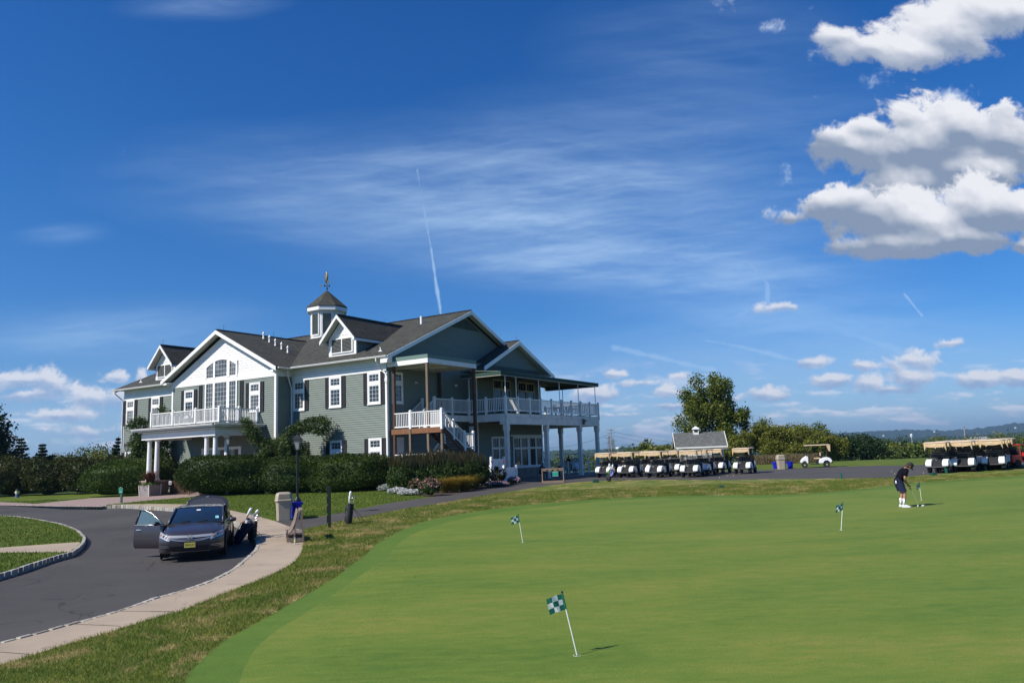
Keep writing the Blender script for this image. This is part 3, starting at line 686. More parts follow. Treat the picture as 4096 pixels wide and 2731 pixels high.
# windows
def win(axis,s0,s1,z0,z1,plane,split=None,cols=3,rows=(2,4),fw=.13,name='window',par=club,sg=-1):
    """two-light window unit: frame, glass, glazing bars"""
    P=(lambda s_,o,z:(s_,plane+sg*o,z)) if axis=='a' else (lambda s_,o,z:(plane+sg*o,s_,z))
    fr=MB(lambda s_,o,z:T(*P(s_,o,z)));gl=MB(lambda s_,o,z:T(*P(s_,o,z)));br=MB(lambda s_,o,z:T(*P(s_,o,z)))
    pr=.09
    fr.box(s0,s0+fw,0,pr,z0,z1);fr.box(s1-fw,s1,0,pr,z0,z1);fr.box(s0+fw,s1-fw,0,pr,z1-fw,z1);fr.box(s0+fw,s1-fw,0,pr,z0,z0+fw*.9);fr.box(s0-.03,s1+.03,0,pr+.03,z0-.05,z0)
    parts=[(z0+fw*.9,z1-fw)]
    if split: parts=[(z0+fw*.9,split-.13),(split+.13,z1-fw)];fr.box(s0+fw,s1-fw,0,pr-.004,split-.13,split+.13)
    for i,(a,b) in enumerate(parts):
        gl.box(s0+fw,s1-fw,.02,.045,a,b)
        e=.045
        for q in((s0+fw,s0+fw+e,a,b),(s1-fw-e,s1-fw,a,b),(s0+fw+e,s1-fw-e,a,a+e),(s0+fw+e,s1-fw-e,b-e,b)): fr.box(q[0],q[1],.02,.07,q[2],q[3])
        r=rows[0] if (split and i==1) else rows[-1]
        for k in range(1,cols): x=s0+fw+(s1-s0-2*fw)*k/cols;br.box(x-.008,x+.008,.045,.058,a,b)
        for k in range(1,r): z=a+(b-a)*k/r;br.box(s0+fw,s1-fw,.045,.056,z-.008,z+.008)
    f=fr.build(name,m_white,par);gl.build('glass',m_glass,f);br.build('glazing_bars',m_white,f);return f
def shutter(s0,s1,z0,z1,plane):
    s_=B_();s_.box(s0,s1,plane-.075,plane-.03,z0,z1)
    for q in((s0,s0+.06,z0,z1),(s1-.06,s1,z0,z1),(s0+.06,s1-.06,z0,z0+.1),(s0+.06,s1-.06,z1-.1,z1),(s0+.06,s1-.06,z0+(z1-z0)*.42,z0+(z1-z0)*.42+.1)): s_.box(q[0],q[1],plane-.1,plane-.075,q[2],q[3])
    z=z0+.14
    while z<z1-.14: s_.obox(((s0+s1)/2,plane-.08,z),(s1-s0-.12,.03,.012),Matrix.Rotation(.6,3,'X'));z+=.07
    s_.build('shutter',m_shut,club)
def unit(c,plane,z0,z1,sp,sh=(1,1)):
    win('a',c-.6,c+.6,z0,z1,plane,sp)
    if sh[0]: shutter(c-.98,c-.62,z0-.02,z1,plane)
    if sh[1]: shutter(c+.62,c+.98,z0-.02,z1,plane)
for c,sh in((1.14,(1,1)),(4.88,(1,1)),(8.62,(1,0)),(26.35,(1,1)),(30.05,(1,1))): unit(c,0,5.86,8.09,7.29,sh)
unit(11.72,BF,5.92,8.13,7.32);unit(19.6,BF,5.92,8.13,7.32)
for c,sh in((1.10,(1,1)),(4.82,(1,1)),(8.55,(1,0)),(26.35,(1,1)),(30.05,(1,1))): unit(c,0,1.25,3.48,2.70,sh)
shutter(13.05,13.4,5.7,8.40,BF);shutter(17.98,18.33,5.7,8.40,BF)
# tall bay window, arched top: three lights below, three above
lw=B_();gl=B_();br=B_()
xs_=[13.9,14.64,14.98,16.38,16.62,17.44]
lw.box(13.75,17.6,BF-.075,BF,8.44,8.80)
for x0,x1 in((13.75,13.9),(14.64,14.98),(16.38,16.62),(17.44,17.6)): lw.box(x0,x1,BF-.09,BF,5.2,8.44)
lw.box(13.75,17.6,BF-.09,BF,5.1,5.2)
arc=lambda x,r0,zc,hh:zc+hh*math.sqrt(max(0,1-((x-15.67)/r0)**2))
def archz(x): return 9.72+.55*(1-((x-15.67)/1.80)**2)
out_=[(13.72,8.80),(13.72,10.0)]+[(13.72+i*(3.9)/14,10.02+.50*(1-((13.72+i*3.9/14-15.67)/1.95)**2)) for i in range(15)]+[(17.62,10.0),(17.62,8.80)]
# frame as strips so the lights stay open
N_=16
for i in range(N_):
    x0=13.72+3.9*i/N_;x1=13.72+3.9*(i+1)/N_;o0=lambda x:10.02+.50*(1-((x-15.67)/1.95)**2)
    lw.add([(x0,BF-.10,archz(x0)-.03),(x1,BF-.10,archz(x1)-.03),(x1,BF-.10,o0(x1)),(x0,BF-.10,o0(x0)),(x0,BF,archz(x0)-.03),(x1,BF,archz(x1)-.03),(x1,BF,o0(x1)),(x0,BF,o0(x0))],[(0,1,2,3),(0,1,5,4),(3,2,6,7)])
for x0,x1 in((13.72,13.92),(14.64,14.98),(16.38,16.62),(17.42,17.62)): lw.box(x0,x1,BF-.095,BF,8.80,archz((x0+x1)/2)-.02)
lwo=lw.build('bay_window',m_white,club)
for k in range(0,6,2):
    x0,x1=xs_[k],xs_[k+1];c=4 if k==2 else 3
    c={0:3,2:4,4:3}[k]
    gl.box(x0,x1,BF-.05,BF-.03,5.2,8.44)
    pts_=[(x0+(x1-x0)*i/6,archz(x0+(x1-x0)*i/6)) for i in range(7)]
    gl.prism([(x0,8.80)]+pts_+[(x1,8.80)],BF-.05,BF-.03,'y')
    for i in range(1,c): x=x0+(x1-x0)*i/c;br.box(x-.008,x+.008,BF-.062,BF-.05,5.2,8.44);br.box(x-.008,x+.008,BF-.062,BF-.05,8.8,archz(x))
    for i in range(1,9): z=5.2+3.24*i/9;br.box(x0,x1,BF-.06,BF-.05,z-.008,z+.008)
    for i in range(1,4): z=8.8+.36*i;br.box(x0,x1,BF-.06,BF-.05,z-.008,z+.008)
gl.build('glass',m_glass,lwo);br.build('glazing_bars',m_white,lwo)
# dormers
def dormer(c):
    F0=.69;hw=1.375;d=B_()
    d.box(c-hw,c+hw,F0,F0+.12,9.55,11.0);d.prism([(c-hw,11.0),(c+hw,11.0),(c,12.45)],F0,F0+.12,'y')
    d.box(c-1.1,c-.9,F0-.03,F0,9.95,10.95)
    scallops(d,[(c-.98,11.2),(c+.98,11.2),(c,12.3)],F0-.003)
    o=d.build('dormer',m_white,club)
    s=B_()
    for x in(c-hw,c+hw-.08):
        s.prism([(F0+.12,9.4),(F0+.12,11.0),(3.9,11.0)],x,x+.08,'x')
    s.build('dormer_side',m_sid,o)
    r=B_();ap=12.72;ed=10.86;R0=F0-.55
    for sg in(-1,1):
        slab(r,[(c+sg*1.75,R0,ed),(c,R0,ap),(c,8.2,ap),(c+sg*1.75,4.0,ed)],.1)
    r.bar((c,R0,ap+.01),(c,8.0,ap+.01),.2,.05)
    r.build('dormer_roof',m_roof,o)
    k=B_()
    for sg in(-1,1): rake(k,(c+sg*1.75,R0,ed-.03),(c,R0,ap-.03),.26,.06,'a')
    for sg in(-1,1): k.box(c+sg*1.72-.04,c+sg*1.72+.04,R0,3.7,ed-.24,ed-.06)
    k.build('dormer_trim',m_white,o)
    k=B_()
    for sg in(-1,1): slab(k,[(c+sg*1.68,R0+.03,ed-.08),(c,R0+.03,ap-.125),(c,F0,ap-.125),(c+sg*1.68,F0,ed-.08)],.02)
    k.build('dormer_soffit',m_soff,o)
    L=B_()
    for x0,x1 in((c-1.02,c-.06),(c+.06,c+1.02)):
        for i in range(9): z=10.03+i*.1;L.obox(((x0+x1)/2,F0-.035,z),(x1-x0,.07,.022),Matrix.Rotation(.5,3,'X'))
    L.build('louver',M('louver_grey',(.22,.23,.22),.6,.1),o)
    D=B_()
    for x0,x1 in((c-1.02,c-.06),(c+.06,c+1.02)): D.box(x0,x1,F0-.02,F0-.004,9.98,10.93)
    D.build('vent_shade_panel',m_dark,o)  # black boards behind the slats paint in the dark gaps
    E_=B_()
    for x in(c-1.10,c-.045,c+1.02): E_.box(x,x+.085,F0-.08,F0,9.93,10.99)
    for z in(9.88,10.93): E_.box(c-1.1,c+1.1,F0-.078,F0,z,z+.08)
    E_.build('vent_frame',m_white,o)
dormer(4.88);dormer(26.2)
# cupola
cu=B_();CA,CB=15.45,RID
cu.lathe([(1.53,12.0),(1.53,12.95),(1.60,12.95),(1.60,13.05),(1.5,13.05),(1.5,15.3),(1.7,15.45)],(CA,CB,0),8,off=.5)
cuo=cu.build('cupola',m_white,club)
for i in range(8):
    k=B_()
    a=2*PI*(i+1)/8;ap=1.5*math.cos(PI/8);c_=Vector((CA+math.cos(a)*(ap+.0),CB+math.sin(a)*(ap+.0),0));tx=Vector((-math.sin(a),math.cos(a),0));nn=Vector((math.cos(a),math.sin(a),0));R=Matrix((tx,nn,Vector((0,0,1)))).transposed()
    for j in range(19): k.obox(c_+nn*.03+Vector((0,0,13.35+j*.1)),(.72,.05,.055),R@Matrix.Rotation(-.5,3,'X'))
    k.build('louver',M('cupola_louver',(.10,.11,.09),.6,.15),cuo)
k=B_()
for i in range(8):
    a=2*PI*(i+1)/8;ap=1.5*math.cos(PI/8);c_=Vector((CA+math.cos(a)*ap,CB+math.sin(a)*ap,0));tx=Vector((-math.sin(a),math.cos(a),0));nn=Vector((math.cos(a),math.sin(a),0));R=Matrix((tx,nn,Vector((0,0,1)))).transposed()
    for sx in(-.41,.41): k.obox(c_+tx*sx+nn*.05+Vector((0,0,14.25)),(.08,.1,2.0),R)
    for zz in(13.25,15.22): k.obox(c_+nn*.05+Vector((0,0,zz)),(.9,.1,.1),R)
k.build('louver_frame',m_white,cuo)
k=B_();k.lathe([(1.86,15.42),(1.89,15.45),(1.89,15.78),(1.84,15.80)],(CA,CB,0),8,off=.5);k.build('cornice',m_white,cuo)
k=B_();k.lathe([(1.94,15.80),(1.92,15.88),(.10,17.50),(.02,17.55)],(CA,CB,0),8,off=.5);k.build('cupola_roof',m_roof,cuo)
m_iron=M('aged_iron',(.045,.045,.04),.5,.3,8,metal=.6);m_gilt=M('weathered_gilt',(.20,.175,.12),.45,.35,14,metal=.5)
wv=B_();P0=Vector((CA,CB,17.5))
wv.tube([P0,P0+Vector((0,0,.95))],.025,6);wv.lathe([(.01,0),(.07,.05),(.09,.12),(.07,.19),(.01,.24)],P0+Vector((0,0,.12)),8)
for a in(0,PI/2): wv.bar(P0+Vector((-.3*math.cos(a),-.3*math.sin(a),.45)),P0+Vector((.3*math.cos(a),.3*math.sin(a),.45)),.025,.025)
for a in(0,PI/2,PI,1.5*PI): wv.obox(P0+Vector((.3*math.cos(a),.3*math.sin(a),.5)),(.03,.1,.1))
wvo=wv.build('weathervane',m_iron,cuo)
wv=B_();A0=P0+Vector((.72,0,.62));A1=P0+Vector((-.72,0,.74));wv.bar(A0,A1,.03,.03)
wv.add([tuple(A1+Vector((-.02,0,0))),tuple(A1+Vector((.14,0,.05))),tuple(A1+Vector((.14,0,-.08))),tuple(A1+Vector((.1,.02,0)))],[(0,1,3),(0,3,2),(1,2,3)])
wv.prism([(A0.x-.02,A0.z-.02),(A0.x+.16,A0.z+.10),(A0.x+.22,A0.z-.02),(A0.x+.14,A0.z-.12)],A0.y-.012,A0.y+.012,'y');wv.build('arrow',m_gilt,cuo)
eg=B_();E0=P0+Vector((.05,0,.75))
ring=lambda c,rx,ry,n=8:[(c[0]+rx*math.cos(2*PI*i/n),c[1]+ry*math.sin(2*PI*i/n),c[2]) for i in range(n)]
eg.loft([ring(E0+Vector((.02,0,0)),.03,.03),ring(E0+Vector((.06,0,.08)),.13,.08),ring(E0+Vector((.03,0,.35)),.20,.12),ring(E0+Vector((-.02,0,.65)),.19,.11),ring(E0+Vector((-.04,0,.85)),.11,.08),ring(E0+Vector((-.0,0,1.0)),.09,.07),ring(E0+Vector((.02,0,1.08)),.03,.03)])
eg.tube([E0+Vector((.05,0,.98)),E0+Vector((.16,0,.95)),E0+Vector((.18,0,.90))],[.05,.03,.006],6)
eg.loft([ring(E0+Vector((.22,0,.86)),.05,.04),ring(E0+Vector((.17,.0,.6)),.09,.04),ring(E0+Vector((.2,0,.3)),.05,.03),ring(E0+Vector((.12,0,.05)),.02,.02)])
eg.prism([(E0.x-.02,E0.z+.05),(E0.x-.16,E0.z-.08),(E0.x-.26,E0.z+.12),(E0.x-.12,E0.z+.3)],E0.y-.02,E0.y+.02,'y')
eg.build('eagle_figure',m_gilt,cuo,smooth=True)
# small things on the roofs
for i in range(5):
    a=14.9-.72*i;z=BR+.12-BS*(15.65-a)+.0
    v=B_();v.lathe([(.10,0),(.085,.06),(.065,.1),(.065,.40),(.11,.40),(.11,.44),(.02,.60)],(a,1.9,z-.02),12);v.build('roof_vent',m_white,club,smooth=35)
v=B_();v.tube([(2.76,7.44,12.5),(2.76,7.44,13.25)],.11,12);v.build('vent_pipe',m_white,club)
for a,b in((.85,.34),(29.6,.6)):
    v=B_();v.lathe([(.2,0),(.08,.1),(.05,.12),(.05,.3),(.08,.34)],(a,b,zroof(b)+.1),10);v.build('vent_pipe',m_white,club)
for a,b,z in((15.65,BF+.1,BR+.1),(15.65,3.6,BR+.1),(4.88,.4,12.72),(26.2,.4,12.72),(8.6,RID,ZR+.1),(2.4,RID,ZR+.1),(21.5,RID,ZR+.1),(-1.3,15.25,SGR),(12.0,RID,ZR+.1)):
    v=B_();v.tube([(a,b,z),(a,b,z+.45)],.012,5);v.build('lightning_rod',m_iron,club)
# ---------- railings ----------
def railing(parent,p0,p1,z0,z1,posts=None,name='railing',tf=T,bal=.15,zp=None,mat=None,low=.07,posth=1.16):
    """balustrade between p0 and p1 (a,b); floor height z0 at p0 and z1 at p1; one mesh for the run of balusters and rails, posts as children"""
    p0=Vector((p0[0],p0[1],z0));p1=Vector((p1[0],p1[1],z1));d=p1-p0;L=math.hypot(d.x,d.y);m=MB(tf);up=Vector((0,0,1))
    m.bar(p0+up*1.06,p1+up*1.06,.09,.06);m.bar(p0+up*(low+.06),p1+up*(low+.06),.055,.08)
    k=int(L/bal)
    for i in range(1,k): q=p0+d*(i/k);m.box(q.x-.019,q.x+.019,q.y-.019,q.y+.019,q.z+low+.08,q.z+1.04)
    o=m.build(name,mat or m_rail,parent)
    for t in (posts if posts is not None else [0,1]):
        q=p0+d*t;m=MB(tf);zb=q.z-.15;m.box(q.x-.075,q.x+.075,q.y-.075,q.y+.075,zb,q.z+posth);m.lathe([(.12,0),(.12,.03),(.02,.09)],(q.x,q.y,q.z+posth),4,off=.5);m.build('rail_post',mat or m_rail,o)
    return o
# ---------- portico ----------
po=B_();BX0,BX1,BY=11.1,19.75,-5.52
po.box(BX0,BX1,BY,BY+.55,4.12,4.55);po.box(BX0,BX0+.55,BY+.55,BF-.03,4.12,4.548);po.box(BX1-.55,BX1,BY+.55,BF-.03,4.12,4.548)
po.box(BX0+.06,BX1-.06,BY+.06,BF-.03,4.56,4.74)
po.box(BX0-.2,BX1+.2,BY-.2,BF-.03,4.62,4.68)
por=po.build('portico',m_white,club)
po=B_();po.box(BX0-.5,BX1+.45,BY-.5,BF-.03,4.74,4.80);po.build('portico_soffit',m_white,por)
po=B_();po.box(BX0+.5,BX1-.5,BY+.5,BF-.05,4.42,4.46);po.build('portico_ceiling',m_soff,por)
gutter([(BX0-.5,BY-.5,4.94),(BX1+.45,BY-.5,4.94)],por)
g=B_()
prof=[(0,0),(.13,0),(.15,-.02),(.13,-.05),(.10,-.11),(0,-.13)]
for s_,x in((-1,BX0-.5),(1,BX1+.45)): g.loft([[(x+s_*u_,y,4.94+z_) for u_,z_ in prof] for y in (BY-.5,BF-.02)])
g.build('gutter',m_white,por)
r=B_();IX0,IX1,IY=BX0+.15,BX1-.15,BY+.35
e0=[(BX0-.55,BY-.55,4.92),(BX1+.5,BY-.55,4.92),(BX1+.5,BF-.02,4.92),(BX0-.55,BF-.02,4.92)];e1=[(IX0,IY,5.06),(IX1,IY,5.06),(IX1,BF-.02,5.06),(IX0,BF-.02,5.06)]
slab(r,[e0[0],e0[1],e1[1],e1[0]],.06);slab(r,[e0[0],e1[0],e1[3],e0[3]],.06);slab(r,[e0[1],e1[1],e1[2],e0[2]],.06);slab(r,[e1[0],e1[1],e1[2],e1[3]],.06)
x=BX0-.3
while x<BX1+.4: r.bar((x,BY-.55,4.93),(min(max(x,IX0),IX1),IY,5.07),.03,.04);x+=.42
y=BY
while y<BF-.1: r.bar((BX0-.55,y,4.93),(IX0,max(y,IY),5.07),.03,.04);y+=.42
r.build('metal_roof',m_green,por)
def column(a,b,z0,z1,r0,par):
    c=B_();c.lathe([(r0*1.45,z0),(r0*1.45,z0+.07),(r0*1.3,z0+.09),(r0*1.3,z0+.15),(r0*1.05,z0+.19),(r0,z0+.25),(r0*.98,z0+1.0),(r0*.82,z1-.24),(r0*.9,z1-.22),(r0*.84,z1-.19),(r0*.84,z1-.12),(r0*1.08,z1-.08)],(a,b,0),20)
    c.box(a-r0*1.15,a+r0*1.15,b-r0*1.15,b+r0*1.15,z1-.08,z1);c.build('column',m_white,par,smooth=35)
for a,b in((19.15,-5.22),(18.2,-5.22),(19.15,-4.57),(11.45,-5.22),(12.4,-5.22),(11.45,-4.25)): column(a,b,1.08,4.12,.18,por)
for s_ in(0,1):
    p=B_()
    x0,x1,xs=(17.75,19.6,(18.72,19.6)) if s_==0 else (11.0,12.85,(11.0,11.88))
    p.box(x0,x1,-5.65,-4.8,-.1,1.0);p.box(xs[0],xs[1],-4.8,-3.85,-.1,1.0);pp=p.build('brick_pier',m_brick,por)
    p=B_();p.box(x0-.05,x1+.05,-5.7,-4.76,1.0,1.08);p.box(xs[0]-.05,xs[1]+.05,-4.76,-3.8,1.0,1.078);p.build('pier_cap',M('cap_stone',(.42,.33,.27),.8,.15),pp)
RB=-5.0
for i,(a0,a1) in enumerate(((19.35,16.7),(16.7,14.0),(14.0,11.35))): railing(por,(a0,RB),(a1,RB),5.02,5.02,[0] if i else [0],'balcony_railing')
railing(por,(11.35,RB),(11.35,-3.3),5.02,5.02,[0,1],'balcony_railing');railing(por,(11.35,-3.3),(11.35,BF-.1),5.02,5.02,[1],'balcony_railing')
railing(por,(19.35,RB),(19.35,-3.3),5.02,5.02,[1],'balcony_railing');railing(por,(19.35,-3.3),(19.35,BF-.1),5.02,5.02,[1],'balcony_railing')
# front doors under the portico
d=B_();d.box(13.2,17.9,BF-.08,BF,-.0,3.4);do=d.build('entrance_door',m_white,club)
d=B_()
for x0,x1 in((13.5,13.95),(14.2,14.85),(15.35,16.0),(16.1,16.75),(17.0,17.6)): d.box(x0,x1,BF-.1,BF-.081,1.0,2.3)
d.box(13.5,17.6,BF-.1,BF-.081,2.6,3.2);d.build('glass',m_glass,do)
d=B_()
for x in(13.73,14.52,15.67,16.42,17.3): d.box(x-.012,x+.012,BF-.115,BF-.1,1.0,2.3)
for z in(1.33,1.66,2.0): d.box(13.5,17.6,BF-.112,BF-.1,z-.012,z+.012)
d.build('glazing_bars',m_white,do)
# ---------- porch roof over the stairs ----------
p=B_();p.box(-3.6,-.02,0,5.75,8.34,8.66);pr_=p.build('porch_roof',m_white,club)
p=B_();p.box(-3.61,-.02,-.012,5.76,8.665,8.93);p.build('porch_fascia',M('sage_fascia',(.13,.20,.165),.5,.06),pr_)
p=B_();p.box(-3.5,-.1,.1,5.65,8.33,8.338);p.build('porch_ceiling',m_soff,pr_)
p=B_();p.tube([(-.3,.5,8.2),(-1.8,.8,8.22),(-3.3,2.5,8.22)],.05,8);p.tube([(-1.8,.8,8.22),(-3.2,.45,8.24)],.05,8);p.build('ceiling_pipe',M('cream_pipe',(.5,.46,.36),.6),pr_)
def post(a,b,z1,w=.16,mat=m_gwood,z0=-.1,par=club,nm='porch_post'):
    p=B_();p.box(a-w/2,a+w/2,b-w/2,b+w/2,z0,z1);p.build(nm,mat,par)
post(-.55,.1,8.33,.17,m_dwood);post(-3.45,.12,8.33,.17);post(-3.45,5.6,8.33,.19,m_dwood);post(-.2,5.75,8.33,.17,m_dwood)
# ---------- stairs ----------
st=empty('staircase',parent=club)
L1=4.0
p=B_()
p.box(-4.62,-.35,.05,1.9,L1-.06,L1);p.box(-4.58,-.4,.08,1.86,L1-.1,L1-.065);pl=p.build('landing',m_gwood,st)
p=B_();p.box(-4.62,-.35,-.02,.045,L1-.36,L1-.02);p.box(-4.66,-4.62,.0,.3,L1-.36,L1-.02);p.box(-4.6,-.35,1.9,1.95,L1-.36,L1-.02);p.build('landing_joist',m_rwood,st)
post(-2.0,-.0,L1-.02,.15,m_gwood,par=st,nm='stair_post');post(-4.58,.12,L1-.3,.15,m_gwood,par=st,nm='stair_post');post(-4.58,1.95,L1-.4,.15,m_dwood,par=st,nm='stair_post')
post(-4.55,2.62,2.5,.14,m_gwood,par=st,nm='stair_post');post(-4.55,3.55,2.5,.14,m_dwood,par=st,nm='stair_post')
def flight(a0,a1,b0,z0,b1,z1,rails=(0,1),pr=(1,)):
    n=max(2,int(abs(z0-z1)/.18))
    for i in range(n):
        t0=i/n;t1=(i+1)/n;b=b0+(b1-b0)*t0;b_1=b0+(b1-b0)*t1;z=z0+(z1-z0)*t1;p=B_();p.box(a0+.04,a1-.04,min(b,b_1)-.03,max(b,b_1),z-.045,z);p.build('tread',m_dwood,st)
    for a in(a0,a1):
        p=B_();p.bar((a,b0,z0-.2),(a,b1,z1-.2),.05,.30);p.build('stringer',m_dwood,st)
    for k in rails:
        a=(a0,a1)[k];railing(st,(a,b0),(a,b1),z0,z1,list(pr),'stair_railing')
flight(-4.64,-3.45,.15,L1,2.55,2.52,(0,),(.48,1))
flight(-3.45,-3.4,.15,L1,.2,3.95,(),())
flight(-1.35,-.25,1.9,L1,3.55,5.1,(0,1),(0,1))
p=B_();p.box(-4.66,-3.3,2.55,3.6,2.44,2.5);p.build('landing',m_gwood,st);p=B_();p.box(-4.66,-4.61,2.55,3.6,2.2,2.44);p.box(-4.6,-3.3,3.6,3.65,2.2,2.44);p.build('landing_joist',m_dwood,st)
flight(-3.3,-2.2,3.5,2.5,1.95,1.2,(1,),(0,1))
railing(st,(-4.64,2.55),(-4.64,3.6),2.5,2.5,[1],'stair_railing')
railing(st,(-.62,.03),(-2.0,.03),L1,L1,[1],'stair_railing');railing(st,(-2.0,.03),(-4.64,.03),L1,L1,[.999],'stair_railing')
railing(st,(-3.3,1.9),(-1.4,1.9),L1,L1,[0],'stair_railing')
p=B_();p.box(-4.2,-.3,.05,1.9,1.1,1.2);p.build('landing',m_gwood,st)
railing(st,(-.62,.03),(-2.0,.03),1.2,1.2,[],'stair_railing');railing(st,(-2.0,.03),(-4.3,.03),1.2,1.2,[1],'stair_railing');flight(-4.9,-4.3,.1,1.2,.9,.7,(0,),(1,))
# basement-side door
p=B_();p.box(-.05,0,.85,1.65,1.2,3.5);dd=p.build('side_door',m_white,club)
p=B_();p.box(-.07,-.05,.95,1.2,1.4,2.2);p.box(-.07,-.05,1.3,1.55,1.4,2.2);p.box(-.07,-.05,.95,1.2,2.35,3.2);p.box(-.07,-.05,1.3,1.55,2.35,3.2);p.build('door_panel',m_white,dd)
p=B_();p.box(-.1,-.05,1.57,1.61,2.1,2.25);p.build('door_handle',m_iron,dd)
win('b',.42,1.62,5.86,8.06,0,7.29,3)
for b,z in((3.06,7.35),(6.6,7.25)):
    p=B_();a=0 if b<5 else -1.0
    p.lathe([(.02,0),(.07,.03),(.05,.15),(.02,.16)],(a-.12,b-.09,z),8);p.lathe([(.02,0),(.07,.03),(.05,.15),(.02,.16)],(a-.12,b+.09,z),8);p.box(a-.06,a,b-.05,b+.05,z,z+.1);p.build('wall_lamp',M('lamp_white',(.6,.6,.58),.4),club)
# ---------- deck ----------
DA,DB0,DB1,DZ=-4.7,7.9,23.72,5.1
dk=empty('deck',parent=club)
p=B_();p.box(DA+.06,-1.02,DB0+.06,DB1-.06,DZ-.05,DZ);p.box(-1.3,-.02,3.45,DB0+.05,DZ-.048,DZ-.002);p.box(-1.02,.9,19.6,DB1-.06,DZ-.05,DZ);p.build('deck_floor',m_gwood,dk)
m_dk=M('painted_deck_timber',(.76,.71,.64),.6,.14,1.6,.15)
p=B_();p.box(DA+.03,DA+.07,DB0+.03,DB1-.03,4.76,5.06);p.box(DA,DA+.12,DB0,DB1,4.25,4.75);p.box(DA+.12,-1.3,DB0,DB0+.1,4.5,5.06);p.box(DA+.12,.9,DB1-.1,DB1,4.25,5.05);p.box(-1.36,-1.3,3.45,DB0,4.6,5.05);p.box(DA+.1,-4.1,DB0-.0,DB0+.12,4.25,4.5);p.build('deck_beam',m_dk,dk)
p=B_()
y=DB0+.5
while y<DB1-.2: p.box(DA+.13,-1.02,y,y+.05,4.72,DZ-.055);y+=.45
p.box(-3,-2.85,DB0+.1,DB1-.1,4.4,4.71);p.build('deck_joist',m_dwood,dk)
def sqcol(a,b,w=.30,zt=4.25):
    p=B_();h_=w/2
    p.box(a-h_,a+h_,b-h_,b+h_,0.22,zt-.48);p.box(a-h_-.045,a+h_+.045,b-h_-.045,b+h_+.045,zt-.48,zt);p.box(a-h_-.02,a+h_+.02,b-h_-.02,b+h_+.02,zt-.53,zt-.48);p.box(a-h_-.035,a+h_+.035,b-h_-.035,b+h_+.035,-.1,.22);p.build('deck_column',m_dk,dk,bevel=.006)
for a,b in((-4.5,8.18),(-4.5,14.15),(-4.5,20.03),(-4.5,23.5),(-.75,23.5),(-1.4,8.2)): sqcol(a,b)
nb=9;bb=[DB0+.02+(DB1-DB0-.04)*i/nb for i in range(nb+1)]
for i in range(nb): railing(dk,(DA+.04,bb[i]),(DA+.04,bb[i+1]),DZ+.06,DZ+.06,[0] if i<nb-1 else [0,1],'deck_railing')
railing(dk,(DA+.04,DB0+.02),(-2.9,DB0+.02),DZ+.06,DZ+.06,[1],'deck_railing');railing(dk,(-2.9,DB0+.02),(-1.3,DB0+.02),DZ+.06,DZ+.06,[1],'deck_railing')
railing(dk,(-1.3,DB0),(-1.3,5.75),DZ+.06,DZ+.06,[1],'deck_railing');railing(dk,(-1.3,5.75),(-1.3,3.6),DZ+.06,DZ+.06,[1],'deck_railing')
for i in range(3): railing(dk,(DA+.04+1.85*i,DB1-.05),(DA+.04+1.85*(i+1),DB1-.05),DZ+.06,DZ+.06,[1],'deck_railing')
for i in range(nb+1):
    p=B_();b=bb[i];p.box(DA-.05,DA+.03,b-.07,b+.07,4.86,DZ-.1);p.prism([(b-.07,4.86),(b+.07,4.86),(b,4.74)],DA-.05,DA-.0,'x');p.build('post_foot',m_dk,dk)
p=B_();p.box(DA-.2,DA-.03,20.25,20.42,4.35,4.85);p.lathe([(.16,0),(.19,.08),(.14,.16)],(DA-.1,20.55,4.6),12);p.build('loudspeaker',M('speaker_grey',(.12,.11,.10),.6),dk)
# ---------- awning ----------
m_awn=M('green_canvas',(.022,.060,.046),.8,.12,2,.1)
m_awt=M('sunlit_canvas',(.20,.27,.22),.8,.1,2)  # same canvas, sunlight on the top put into a paler colour
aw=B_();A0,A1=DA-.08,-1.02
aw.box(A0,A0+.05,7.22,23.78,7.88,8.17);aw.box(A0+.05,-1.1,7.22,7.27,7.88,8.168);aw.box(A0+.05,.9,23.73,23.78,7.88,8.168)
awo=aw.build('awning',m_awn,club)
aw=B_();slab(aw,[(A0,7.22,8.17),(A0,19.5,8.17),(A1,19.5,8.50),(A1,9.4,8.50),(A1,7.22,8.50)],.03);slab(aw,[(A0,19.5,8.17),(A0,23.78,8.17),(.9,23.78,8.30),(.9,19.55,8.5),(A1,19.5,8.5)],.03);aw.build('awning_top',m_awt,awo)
aw=B_();slab(aw,[(A0+.05,7.27,8.12),(A0+.05,23.73,8.12),(.85,23.73,8.15),(.85,19.6,8.4),(A1,19.5,8.4),(A1,7.27,8.4)],.02);aw.build('awning_underside',M('shaded_canvas',(.012,.02,.018),.9),awo)  # same canvas again, shade of the underside put into the colour
aw=B_();aw.box(A0-.01,A0+.06,7.2,23.8,7.84,7.88);aw.box(A0+.06,-1.1,7.2,7.26,7.84,7.88);aw.box(A0+.06,.9,23.74,23.8,7.84,7.88)
for y in(9.4,12.9,16.3,19.8): aw.bar((A0+.05,y,7.9),(A1,y,8.35),.04,.04)
aw.build('awning_frame',M('cream_frame',(.42,.39,.32),.5),awo)
for a,b in((DA+.04,7.95),(DA+.04,9.5),(DA+.04,12.95),(DA+.04,16.4),(DA+.04,19.85),(DA+.04,23.2),(-1.15,23.5),(-1.35,7.95)):
    p=B_();p.tube([(a,b,DZ),(a,b,7.86)],.035,8);p.build('awning_pole',m_white,awo)
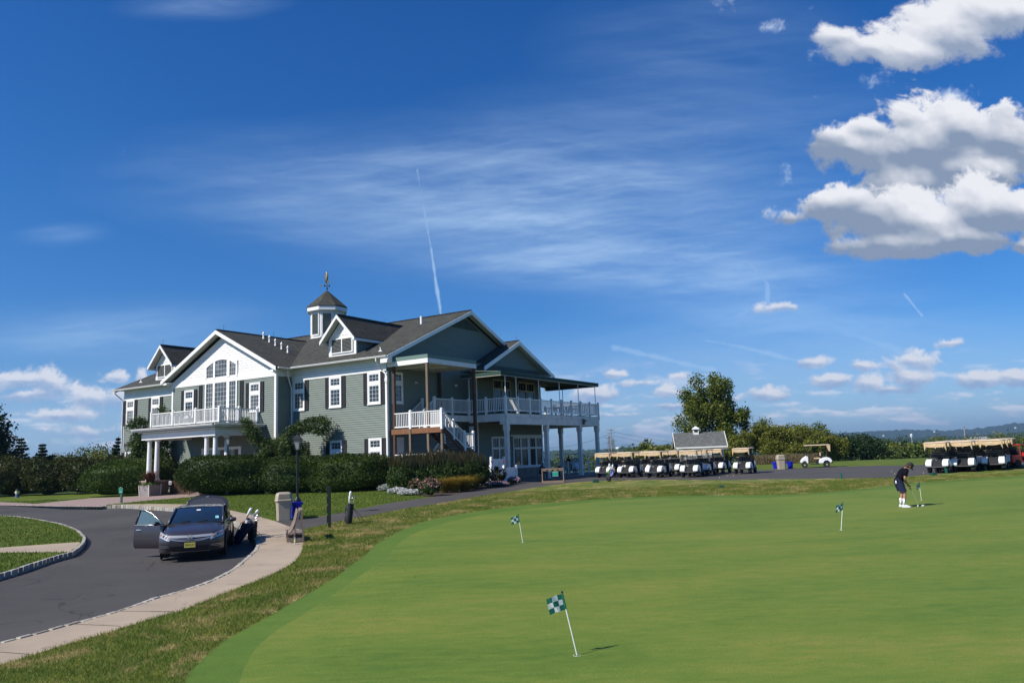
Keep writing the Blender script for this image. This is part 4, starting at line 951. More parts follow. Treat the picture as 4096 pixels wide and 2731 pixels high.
# windows and doors of the block behind the deck
m_tan=M('tan_frame',(.42,.38,.32),.5,.06)
def bigwin(b0,b1,z0,z1,sp,nc,name,mat,rows=1):
    f=B_();g=B_();x=-1.03
    f.box(x-.09,x,b0,b0+.14,z0,z1);f.box(x-.09,x,b1-.14,b1,z0,z1);f.box(x-.09,x,b0,b1,z1-.14,z1-.001);f.box(x-.09,x,b0+.14,b1-.14,z0,z0+.1);f.box(x-.085,x,b0+.14,b1-.14,sp-.08,sp+.08)
    for i in range(1,nc): q=b0+(b1-b0)*i/nc;f.box(x-.088,x,q-.09,q+.09,z0+.1,z1-.14)
    for i in range(nc):
        q0=b0+(b1-b0)*i/nc;q1=b0+(b1-b0)*(i+1)/nc
        for k in range(1,3): q=q0+(q1-q0)*k/3;f.box(x-.05,x,q-.011,q+.011,sp,z1-.1)
    g.box(x-.035,x-.02,b0+.14,b1-.14,z0+.1,z1-.14)
    o=f.build(name,mat,club);g.build('glass',M('shaded_glass',(.010,.014,.013),.05,.3,.8,spec=.5),o)  # glass colour darkened to stand in for shade under deck and awning
bigwin(11.7,14.4,5.15,8.17,7.35,2,'deck_door',m_tan);bigwin(15.55,18.4,5.15,8.17,7.35,2,'deck_door',m_tan)
bigwin(11.26,13.4,0.02,3.48,2.55,2,'terrace_door',m_white);bigwin(14.5,16.95,.95,3.48,2.5,2,'terrace_window',m_white);bigwin(17.05,19.4,.95,3.48,2.5,2,'terrace_window',m_white)
p=B_();p.box(-1.2,-1.03,14.2,19.55,-.1,.85);p.build('stone_base',m_stone,club);p=B_();p.box(-1.25,-1.03,14.15,19.6,.85,.94);p.box(-1.1,-1.03,14.2,19.6,3.5,3.62);p.box(-1.1,-1.03,16.9,17.1,.94,3.5);p.build('window_sill',m_white,club)
# ---------- planting ----------
LM=dict(
 yew=leafmat('yew_leaf',[(.010,.024,.003),(.020,.044,.004),(.036,.064,.005),(.10,.115,.010)],.2),
 bush=leafmat('hedge_leaf',[(.016,.030,.006),(.034,.054,.009),(.065,.072,.014),(.11,.075,.024)],.25),
 dark=leafmat('dark_leaf',[(.008,.022,.006),(.018,.042,.010),(.035,.065,.014)],.2),
 spruce=leafmat('spruce_needle',[(.010,.022,.010),(.022,.042,.018),(.05,.07,.03)],.1),
 cedar=leafmat('cedar_needle',[(.018,.040,.012),(.042,.08,.018),(.08,.125,.026),(.13,.13,.035)],.25),
 ash=leafmat('tree_leaf',[(.045,.07,.009),(.09,.125,.015),(.14,.17,.022),(.22,.21,.035)],.35),
 olive=leafmat('olive_leaf',[(.055,.075,.009),(.105,.13,.016),(.17,.18,.024),(.26,.22,.04)],.35),
 far=leafmat('far_leaf',[(.032,.055,.012),(.06,.095,.018),(.10,.13,.026)],.2))
m_bark=M('bark',(.12,.09,.065),.9,.3,3,.6)
def lump(d,rng,amp=.12,k=7,fr=3.2):
    s_=np.zeros(len(d))
    for i in range(k):
        v=rng.normal(size=3);v/=np.linalg.norm(v);s_+=np.sin((d@v)*fr*(1+.35*i)+rng.uniform(0,6.3))/(1+.3*i)
    return 1+amp*s_/1.6
def fibo(n):
    i=np.arange(n)+.5;ph=np.arccos(1-2*i/n);th=PI*(1+5**.5)*i
    return np.stack([np.cos(th)*np.sin(ph),np.sin(th)*np.sin(ph),np.cos(ph)],1)
def shrub(name,label,x,y,rx,ry,H,n,size,mat,seed=1,rz=0,p=3.,amp=.10,cat='shrub',group=None,core=.84,spike=0,fr=3.2,z0=None,under=-.25,parent=None,stuff=None):
    """dense shrub: leaf shell over a solid core added to block light, squarish plan"""
    rng=np.random.default_rng(seed)
    d=rng.normal(size=(n,3));d/=np.linalg.norm(d,axis=1)[:,None];d=d[d[:,2]>-.62]
    q=(np.abs(d)**p).sum(1)**(-1/p);R=q*lump(d,np.random.default_rng(seed+5),amp,fr=fr);R*=(1-.16*rng.random(len(d))**1.7)+spike*np.maximum(0,d[:,2])*rng.random(len(d))**4
    S=np.array([rx,ry,H/2]);P=d*R[:,None]*S;P[:,2]+=H/2*.92
    P[:,2]=np.maximum(P[:,2],.02+.1*rng.random(len(P)))
    V,Q=leaves(P,size,.25,.55,dirs=d*.9+rng.normal(size=d.shape)*.5,rng=rng)
    zz=h(x,y) if z0 is None else z0
    r=empty(name,(x,y,zz),rz,label,cat,group) if parent is None else empty(name,(x,y,zz),rz,parent=parent)
    npmesh('foliage',V,Q,mat,r)
    c=fibo(420);qc=(np.abs(c)**p).sum(1)**(-1/p)*lump(c,np.random.default_rng(seed+5),amp,fr=fr)*core;C_=c*qc[:,None]*S;C_[:,2]+=H/2*.9;C_[:,2]=np.maximum(C_[:,2],-.05)
    bm=bmesh.new();[bm.verts.new(v_) for v_ in C_];bmesh.ops.convex_hull(bm,input=bm.verts[:]);me=bpy.data.meshes.new('light_block_core');bm.to_mesh(me);bm.free();me.materials.append(mat)
    o=bpy.data.objects.new('light_block_core',me);COL.objects.link(o);o.parent=r  # solid leaf-coloured hull added inside the shell to block light
    return r
def tree(name,label,x,y,H,rx,ry,n,size,mat,seed=1,base=.28,k=26,cr=.30,cat='tree',group=None,z0=None,trunk=.16,asp=.6,flat=.8,limbs=True,ntr=1,drp=0,loc=True):
    rng=np.random.default_rng(seed);zz=(h(x,y)-.1) if z0 is None else z0
    r=empty(name,(x,y,zz),rng.uniform(0,6),label,cat,group)
    ch=H*(1-base);cz=H*base+ch/2
    c=rng.normal(size=(k,3));c/=np.linalg.norm(c,axis=1)[:,None];c*=(rng.random(k)**.45)[:,None]*np.array([1-cr,1-cr,1-cr*.8])
    c[:,0]*=rx;c[:,1]*=ry;c[:,2]*=ch/2
    t=(c[:,2]/(ch/2)+1)/2;w_=np.where(t<.3,.75+.8*t,1-.25*np.maximum(0,t-.5));c[:,0]*=w_;c[:,1]*=w_;c[:,2]+=cz
    rad=rng.uniform(.7,1.25,k)*cr
    idx=rng.integers(0,k,n);d=rng.normal(size=(n,3));d/=np.linalg.norm(d,axis=1)[:,None]
    rr=rng.random(n)**.40*(1+.22*rng.normal(size=n).clip(-1,1.6));P=c[idx]+d*rr[:,None]*rad[idx][:,None]*np.array([rx,ry,(rx+ry)/2*flat])
    P[:,2]-=drp*rng.random(n)
    keep=P[:,2]>H*base*.55;P=P[keep]
    V,Q=leaves(P,size,.0,asp,rng=rng);npmesh('crown',V,Q,mat,r)
    tb=MB();top=Vector((rng.normal()*.1*rx,rng.normal()*.1*ry,H*.86))
    for j in range(ntr):
        o=Vector((rng.normal()*.25*(ntr>1),rng.normal()*.25*(ntr>1),0));p1=Vector((top.x*.3+rng.normal()*.15,top.y*.3+rng.normal()*.15,H*.35))+o*1.5
        tb.tube([o,o*1.1+Vector((0,0,H*.1)),p1,(p1+top)/2,top],[trunk*1.25,trunk,trunk*.75,trunk*.45,trunk*.12],7)
        if limbs:
            for i in range(min(k,14)):
                e=Vector(c[i]);s_=Vector((0,0,0)).lerp(p1,min(1,.5+.5*rng.random()));s_=p1.lerp(top,max(0,min(.7,(e.z-H*.35)/(H*.6)-.2)));m_=(s_+e)/2+Vector((0,0,-.05*H*.3))
                tb.tube([s_,m_,e],[trunk*.4,trunk*.25,trunk*.07],5)
    tb.build('trunk',m_bark,r,smooth='all');return r
def spruce(name,label,x,y,H,R,n,mat,seed=1,cat='conifer',group=None):
    rng=np.random.default_rng(seed);r=empty(name,(x,y,h(x,y)-.1),rng.uniform(0,6),label,cat,group)
    P=[];D=[];tiers=int(H/.34);tb=MB();tb.tube([(0,0,0),(0,0,H*.97)],[.12+H*.008,.015],6)
    for t in range(tiers):
        z=.35+(H-.45)*t/tiers;Rr=R*(1-z/H)**1.05*rng.uniform(.75,1.15)+.05;nb=max(5,int(9*Rr/R+4))
        for b in range(nb):
            a=rng.uniform(0,2*PI);l=Rr*rng.uniform(.75,1.12);m=int(n/(tiers*nb)*(.3+1.5*Rr/R))+4
            s_=rng.random(m)**.7;q=np.stack([np.cos(a)*l*s_,np.sin(a)*l*s_,z-.22*l*s_+.18*l*s_**2*1.4],1);q+=rng.normal(size=q.shape)*np.array([.13,.13,.09])*(.15+l*.7)
            P.append(q);D.append(np.tile([np.cos(a),np.sin(a),-.1],(m,1)))
            tb.tube([(0,0,z),(math.cos(a)*l*.9,math.sin(a)*l*.9,z-.15*l)],[.02,.006],4)
    P=np.concatenate(P);D=np.concatenate(D);V,Q=leaves(P,.24,.1,.5,dirs=D,rng=rng);npmesh('crown',V,Q,mat,r);tb.build('trunk',m_bark,r);return r
def px(xv,Y): return (xv*1.7415-2048)/3120*Y*1.0
def wx(xv,yv,Y):
    p=atY(xv*1.7415,yv*1.7415,Y);return p
# clipped yew masses
shrub('yew_hedge','large rounded yew bush left of the portico beside the brick paving',-30.1,60.9,3.3,1.9,2.85,28000,.09,leafmat('yew_fresh',[(.014,.036,.004),(.028,.062,.005),(.05,.09,.007),(.12,.15,.014)],.2),3,.1,2.8,.07,'hedge','clipped yew masses along the front')
shrub('yew_hedge','big rounded yew mass right of the portico, nearest the parked car',-19.9,54.6,3.35,1.75,2.85,30000,.09,LM['yew'],5,.12,3.0,.08,'hedge','clipped yew masses along the front')
shrub('yew_hedge','middle yew mass behind the beige litter bin',-14.9,54.1,2.6,1.5,2.45,22000,.09,LM['yew'],8,.1,3.2,.10,'hedge','clipped yew masses along the front')
shrub('yew_hedge','yew mass under the corner of the clubhouse, behind the lamp post',-11.0,53.2,2.75,1.45,2.55,24000,.09,LM['yew'],13,.05,3.2,.10,'hedge','clipped yew masses along the front')
# reddish mixed hedge at far left
for i,(x,y,rx_,H_) in enumerate(((-48.6,70.5,2.5,3.5),(-45.0,70.2,2.4,3.4),(-41.3,70,2.3,3.25),(-37.9,69.6,2.2,3.2),(-34.9,69.2,2.2,3.0),(-32.0,68.8,2.0,2.8))):
    shrub('hedge_shrub',['russet-tinged shrub at the left picture edge','broad russet-green shrub behind the hydrant','leafy shrub just right of the hydrant','shrub in the middle of the mixed row','shrub second from the yew bush','small shrub next to the rounded yew bush'][i],x,y,rx_,1.7,H_,9000,.17,LM['bush'],20+i,.3*i,2.5,.16,'shrub','mixed hedge row at the far left',.78,spike=.18,fr=4)
tree('dark_tree','tall dark leafy tree cut by the left edge of the picture',-52.3,76,9.6,5.2,4.4,42000,.24,LM['dark'],31,.06,40,.34)
for i,(xv,yt,Y,R_) in enumerate(((50,1000,84,2.5),(98,1013,84,2.4),(273,998,76,2.0),(26,1030,83,2.2),(120,1038,86,2.0))):
    p=wx(xv,yt,Y);spruce('spruce',['pointed spruce above the left hedge, taller of the pair','second pointed spruce right of the taller one','slim dark spruce beside the left end of the clubhouse','low spruce half hidden by the dark tree','small spruce behind the second pointed one'][i],p.x,Y,p.z-h(p.x,Y)+.1,R_,15000,LM['spruce'],40+i,group='spruces behind the left hedge')
for i,(xv,yt,Y,w_) in enumerate(((150,1036,105,3.0),(178,1026,110,3.6),(208,1019,108,3.8),(238,1027,104,3.4),(262,1030,100,3.0),(128,1040,112,3.0))):
    p=wx(xv,yt,Y);tree('background_tree',['low tree behind the hedge, left of the dip','tree behind the hedge, second of the low group','roundest tree of the low group behind the hedge','wispy tree right of the roundest one','tree next to the slim spruce','smallest distant tree left of the low group'][i],p.x,Y,p.z-h(p.x,Y)+.3,w_,w_,3200,.26,LM['far' if i<3 else 'olive'],60+i,.15,14,.4,group='trees behind the left hedge')
# weeping cedars
def cedar(label,x,y,spec,seed,n=260):
    n*=3.2
    rng=np.random.default_rng(seed);r=empty('weeping_cedar',(x,y,h(x,y)),0,label,'conifer','weeping cedars against the clubhouse');tb=MB();P=[];D=[]
    tb.tube([Vector((0,0,0)),Vector((.1,0,1.5)),Vector((-.1,.1,2.8)),Vector(spec[0][0])],[.16,.13,.1,.07],7)
    for path in spec:
        path=[Vector(q) for q in path];tb.tube(path,[.06]+[.04]*(len(path)-2)+[.012] if len(path)>2 else [.05,.01],5)
        for a,b in zip(path[:-1],path[1:]):
            L=(b-a).length;m=int(L/.16)+1
            for i in range(m):
                c=a.lerp(b,(i+rng.random())/m);dr=rng.uniform(.2,.9);k=int(n*.16*(.5+dr))
                s_=rng.random(k);q=np.array([c.x,c.y,c.z])+rng.normal(size=(k,3))*np.array([.21,.21,.10])+np.outer(s_,np.array([rng.normal()*.12,rng.normal()*.12,-dr]))
                P.append(q);D.append(rng.normal(size=(k,3))*.8+np.array([0,0,.1]))
    P=np.concatenate(P);P[:,2]=np.maximum(P[:,2],.1);V,Q=leaves(P,.19,0,.26,dirs=np.concatenate(D),rng=rng);npmesh('foliage',V,Q,LM['cedar'],r);tb.build('trunk',m_bark,r);return r
def bpath(rng,n,H,R,zmin=.8):
    o=[]
    for i in range(n):
        a=rng.uniform(0,2*PI);z=rng.uniform(zmin,H);l=R*rng.uniform(.5,1)*(1-.35*z/H);u_,v_=math.cos(a),math.sin(a)
        o.append([(0,0,z),(u_*l*.5,v_*l*.5,z+.25),(u_*l,v_*l,z-.15),(u_*l*1.2,v_*l*1.2,z-.6)])
    return o
rg=np.random.default_rng(4)
s1=[[(0,0,3.9),(.3,0,4.4),(1.0,-.2,5.0)],[(0,0,4.6),(1.0,-.2,6.2),(.75,-.2,7.1)],[(1.0,-.2,6.2),(1.6,-.2,6.5),(1.9,-.2,6.0)],[(0,0,4.6),(-.9,-.2,6.1),(-1.8,-.2,5.6)],[(0,0,4.6),(.4,-.2,6.0),(1.3,-.2,5.9)],[(0,0,4.6),(-.8,0,5.1),(-1.4,-.1,4.8)],[(.9,-.2,5.0),(.3,-.3,5.2)],[(1.0,-.2,5.2),(1.5,-.3,4.9)]]+bpath(rg,28,4.8,2.0)
cedar('weeping cedar left of the portico columns, reaching up past the balcony',-29.3,63.2,s1,71,230)
s2=[[(0,0,3.6),(1.2,0,4.7),(2.2,-.1,5.1),(3.2,-.1,5.2),(3.6,-.1,4.6)],[(1.2,0,4.6),(2.6,-.2,4.5),(3.4,-.2,4.1)],[(0,0,3.5),(-1.4,-.2,3.9),(-2.0,-.3,4.9)],[(-1.8,-.3,4.4),(-2.4,-.3,5.5)],[(0,0,3.2),(1.5,-.2,3.6),(2.0,-.2,2.9)]]+bpath(rg,28,3.6,2.5,.9)
cedar('spreading weeping cedar with a long arm over the yew hedge, right of the portico',-16.9,56.0,s2,72,230)
# planting bed by the stairs
for i,(x,y,rx_,H_) in enumerate(((-6.7,49.9,1.45,2.0),(-4.9,50.1,1.5,2.12),(-3.2,50.4,1.3,1.95))):
    o=shrub('plumed_shrub',['leafy shrub with brown plumes, at the left end of the flower bed','middle shrub of brown plumes in the flower bed','shrub with brown plumes beside the white fence'][i],x,y,rx_,1.2,H_,9000,.11,leafmat('plume_leaf',[(.022,.05,.010),(.05,.09,.018),(.085,.12,.028)],.25),80+i,0,2.4,.14,'shrub','plumed shrubs in the flower bed',.75,fr=5)
    rng=np.random.default_rng(90+i);mb=MB()
    for k in range(420):
        a=rng.uniform(0,2*PI);q=rng.random()**.5;X_,Y_=math.cos(a)*q*rx_,math.sin(a)*q*1.1;zt=H_*(1.08-.16*q*q)*rng.uniform(.93,1.13);zb=zt-.5;dx=rng.normal()*.08
        mb.tube([(X_,Y_,zb),(X_+dx*.5,Y_,(zb+zt)/2+.1),(X_+dx,Y_,zt+.14)],[.010,.034,.006],3,cap=False)
    mb.build('flower_plumes',leafmat('plume',[(.13,.10,.035),(.20,.155,.06),(.29,.23,.10)],.2),o,norm=False)
def tuft(name,label,x,y,R,H,n,mat,seed,cat,w_=.012,group=None,par=None,z0=None):
    rng=np.random.default_rng(seed);V=[];
    for k in range(n):
        a=rng.uniform(0,2*PI);l=R*rng.random()**.6;r0=R*.25*rng.random();hh=H*rng.uniform(.6,1.1);u_,v_=math.cos(a),math.sin(a);s_=Vector((-v_,u_,0))*w_
        p0=Vector((u_*r0,v_*r0,0));p1=Vector((u_*(r0+l*.35),v_*(r0+l*.35),hh*.75));p2=Vector((u_*(r0+l),v_*(r0+l),hh*rng.uniform(.6,1)))
        V+=[p0-s_,p0+s_,p1+s_,p1-s_,p1-s_,p1+s_,p2+s_*.2,p2-s_*.2]
    V=np.array([tuple(v_) for v_ in V]);Q=np.arange(len(V)).reshape(-1,4);z=h(x,y) if z0 is None else z0
    if par is not None: return npmesh(name,V,Q,mat,par,(x,y,z))
    return npmesh(name,V,Q,mat,None,(x,y,z),label=label,category=cat) if False else tag(npmesh(name,V,Q,mat,None,(x,y,z)),label,cat,group)
mg=leafmat('bronze_grass',[(.20,.06,.02),(.28,.16,.02),(.30,.26,.04),(.18,.20,.04)],.4)
for i,(xv,yv,R_) in enumerate(((1020,1132,.75),(1042,1131,.8),(1065,1128,.85),(1086,1124,.75))):
    g=G(xv*s7,yv*s7);tuft('ornamental_grass',['rust coloured ornamental grass, leftmost clump','golden rust grass clump, second from left','yellow-green grass clump, third from left','green-gold grass clump nearest the dark canna'][i],g.x,g.y+.45,R_*1.15,.95,1100,mg,100+i,'grass clump',.007,'ornamental grasses at the path edge')
def mound(name,label,xv,yv,R_,H_,mat,seed,fl=None,n=2600,size=.07,cat='plant',group=None,nf=120):
    g=G(xv*s7,yv*s7);o=shrub(name,label,g.x,g.y+R_*.7,R_,R_*.75,H_,n,size,mat,seed,0,2.2,.15,cat,group,.7,fr=5)
    if fl:
        rng=np.random.default_rng(seed);d=rng.normal(size=(nf,3));d/=np.linalg.norm(d,axis=1)[:,None];d[:,2]=np.abs(d[:,2]);d[:,1]=-np.abs(d[:,1]);P=d*np.array([R_,R_*.75,H_/2])*1.02;P[:,2]+=H_*.45
        P=np.repeat(P,6,0)+rng.normal(size=(nf*6,3))*.025;V,Q=leaves(P,.06,0,.9,rng=rng);npmesh('blossoms',V,Q,fl,o)
    return o
mf=lambda nm,c:leafmat(nm,c,.3)
pink=mf('pink_petal',[(.45,.12,.16),(.6,.25,.27),(.7,.45,.42)]);white_=mf('white_petal',[(.6,.58,.55),(.8,.78,.76)]);redp=mf('red_petal',[(.5,.01,.01),(.75,.03,.02)])
mix_=mf('bedding_petal',[(.35,.04,.12),(.75,.7,.72),(.6,.2,.35),(.8,.78,.78)])
rl=leafmat('rose_leaf',[(.02,.05,.01),(.045,.085,.02),(.08,.12,.03)],.25);sv=leafmat('silver_leaf',[(.22,.26,.23),(.36,.40,.36),(.55,.57,.52)],.2)
mound('rose_bush','pale pink flowering rose bush, left one',953,1131,.45,.85,rl,111,pink,group='rose bushes',nf=26)
mound('rose_bush','denser pink flowering rose bush, right one at the bed corner',985,1140,.62,1.05,rl,112,pink,group='rose bushes',nf=60)
mound('silver_plant','grey-green silver leaved clump under the yew hedge',887,1128,.62,.45,sv,113,None,group='silver leaved clumps')
mound('silver_plant','bright silver white clump, middle one',912,1134,.62,.35,sv,114,white_,group='silver leaved clumps')
mound('silver_plant','bright silver white clump nearest the rose bush',940,1138,.7,.32,sv,115,white_,group='silver leaved clumps')
mound('bedding_flowers','low pink and white bedding flowers in front of the canna',1140,1117,.8,.32,rl,116,mix_,cat='flowers',nf=160)
mound('bedding_flowers','white and magenta bedding flowers at the foot of the white fence',1172,1112,.7,.5,rl,117,mix_,cat='flowers',nf=120)
def canna(label,xv,yv,mat,seed,Hh,fl=False):
    g=G(xv*s7,yv*s7);r=empty('canna_plant',(g.x,g.y+.3,g.z),0,label,'plant','broad leaved cannas by the fence');rng=np.random.default_rng(seed);mb=MB()
    for k in range(46):
        a=rng.uniform(0,2*PI);b=rng.random()*.5;el=rng.uniform(.55,1.25);L=rng.uniform(.45,.8);z=rng.uniform(.1,Hh*.7);u_=Vector((math.cos(a)*math.cos(el),math.sin(a)*math.cos(el),math.sin(el)));s_=Vector((-math.sin(a),math.cos(a),0))*L*.2;o=Vector((math.cos(a)*b,math.sin(a)*b*.6,z));n_v=u_.cross(s_).normalized()*.05
        q=[o,o+u_*L*.35+s_*.9,o+u_*L*.7+s_*.8-n_v,o+u_*L-n_v*2,o+u_*L*.7-s_*.8-n_v,o+u_*L*.35-s_*.9,o+u_*L*.5+n_v]
        mb.add([tuple(v_) for v_ in q],[(0,1,6),(1,2,6),(2,3,6),(3,4,6),(4,5,6),(5,0,6)])
    mb.build('leaves',mat,r,norm=False)
    st_=MB()
    for k in range(6): x,y=rng.normal()*.25,rng.normal()*.15;st_.tube([(x,y,0),(x*1.1,y,Hh*(.9 if k>1 else 1.25))],[.02,.012],5)
    st_.build('stems',M('plant_stem',(.06,.08,.03),.7),r)
    if fl:
        for k in range(2):
            x=(-.35,.45)[k];P=np.array([x,0,Hh*1.22])+rng.normal(size=(40,3))*np.array([.03,.03,.045]);V,Q=leaves(P,.06,0,.8,rng=rng);npmesh('red_flower',V,Q,redp,r)
canna('bright green broad leaved canna clump',1112,1117,leafmat('canna_green',[(.03,.09,.015),(.05,.15,.02),(.09,.20,.03)],.3),121,1.15)
canna('bronze leaved canna with two red flower heads',1143,1116,leafmat('canna_bronze',[(.02,.02,.012),(.035,.035,.015),(.05,.045,.02)],.2),122,1.3,True)
canna('low dark leaved canna left of the green one',1093,1121,leafmat('canna_bronze',[],.2),123,.6)
# ---------- trees beyond the car park ----------
tree('big_tree','tall spreading tree with an open crown behind the small shed',wx(1645,1000,100).x,100,12.6,6.1,5.4,30000,.25,LM['ash'],205,.16,58,.185,trunk=.24,flat=.95,drp=.9)
sp=[(1600,922,99,2.4),(1700,945,98,2.6)]
for i,(xv,yt,Y,w_,mt,nn) in enumerate(((1728,962,96,2.4,'olive',5200),(1755,948,99,2.9,'ash',7000),(1785,968,93,2.8,'olive',6500),(1808,972,97,2.3,'olive',4500),(1835,975,95,2.6,'olive',6000),(1862,963,97,3.2,'ash',7500),(1893,985,93,2.6,'olive',5500),(1918,990,98,2.6,'olive',5000),(1700,985,94,2.4,'olive',5000),(1668,1005,97,2.2,'ash',4200),(1770,1010,88,1.9,'olive',3800),(1850,1012,88,2.2,'olive',4200),(1815,1018,87,1.6,'olive',3200))):
    p=wx(xv,yt,Y);tree('field_tree',['olive green tree right of the big tree','taller feathery tree in the row','leafy tree above the blue bins','thin tree between two fuller ones','tree left of the round topped one','round topped taller tree in the row','low tree above the lone white cart','last low tree of the row on the right','tree under the right side of the big tree','shrubby tree behind the shed wall','short bushy tree in front of the row','short bushy tree behind the lone white cart','smallest bushy tree behind the litter bin'][i],p.x,Y,max(2,p.z-h(p.x,Y)+.3),w_,w_*.9,nn,.20,LM[mt],210+i,.12,18,.34,group='trees in a row beyond the car park',ntr=2,trunk=.09,drp=.3)
for i,(xv,yt,Y,w_) in enumerate(((1948,1002,104,3.0),(1972,993,108,3.6),(1995,1003,112,3.2),(1920,1003,108,3.0))):
    p=wx(xv,yt,Y);tree('dark_field_tree',['dark green tree right of the lone cart','tallest dense dark tree right of the row','dark tree with a rounded shoulder','dark tree behind the end of the row'][i],p.x,Y,p.z-h(p.x,Y)+.3,w_,w_,5200,.24,LM['dark'],240+i,.08,20,.36,group='dense dark trees on the right')
k=0
MID=[(2022,1018,130,4,'far'),(2045,1012,150,4.5,'far'),(2072,1006,165,5,'dark'),(2100,1003,175,5.2,'dark'),(2130,1010,150,5,'far'),(2160,1004,165,5.5,'olive'),(2190,1010,150,5,'far'),(2222,1008,160,5.5,'olive'),(2252,1002,170,6,'far'),(2285,996,165,6,'olive'),(2318,990,175,6,'far'),(2345,984,165,6.5,'olive'),(2370,988,175,6,'far'),(2200,1022,128,4.2,'far'),(2115,1024,130,4.2,'far'),(2145,1022,128,3.8,'olive'),(2260,1020,126,4,'olive'),(2310,1016,128,4.5,'far'),(2347,1014,130,4.5,'dark'),(2030,1034,118,3.2,'far'),(2062,1032,120,3.5,'olive'),(2090,1035,118,3.,'far')]
ords=['first','second','third','fourth','fifth','sixth','seventh','eighth','ninth','tenth','eleventh','twelfth','thirteenth']
for i,(xv,yt,Y,w_,mt) in enumerate(MID):
    p=wx(xv,yt,Y);back=i<13;j=i if back else i-13
    tree('valley_tree',('%s tree from the left in the far rank beyond the right lawn'%ords[j]) if back else ('%s tree in the nearer rank beyond the right lawn, counted from the left'%ords[[4,2,3,5,6,7,0,1,8][j] if j<9 else j]),p.x,Y,p.z-h(p.x,Y)+.5,w_,w_,3400,.36,LM[mt],260+i,.05,16,.38,group='trees in the valley on the right',limbs=False)
# tree belt behind the carts, left of the shed
for i,(xv,yt,Y,w_,mt) in enumerate(((1292,1030,190,6,'far'),(1318,1033,175,5.5,'far'),(1342,1029,190,6,'dark'),(1366,1032,170,5.5,'far'),(1388,1034,165,5.5,'far'),(1425,1024,150,4,'far'),(1448,1026,160,5,'far'),(1474,1008,128,2.6,'ash'),(1490,1026,165,5,'far'),(1512,1022,118,3.6,'olive'),(1530,1016,125,3.6,'olive'),(1548,1020,160,5,'dark'),(1402,1036,150,4.5,'olive'),(1460,1032,140,4.5,'far'))):
    p=wx(xv,yt,Y);tree('belt_tree',['tree seen left of the second deck column','tree seen between the deck columns, left one','dark tree seen between the deck columns','tree seen just left of the third deck column','tree seen right of the third deck column','small tree right of the lattice pylons','tree over the first golf carts','slender taller tree over the golf carts','tree left of the shed roof, lower one','olive tree by the left end of the shed','taller olive tree touching the shed roof','dark tree behind the shed eave','tree at the foot of the utility pole','rounded tree left of the slender one'][i],p.x,Y,p.z-h(p.x,Y)+.5,w_,w_,3000,.34,LM[mt],300+i,.05,14,.38,group='trees behind the golf carts',limbs=False)
# rough dry grass at the foot of the row, far woods
def strewn(name,pts,mat,size,asp,**kw):
    V,Q=leaves(pts,size,.0,asp);return tag(npmesh(name,V,Q,mat),**kw)
P=[]
for i in range(9000):
    xv=NR.uniform(1690,1862);Y=NR.uniform(81,86);x=px(xv,Y);P.append((x,Y,h(x,Y)+NR.random()**1.3*.9))
V,Q=leaves(np.array(P),.3,0,.12,dirs=np.tile([0,0,1.],(len(P),1)));tag(npmesh('tall_grass',V,Q,leafmat('dry_grass',[(.08,.07,.03),(.16,.12,.06),(.22,.17,.09)],.3)),'tall dry grass at the foot of the tree row','grass',kind='stuff')
P=[]
for i in range(1500):
    Y=NR.uniform(230,900)**1.0;x=NR.uniform(-.25,.95)*Y if NR.random()<.85 else NR.uniform(-.95,-.55)*Y
    zt=hfar(x,Y);R_=NR.uniform(5,9);Hh=NR.uniform(7,12)*(1+.0*Y)
    m=70;d=NR.normal(size=(m,3));d/=np.linalg.norm(d,axis=1)[:,None];d[:,2]=np.abs(d[:,2]);P.append(np.array([x,Y,zt+Hh*.3])+d*np.array([R_,R_,Hh*.7])*(.7+.4*NR.random((m,1))))
P=np.concatenate(P);V,Q=leaves(P,2.6,0,.7,.3);tag(npmesh('distant_woods',V,Q,LM['far']),'dark green woods filling the valley to the foot of the hills','woods',kind='stuff')
# far ridge
rg=MB();rng=np.random.default_rng(5)
def ridge(D,prof,zb,seed,nm):
    xs_=np.linspace(prof[0][0],prof[-1][0],420);zz=np.interp(xs_,[q[0] for q in prof],[q[1] for q in prof]);rr=np.random.default_rng(seed)
    V=[];n_=len(xs_);W_=[0,.25,.5,.75,1.0]
    for j,t in enumerate(W_):
        for i,xv in enumerate(xs_):
            Y=D*(.80+.2*t);c=wx(xv,zz[i],D);g=wx(xv,zz[i],Y)
            V.append((c.x*(Y/D),Y,-28+(c.z+28)*(t*t*(3-2*t))+(rr.normal()*D*.0007 if j==4 else rr.normal()*D*.0012)))
    Q=[(j*n_+i,j*n_+i+1,(j+1)*n_+i+1,(j+1)*n_+i) for j in range(4) for i in range(n_-1)]
    return npmesh(nm,np.array(V),np.array(Q),LM_h,kind='structure')
def hillmat():
    m,n,b,o=nt_new('wooded_hill');v=coord(n,'Object',(.01,.01,.01))
    c=ramp(n,noise(n,v,2.5,9,.75),[(.35,(.012,.028,.012)),(.65,(.035,.06,.02))]);n.links.new(c,b.inputs[0]);b.inputs['Roughness'].default_value=1;b.inputs['Specular IOR Level'].default_value=0;return m
LM_h=hillmat()
ridge(5200,[(-100,1080),(200,1055),(700,1050),(1200,1038),(1290,1036),(1420,1033),(1560,1020),(1700,1010),(1800,1003),(1900,996),(1950,993),(2000,990),(2090,986),(2160,988),(2220,986),(2290,978),(2352,970),(2500,958)],-28,6,'hills')
ridge(2600,[(-100,1088),(200,1062),(800,1055),(1280,1034),(1400,1030),(1500,1022),(1560,1026),(1700,1022),(1900,1010),(2000,1008),(2060,1006),(2120,1003),(2250,1000),(2352,992),(2500,985)],-28,8,'hills')
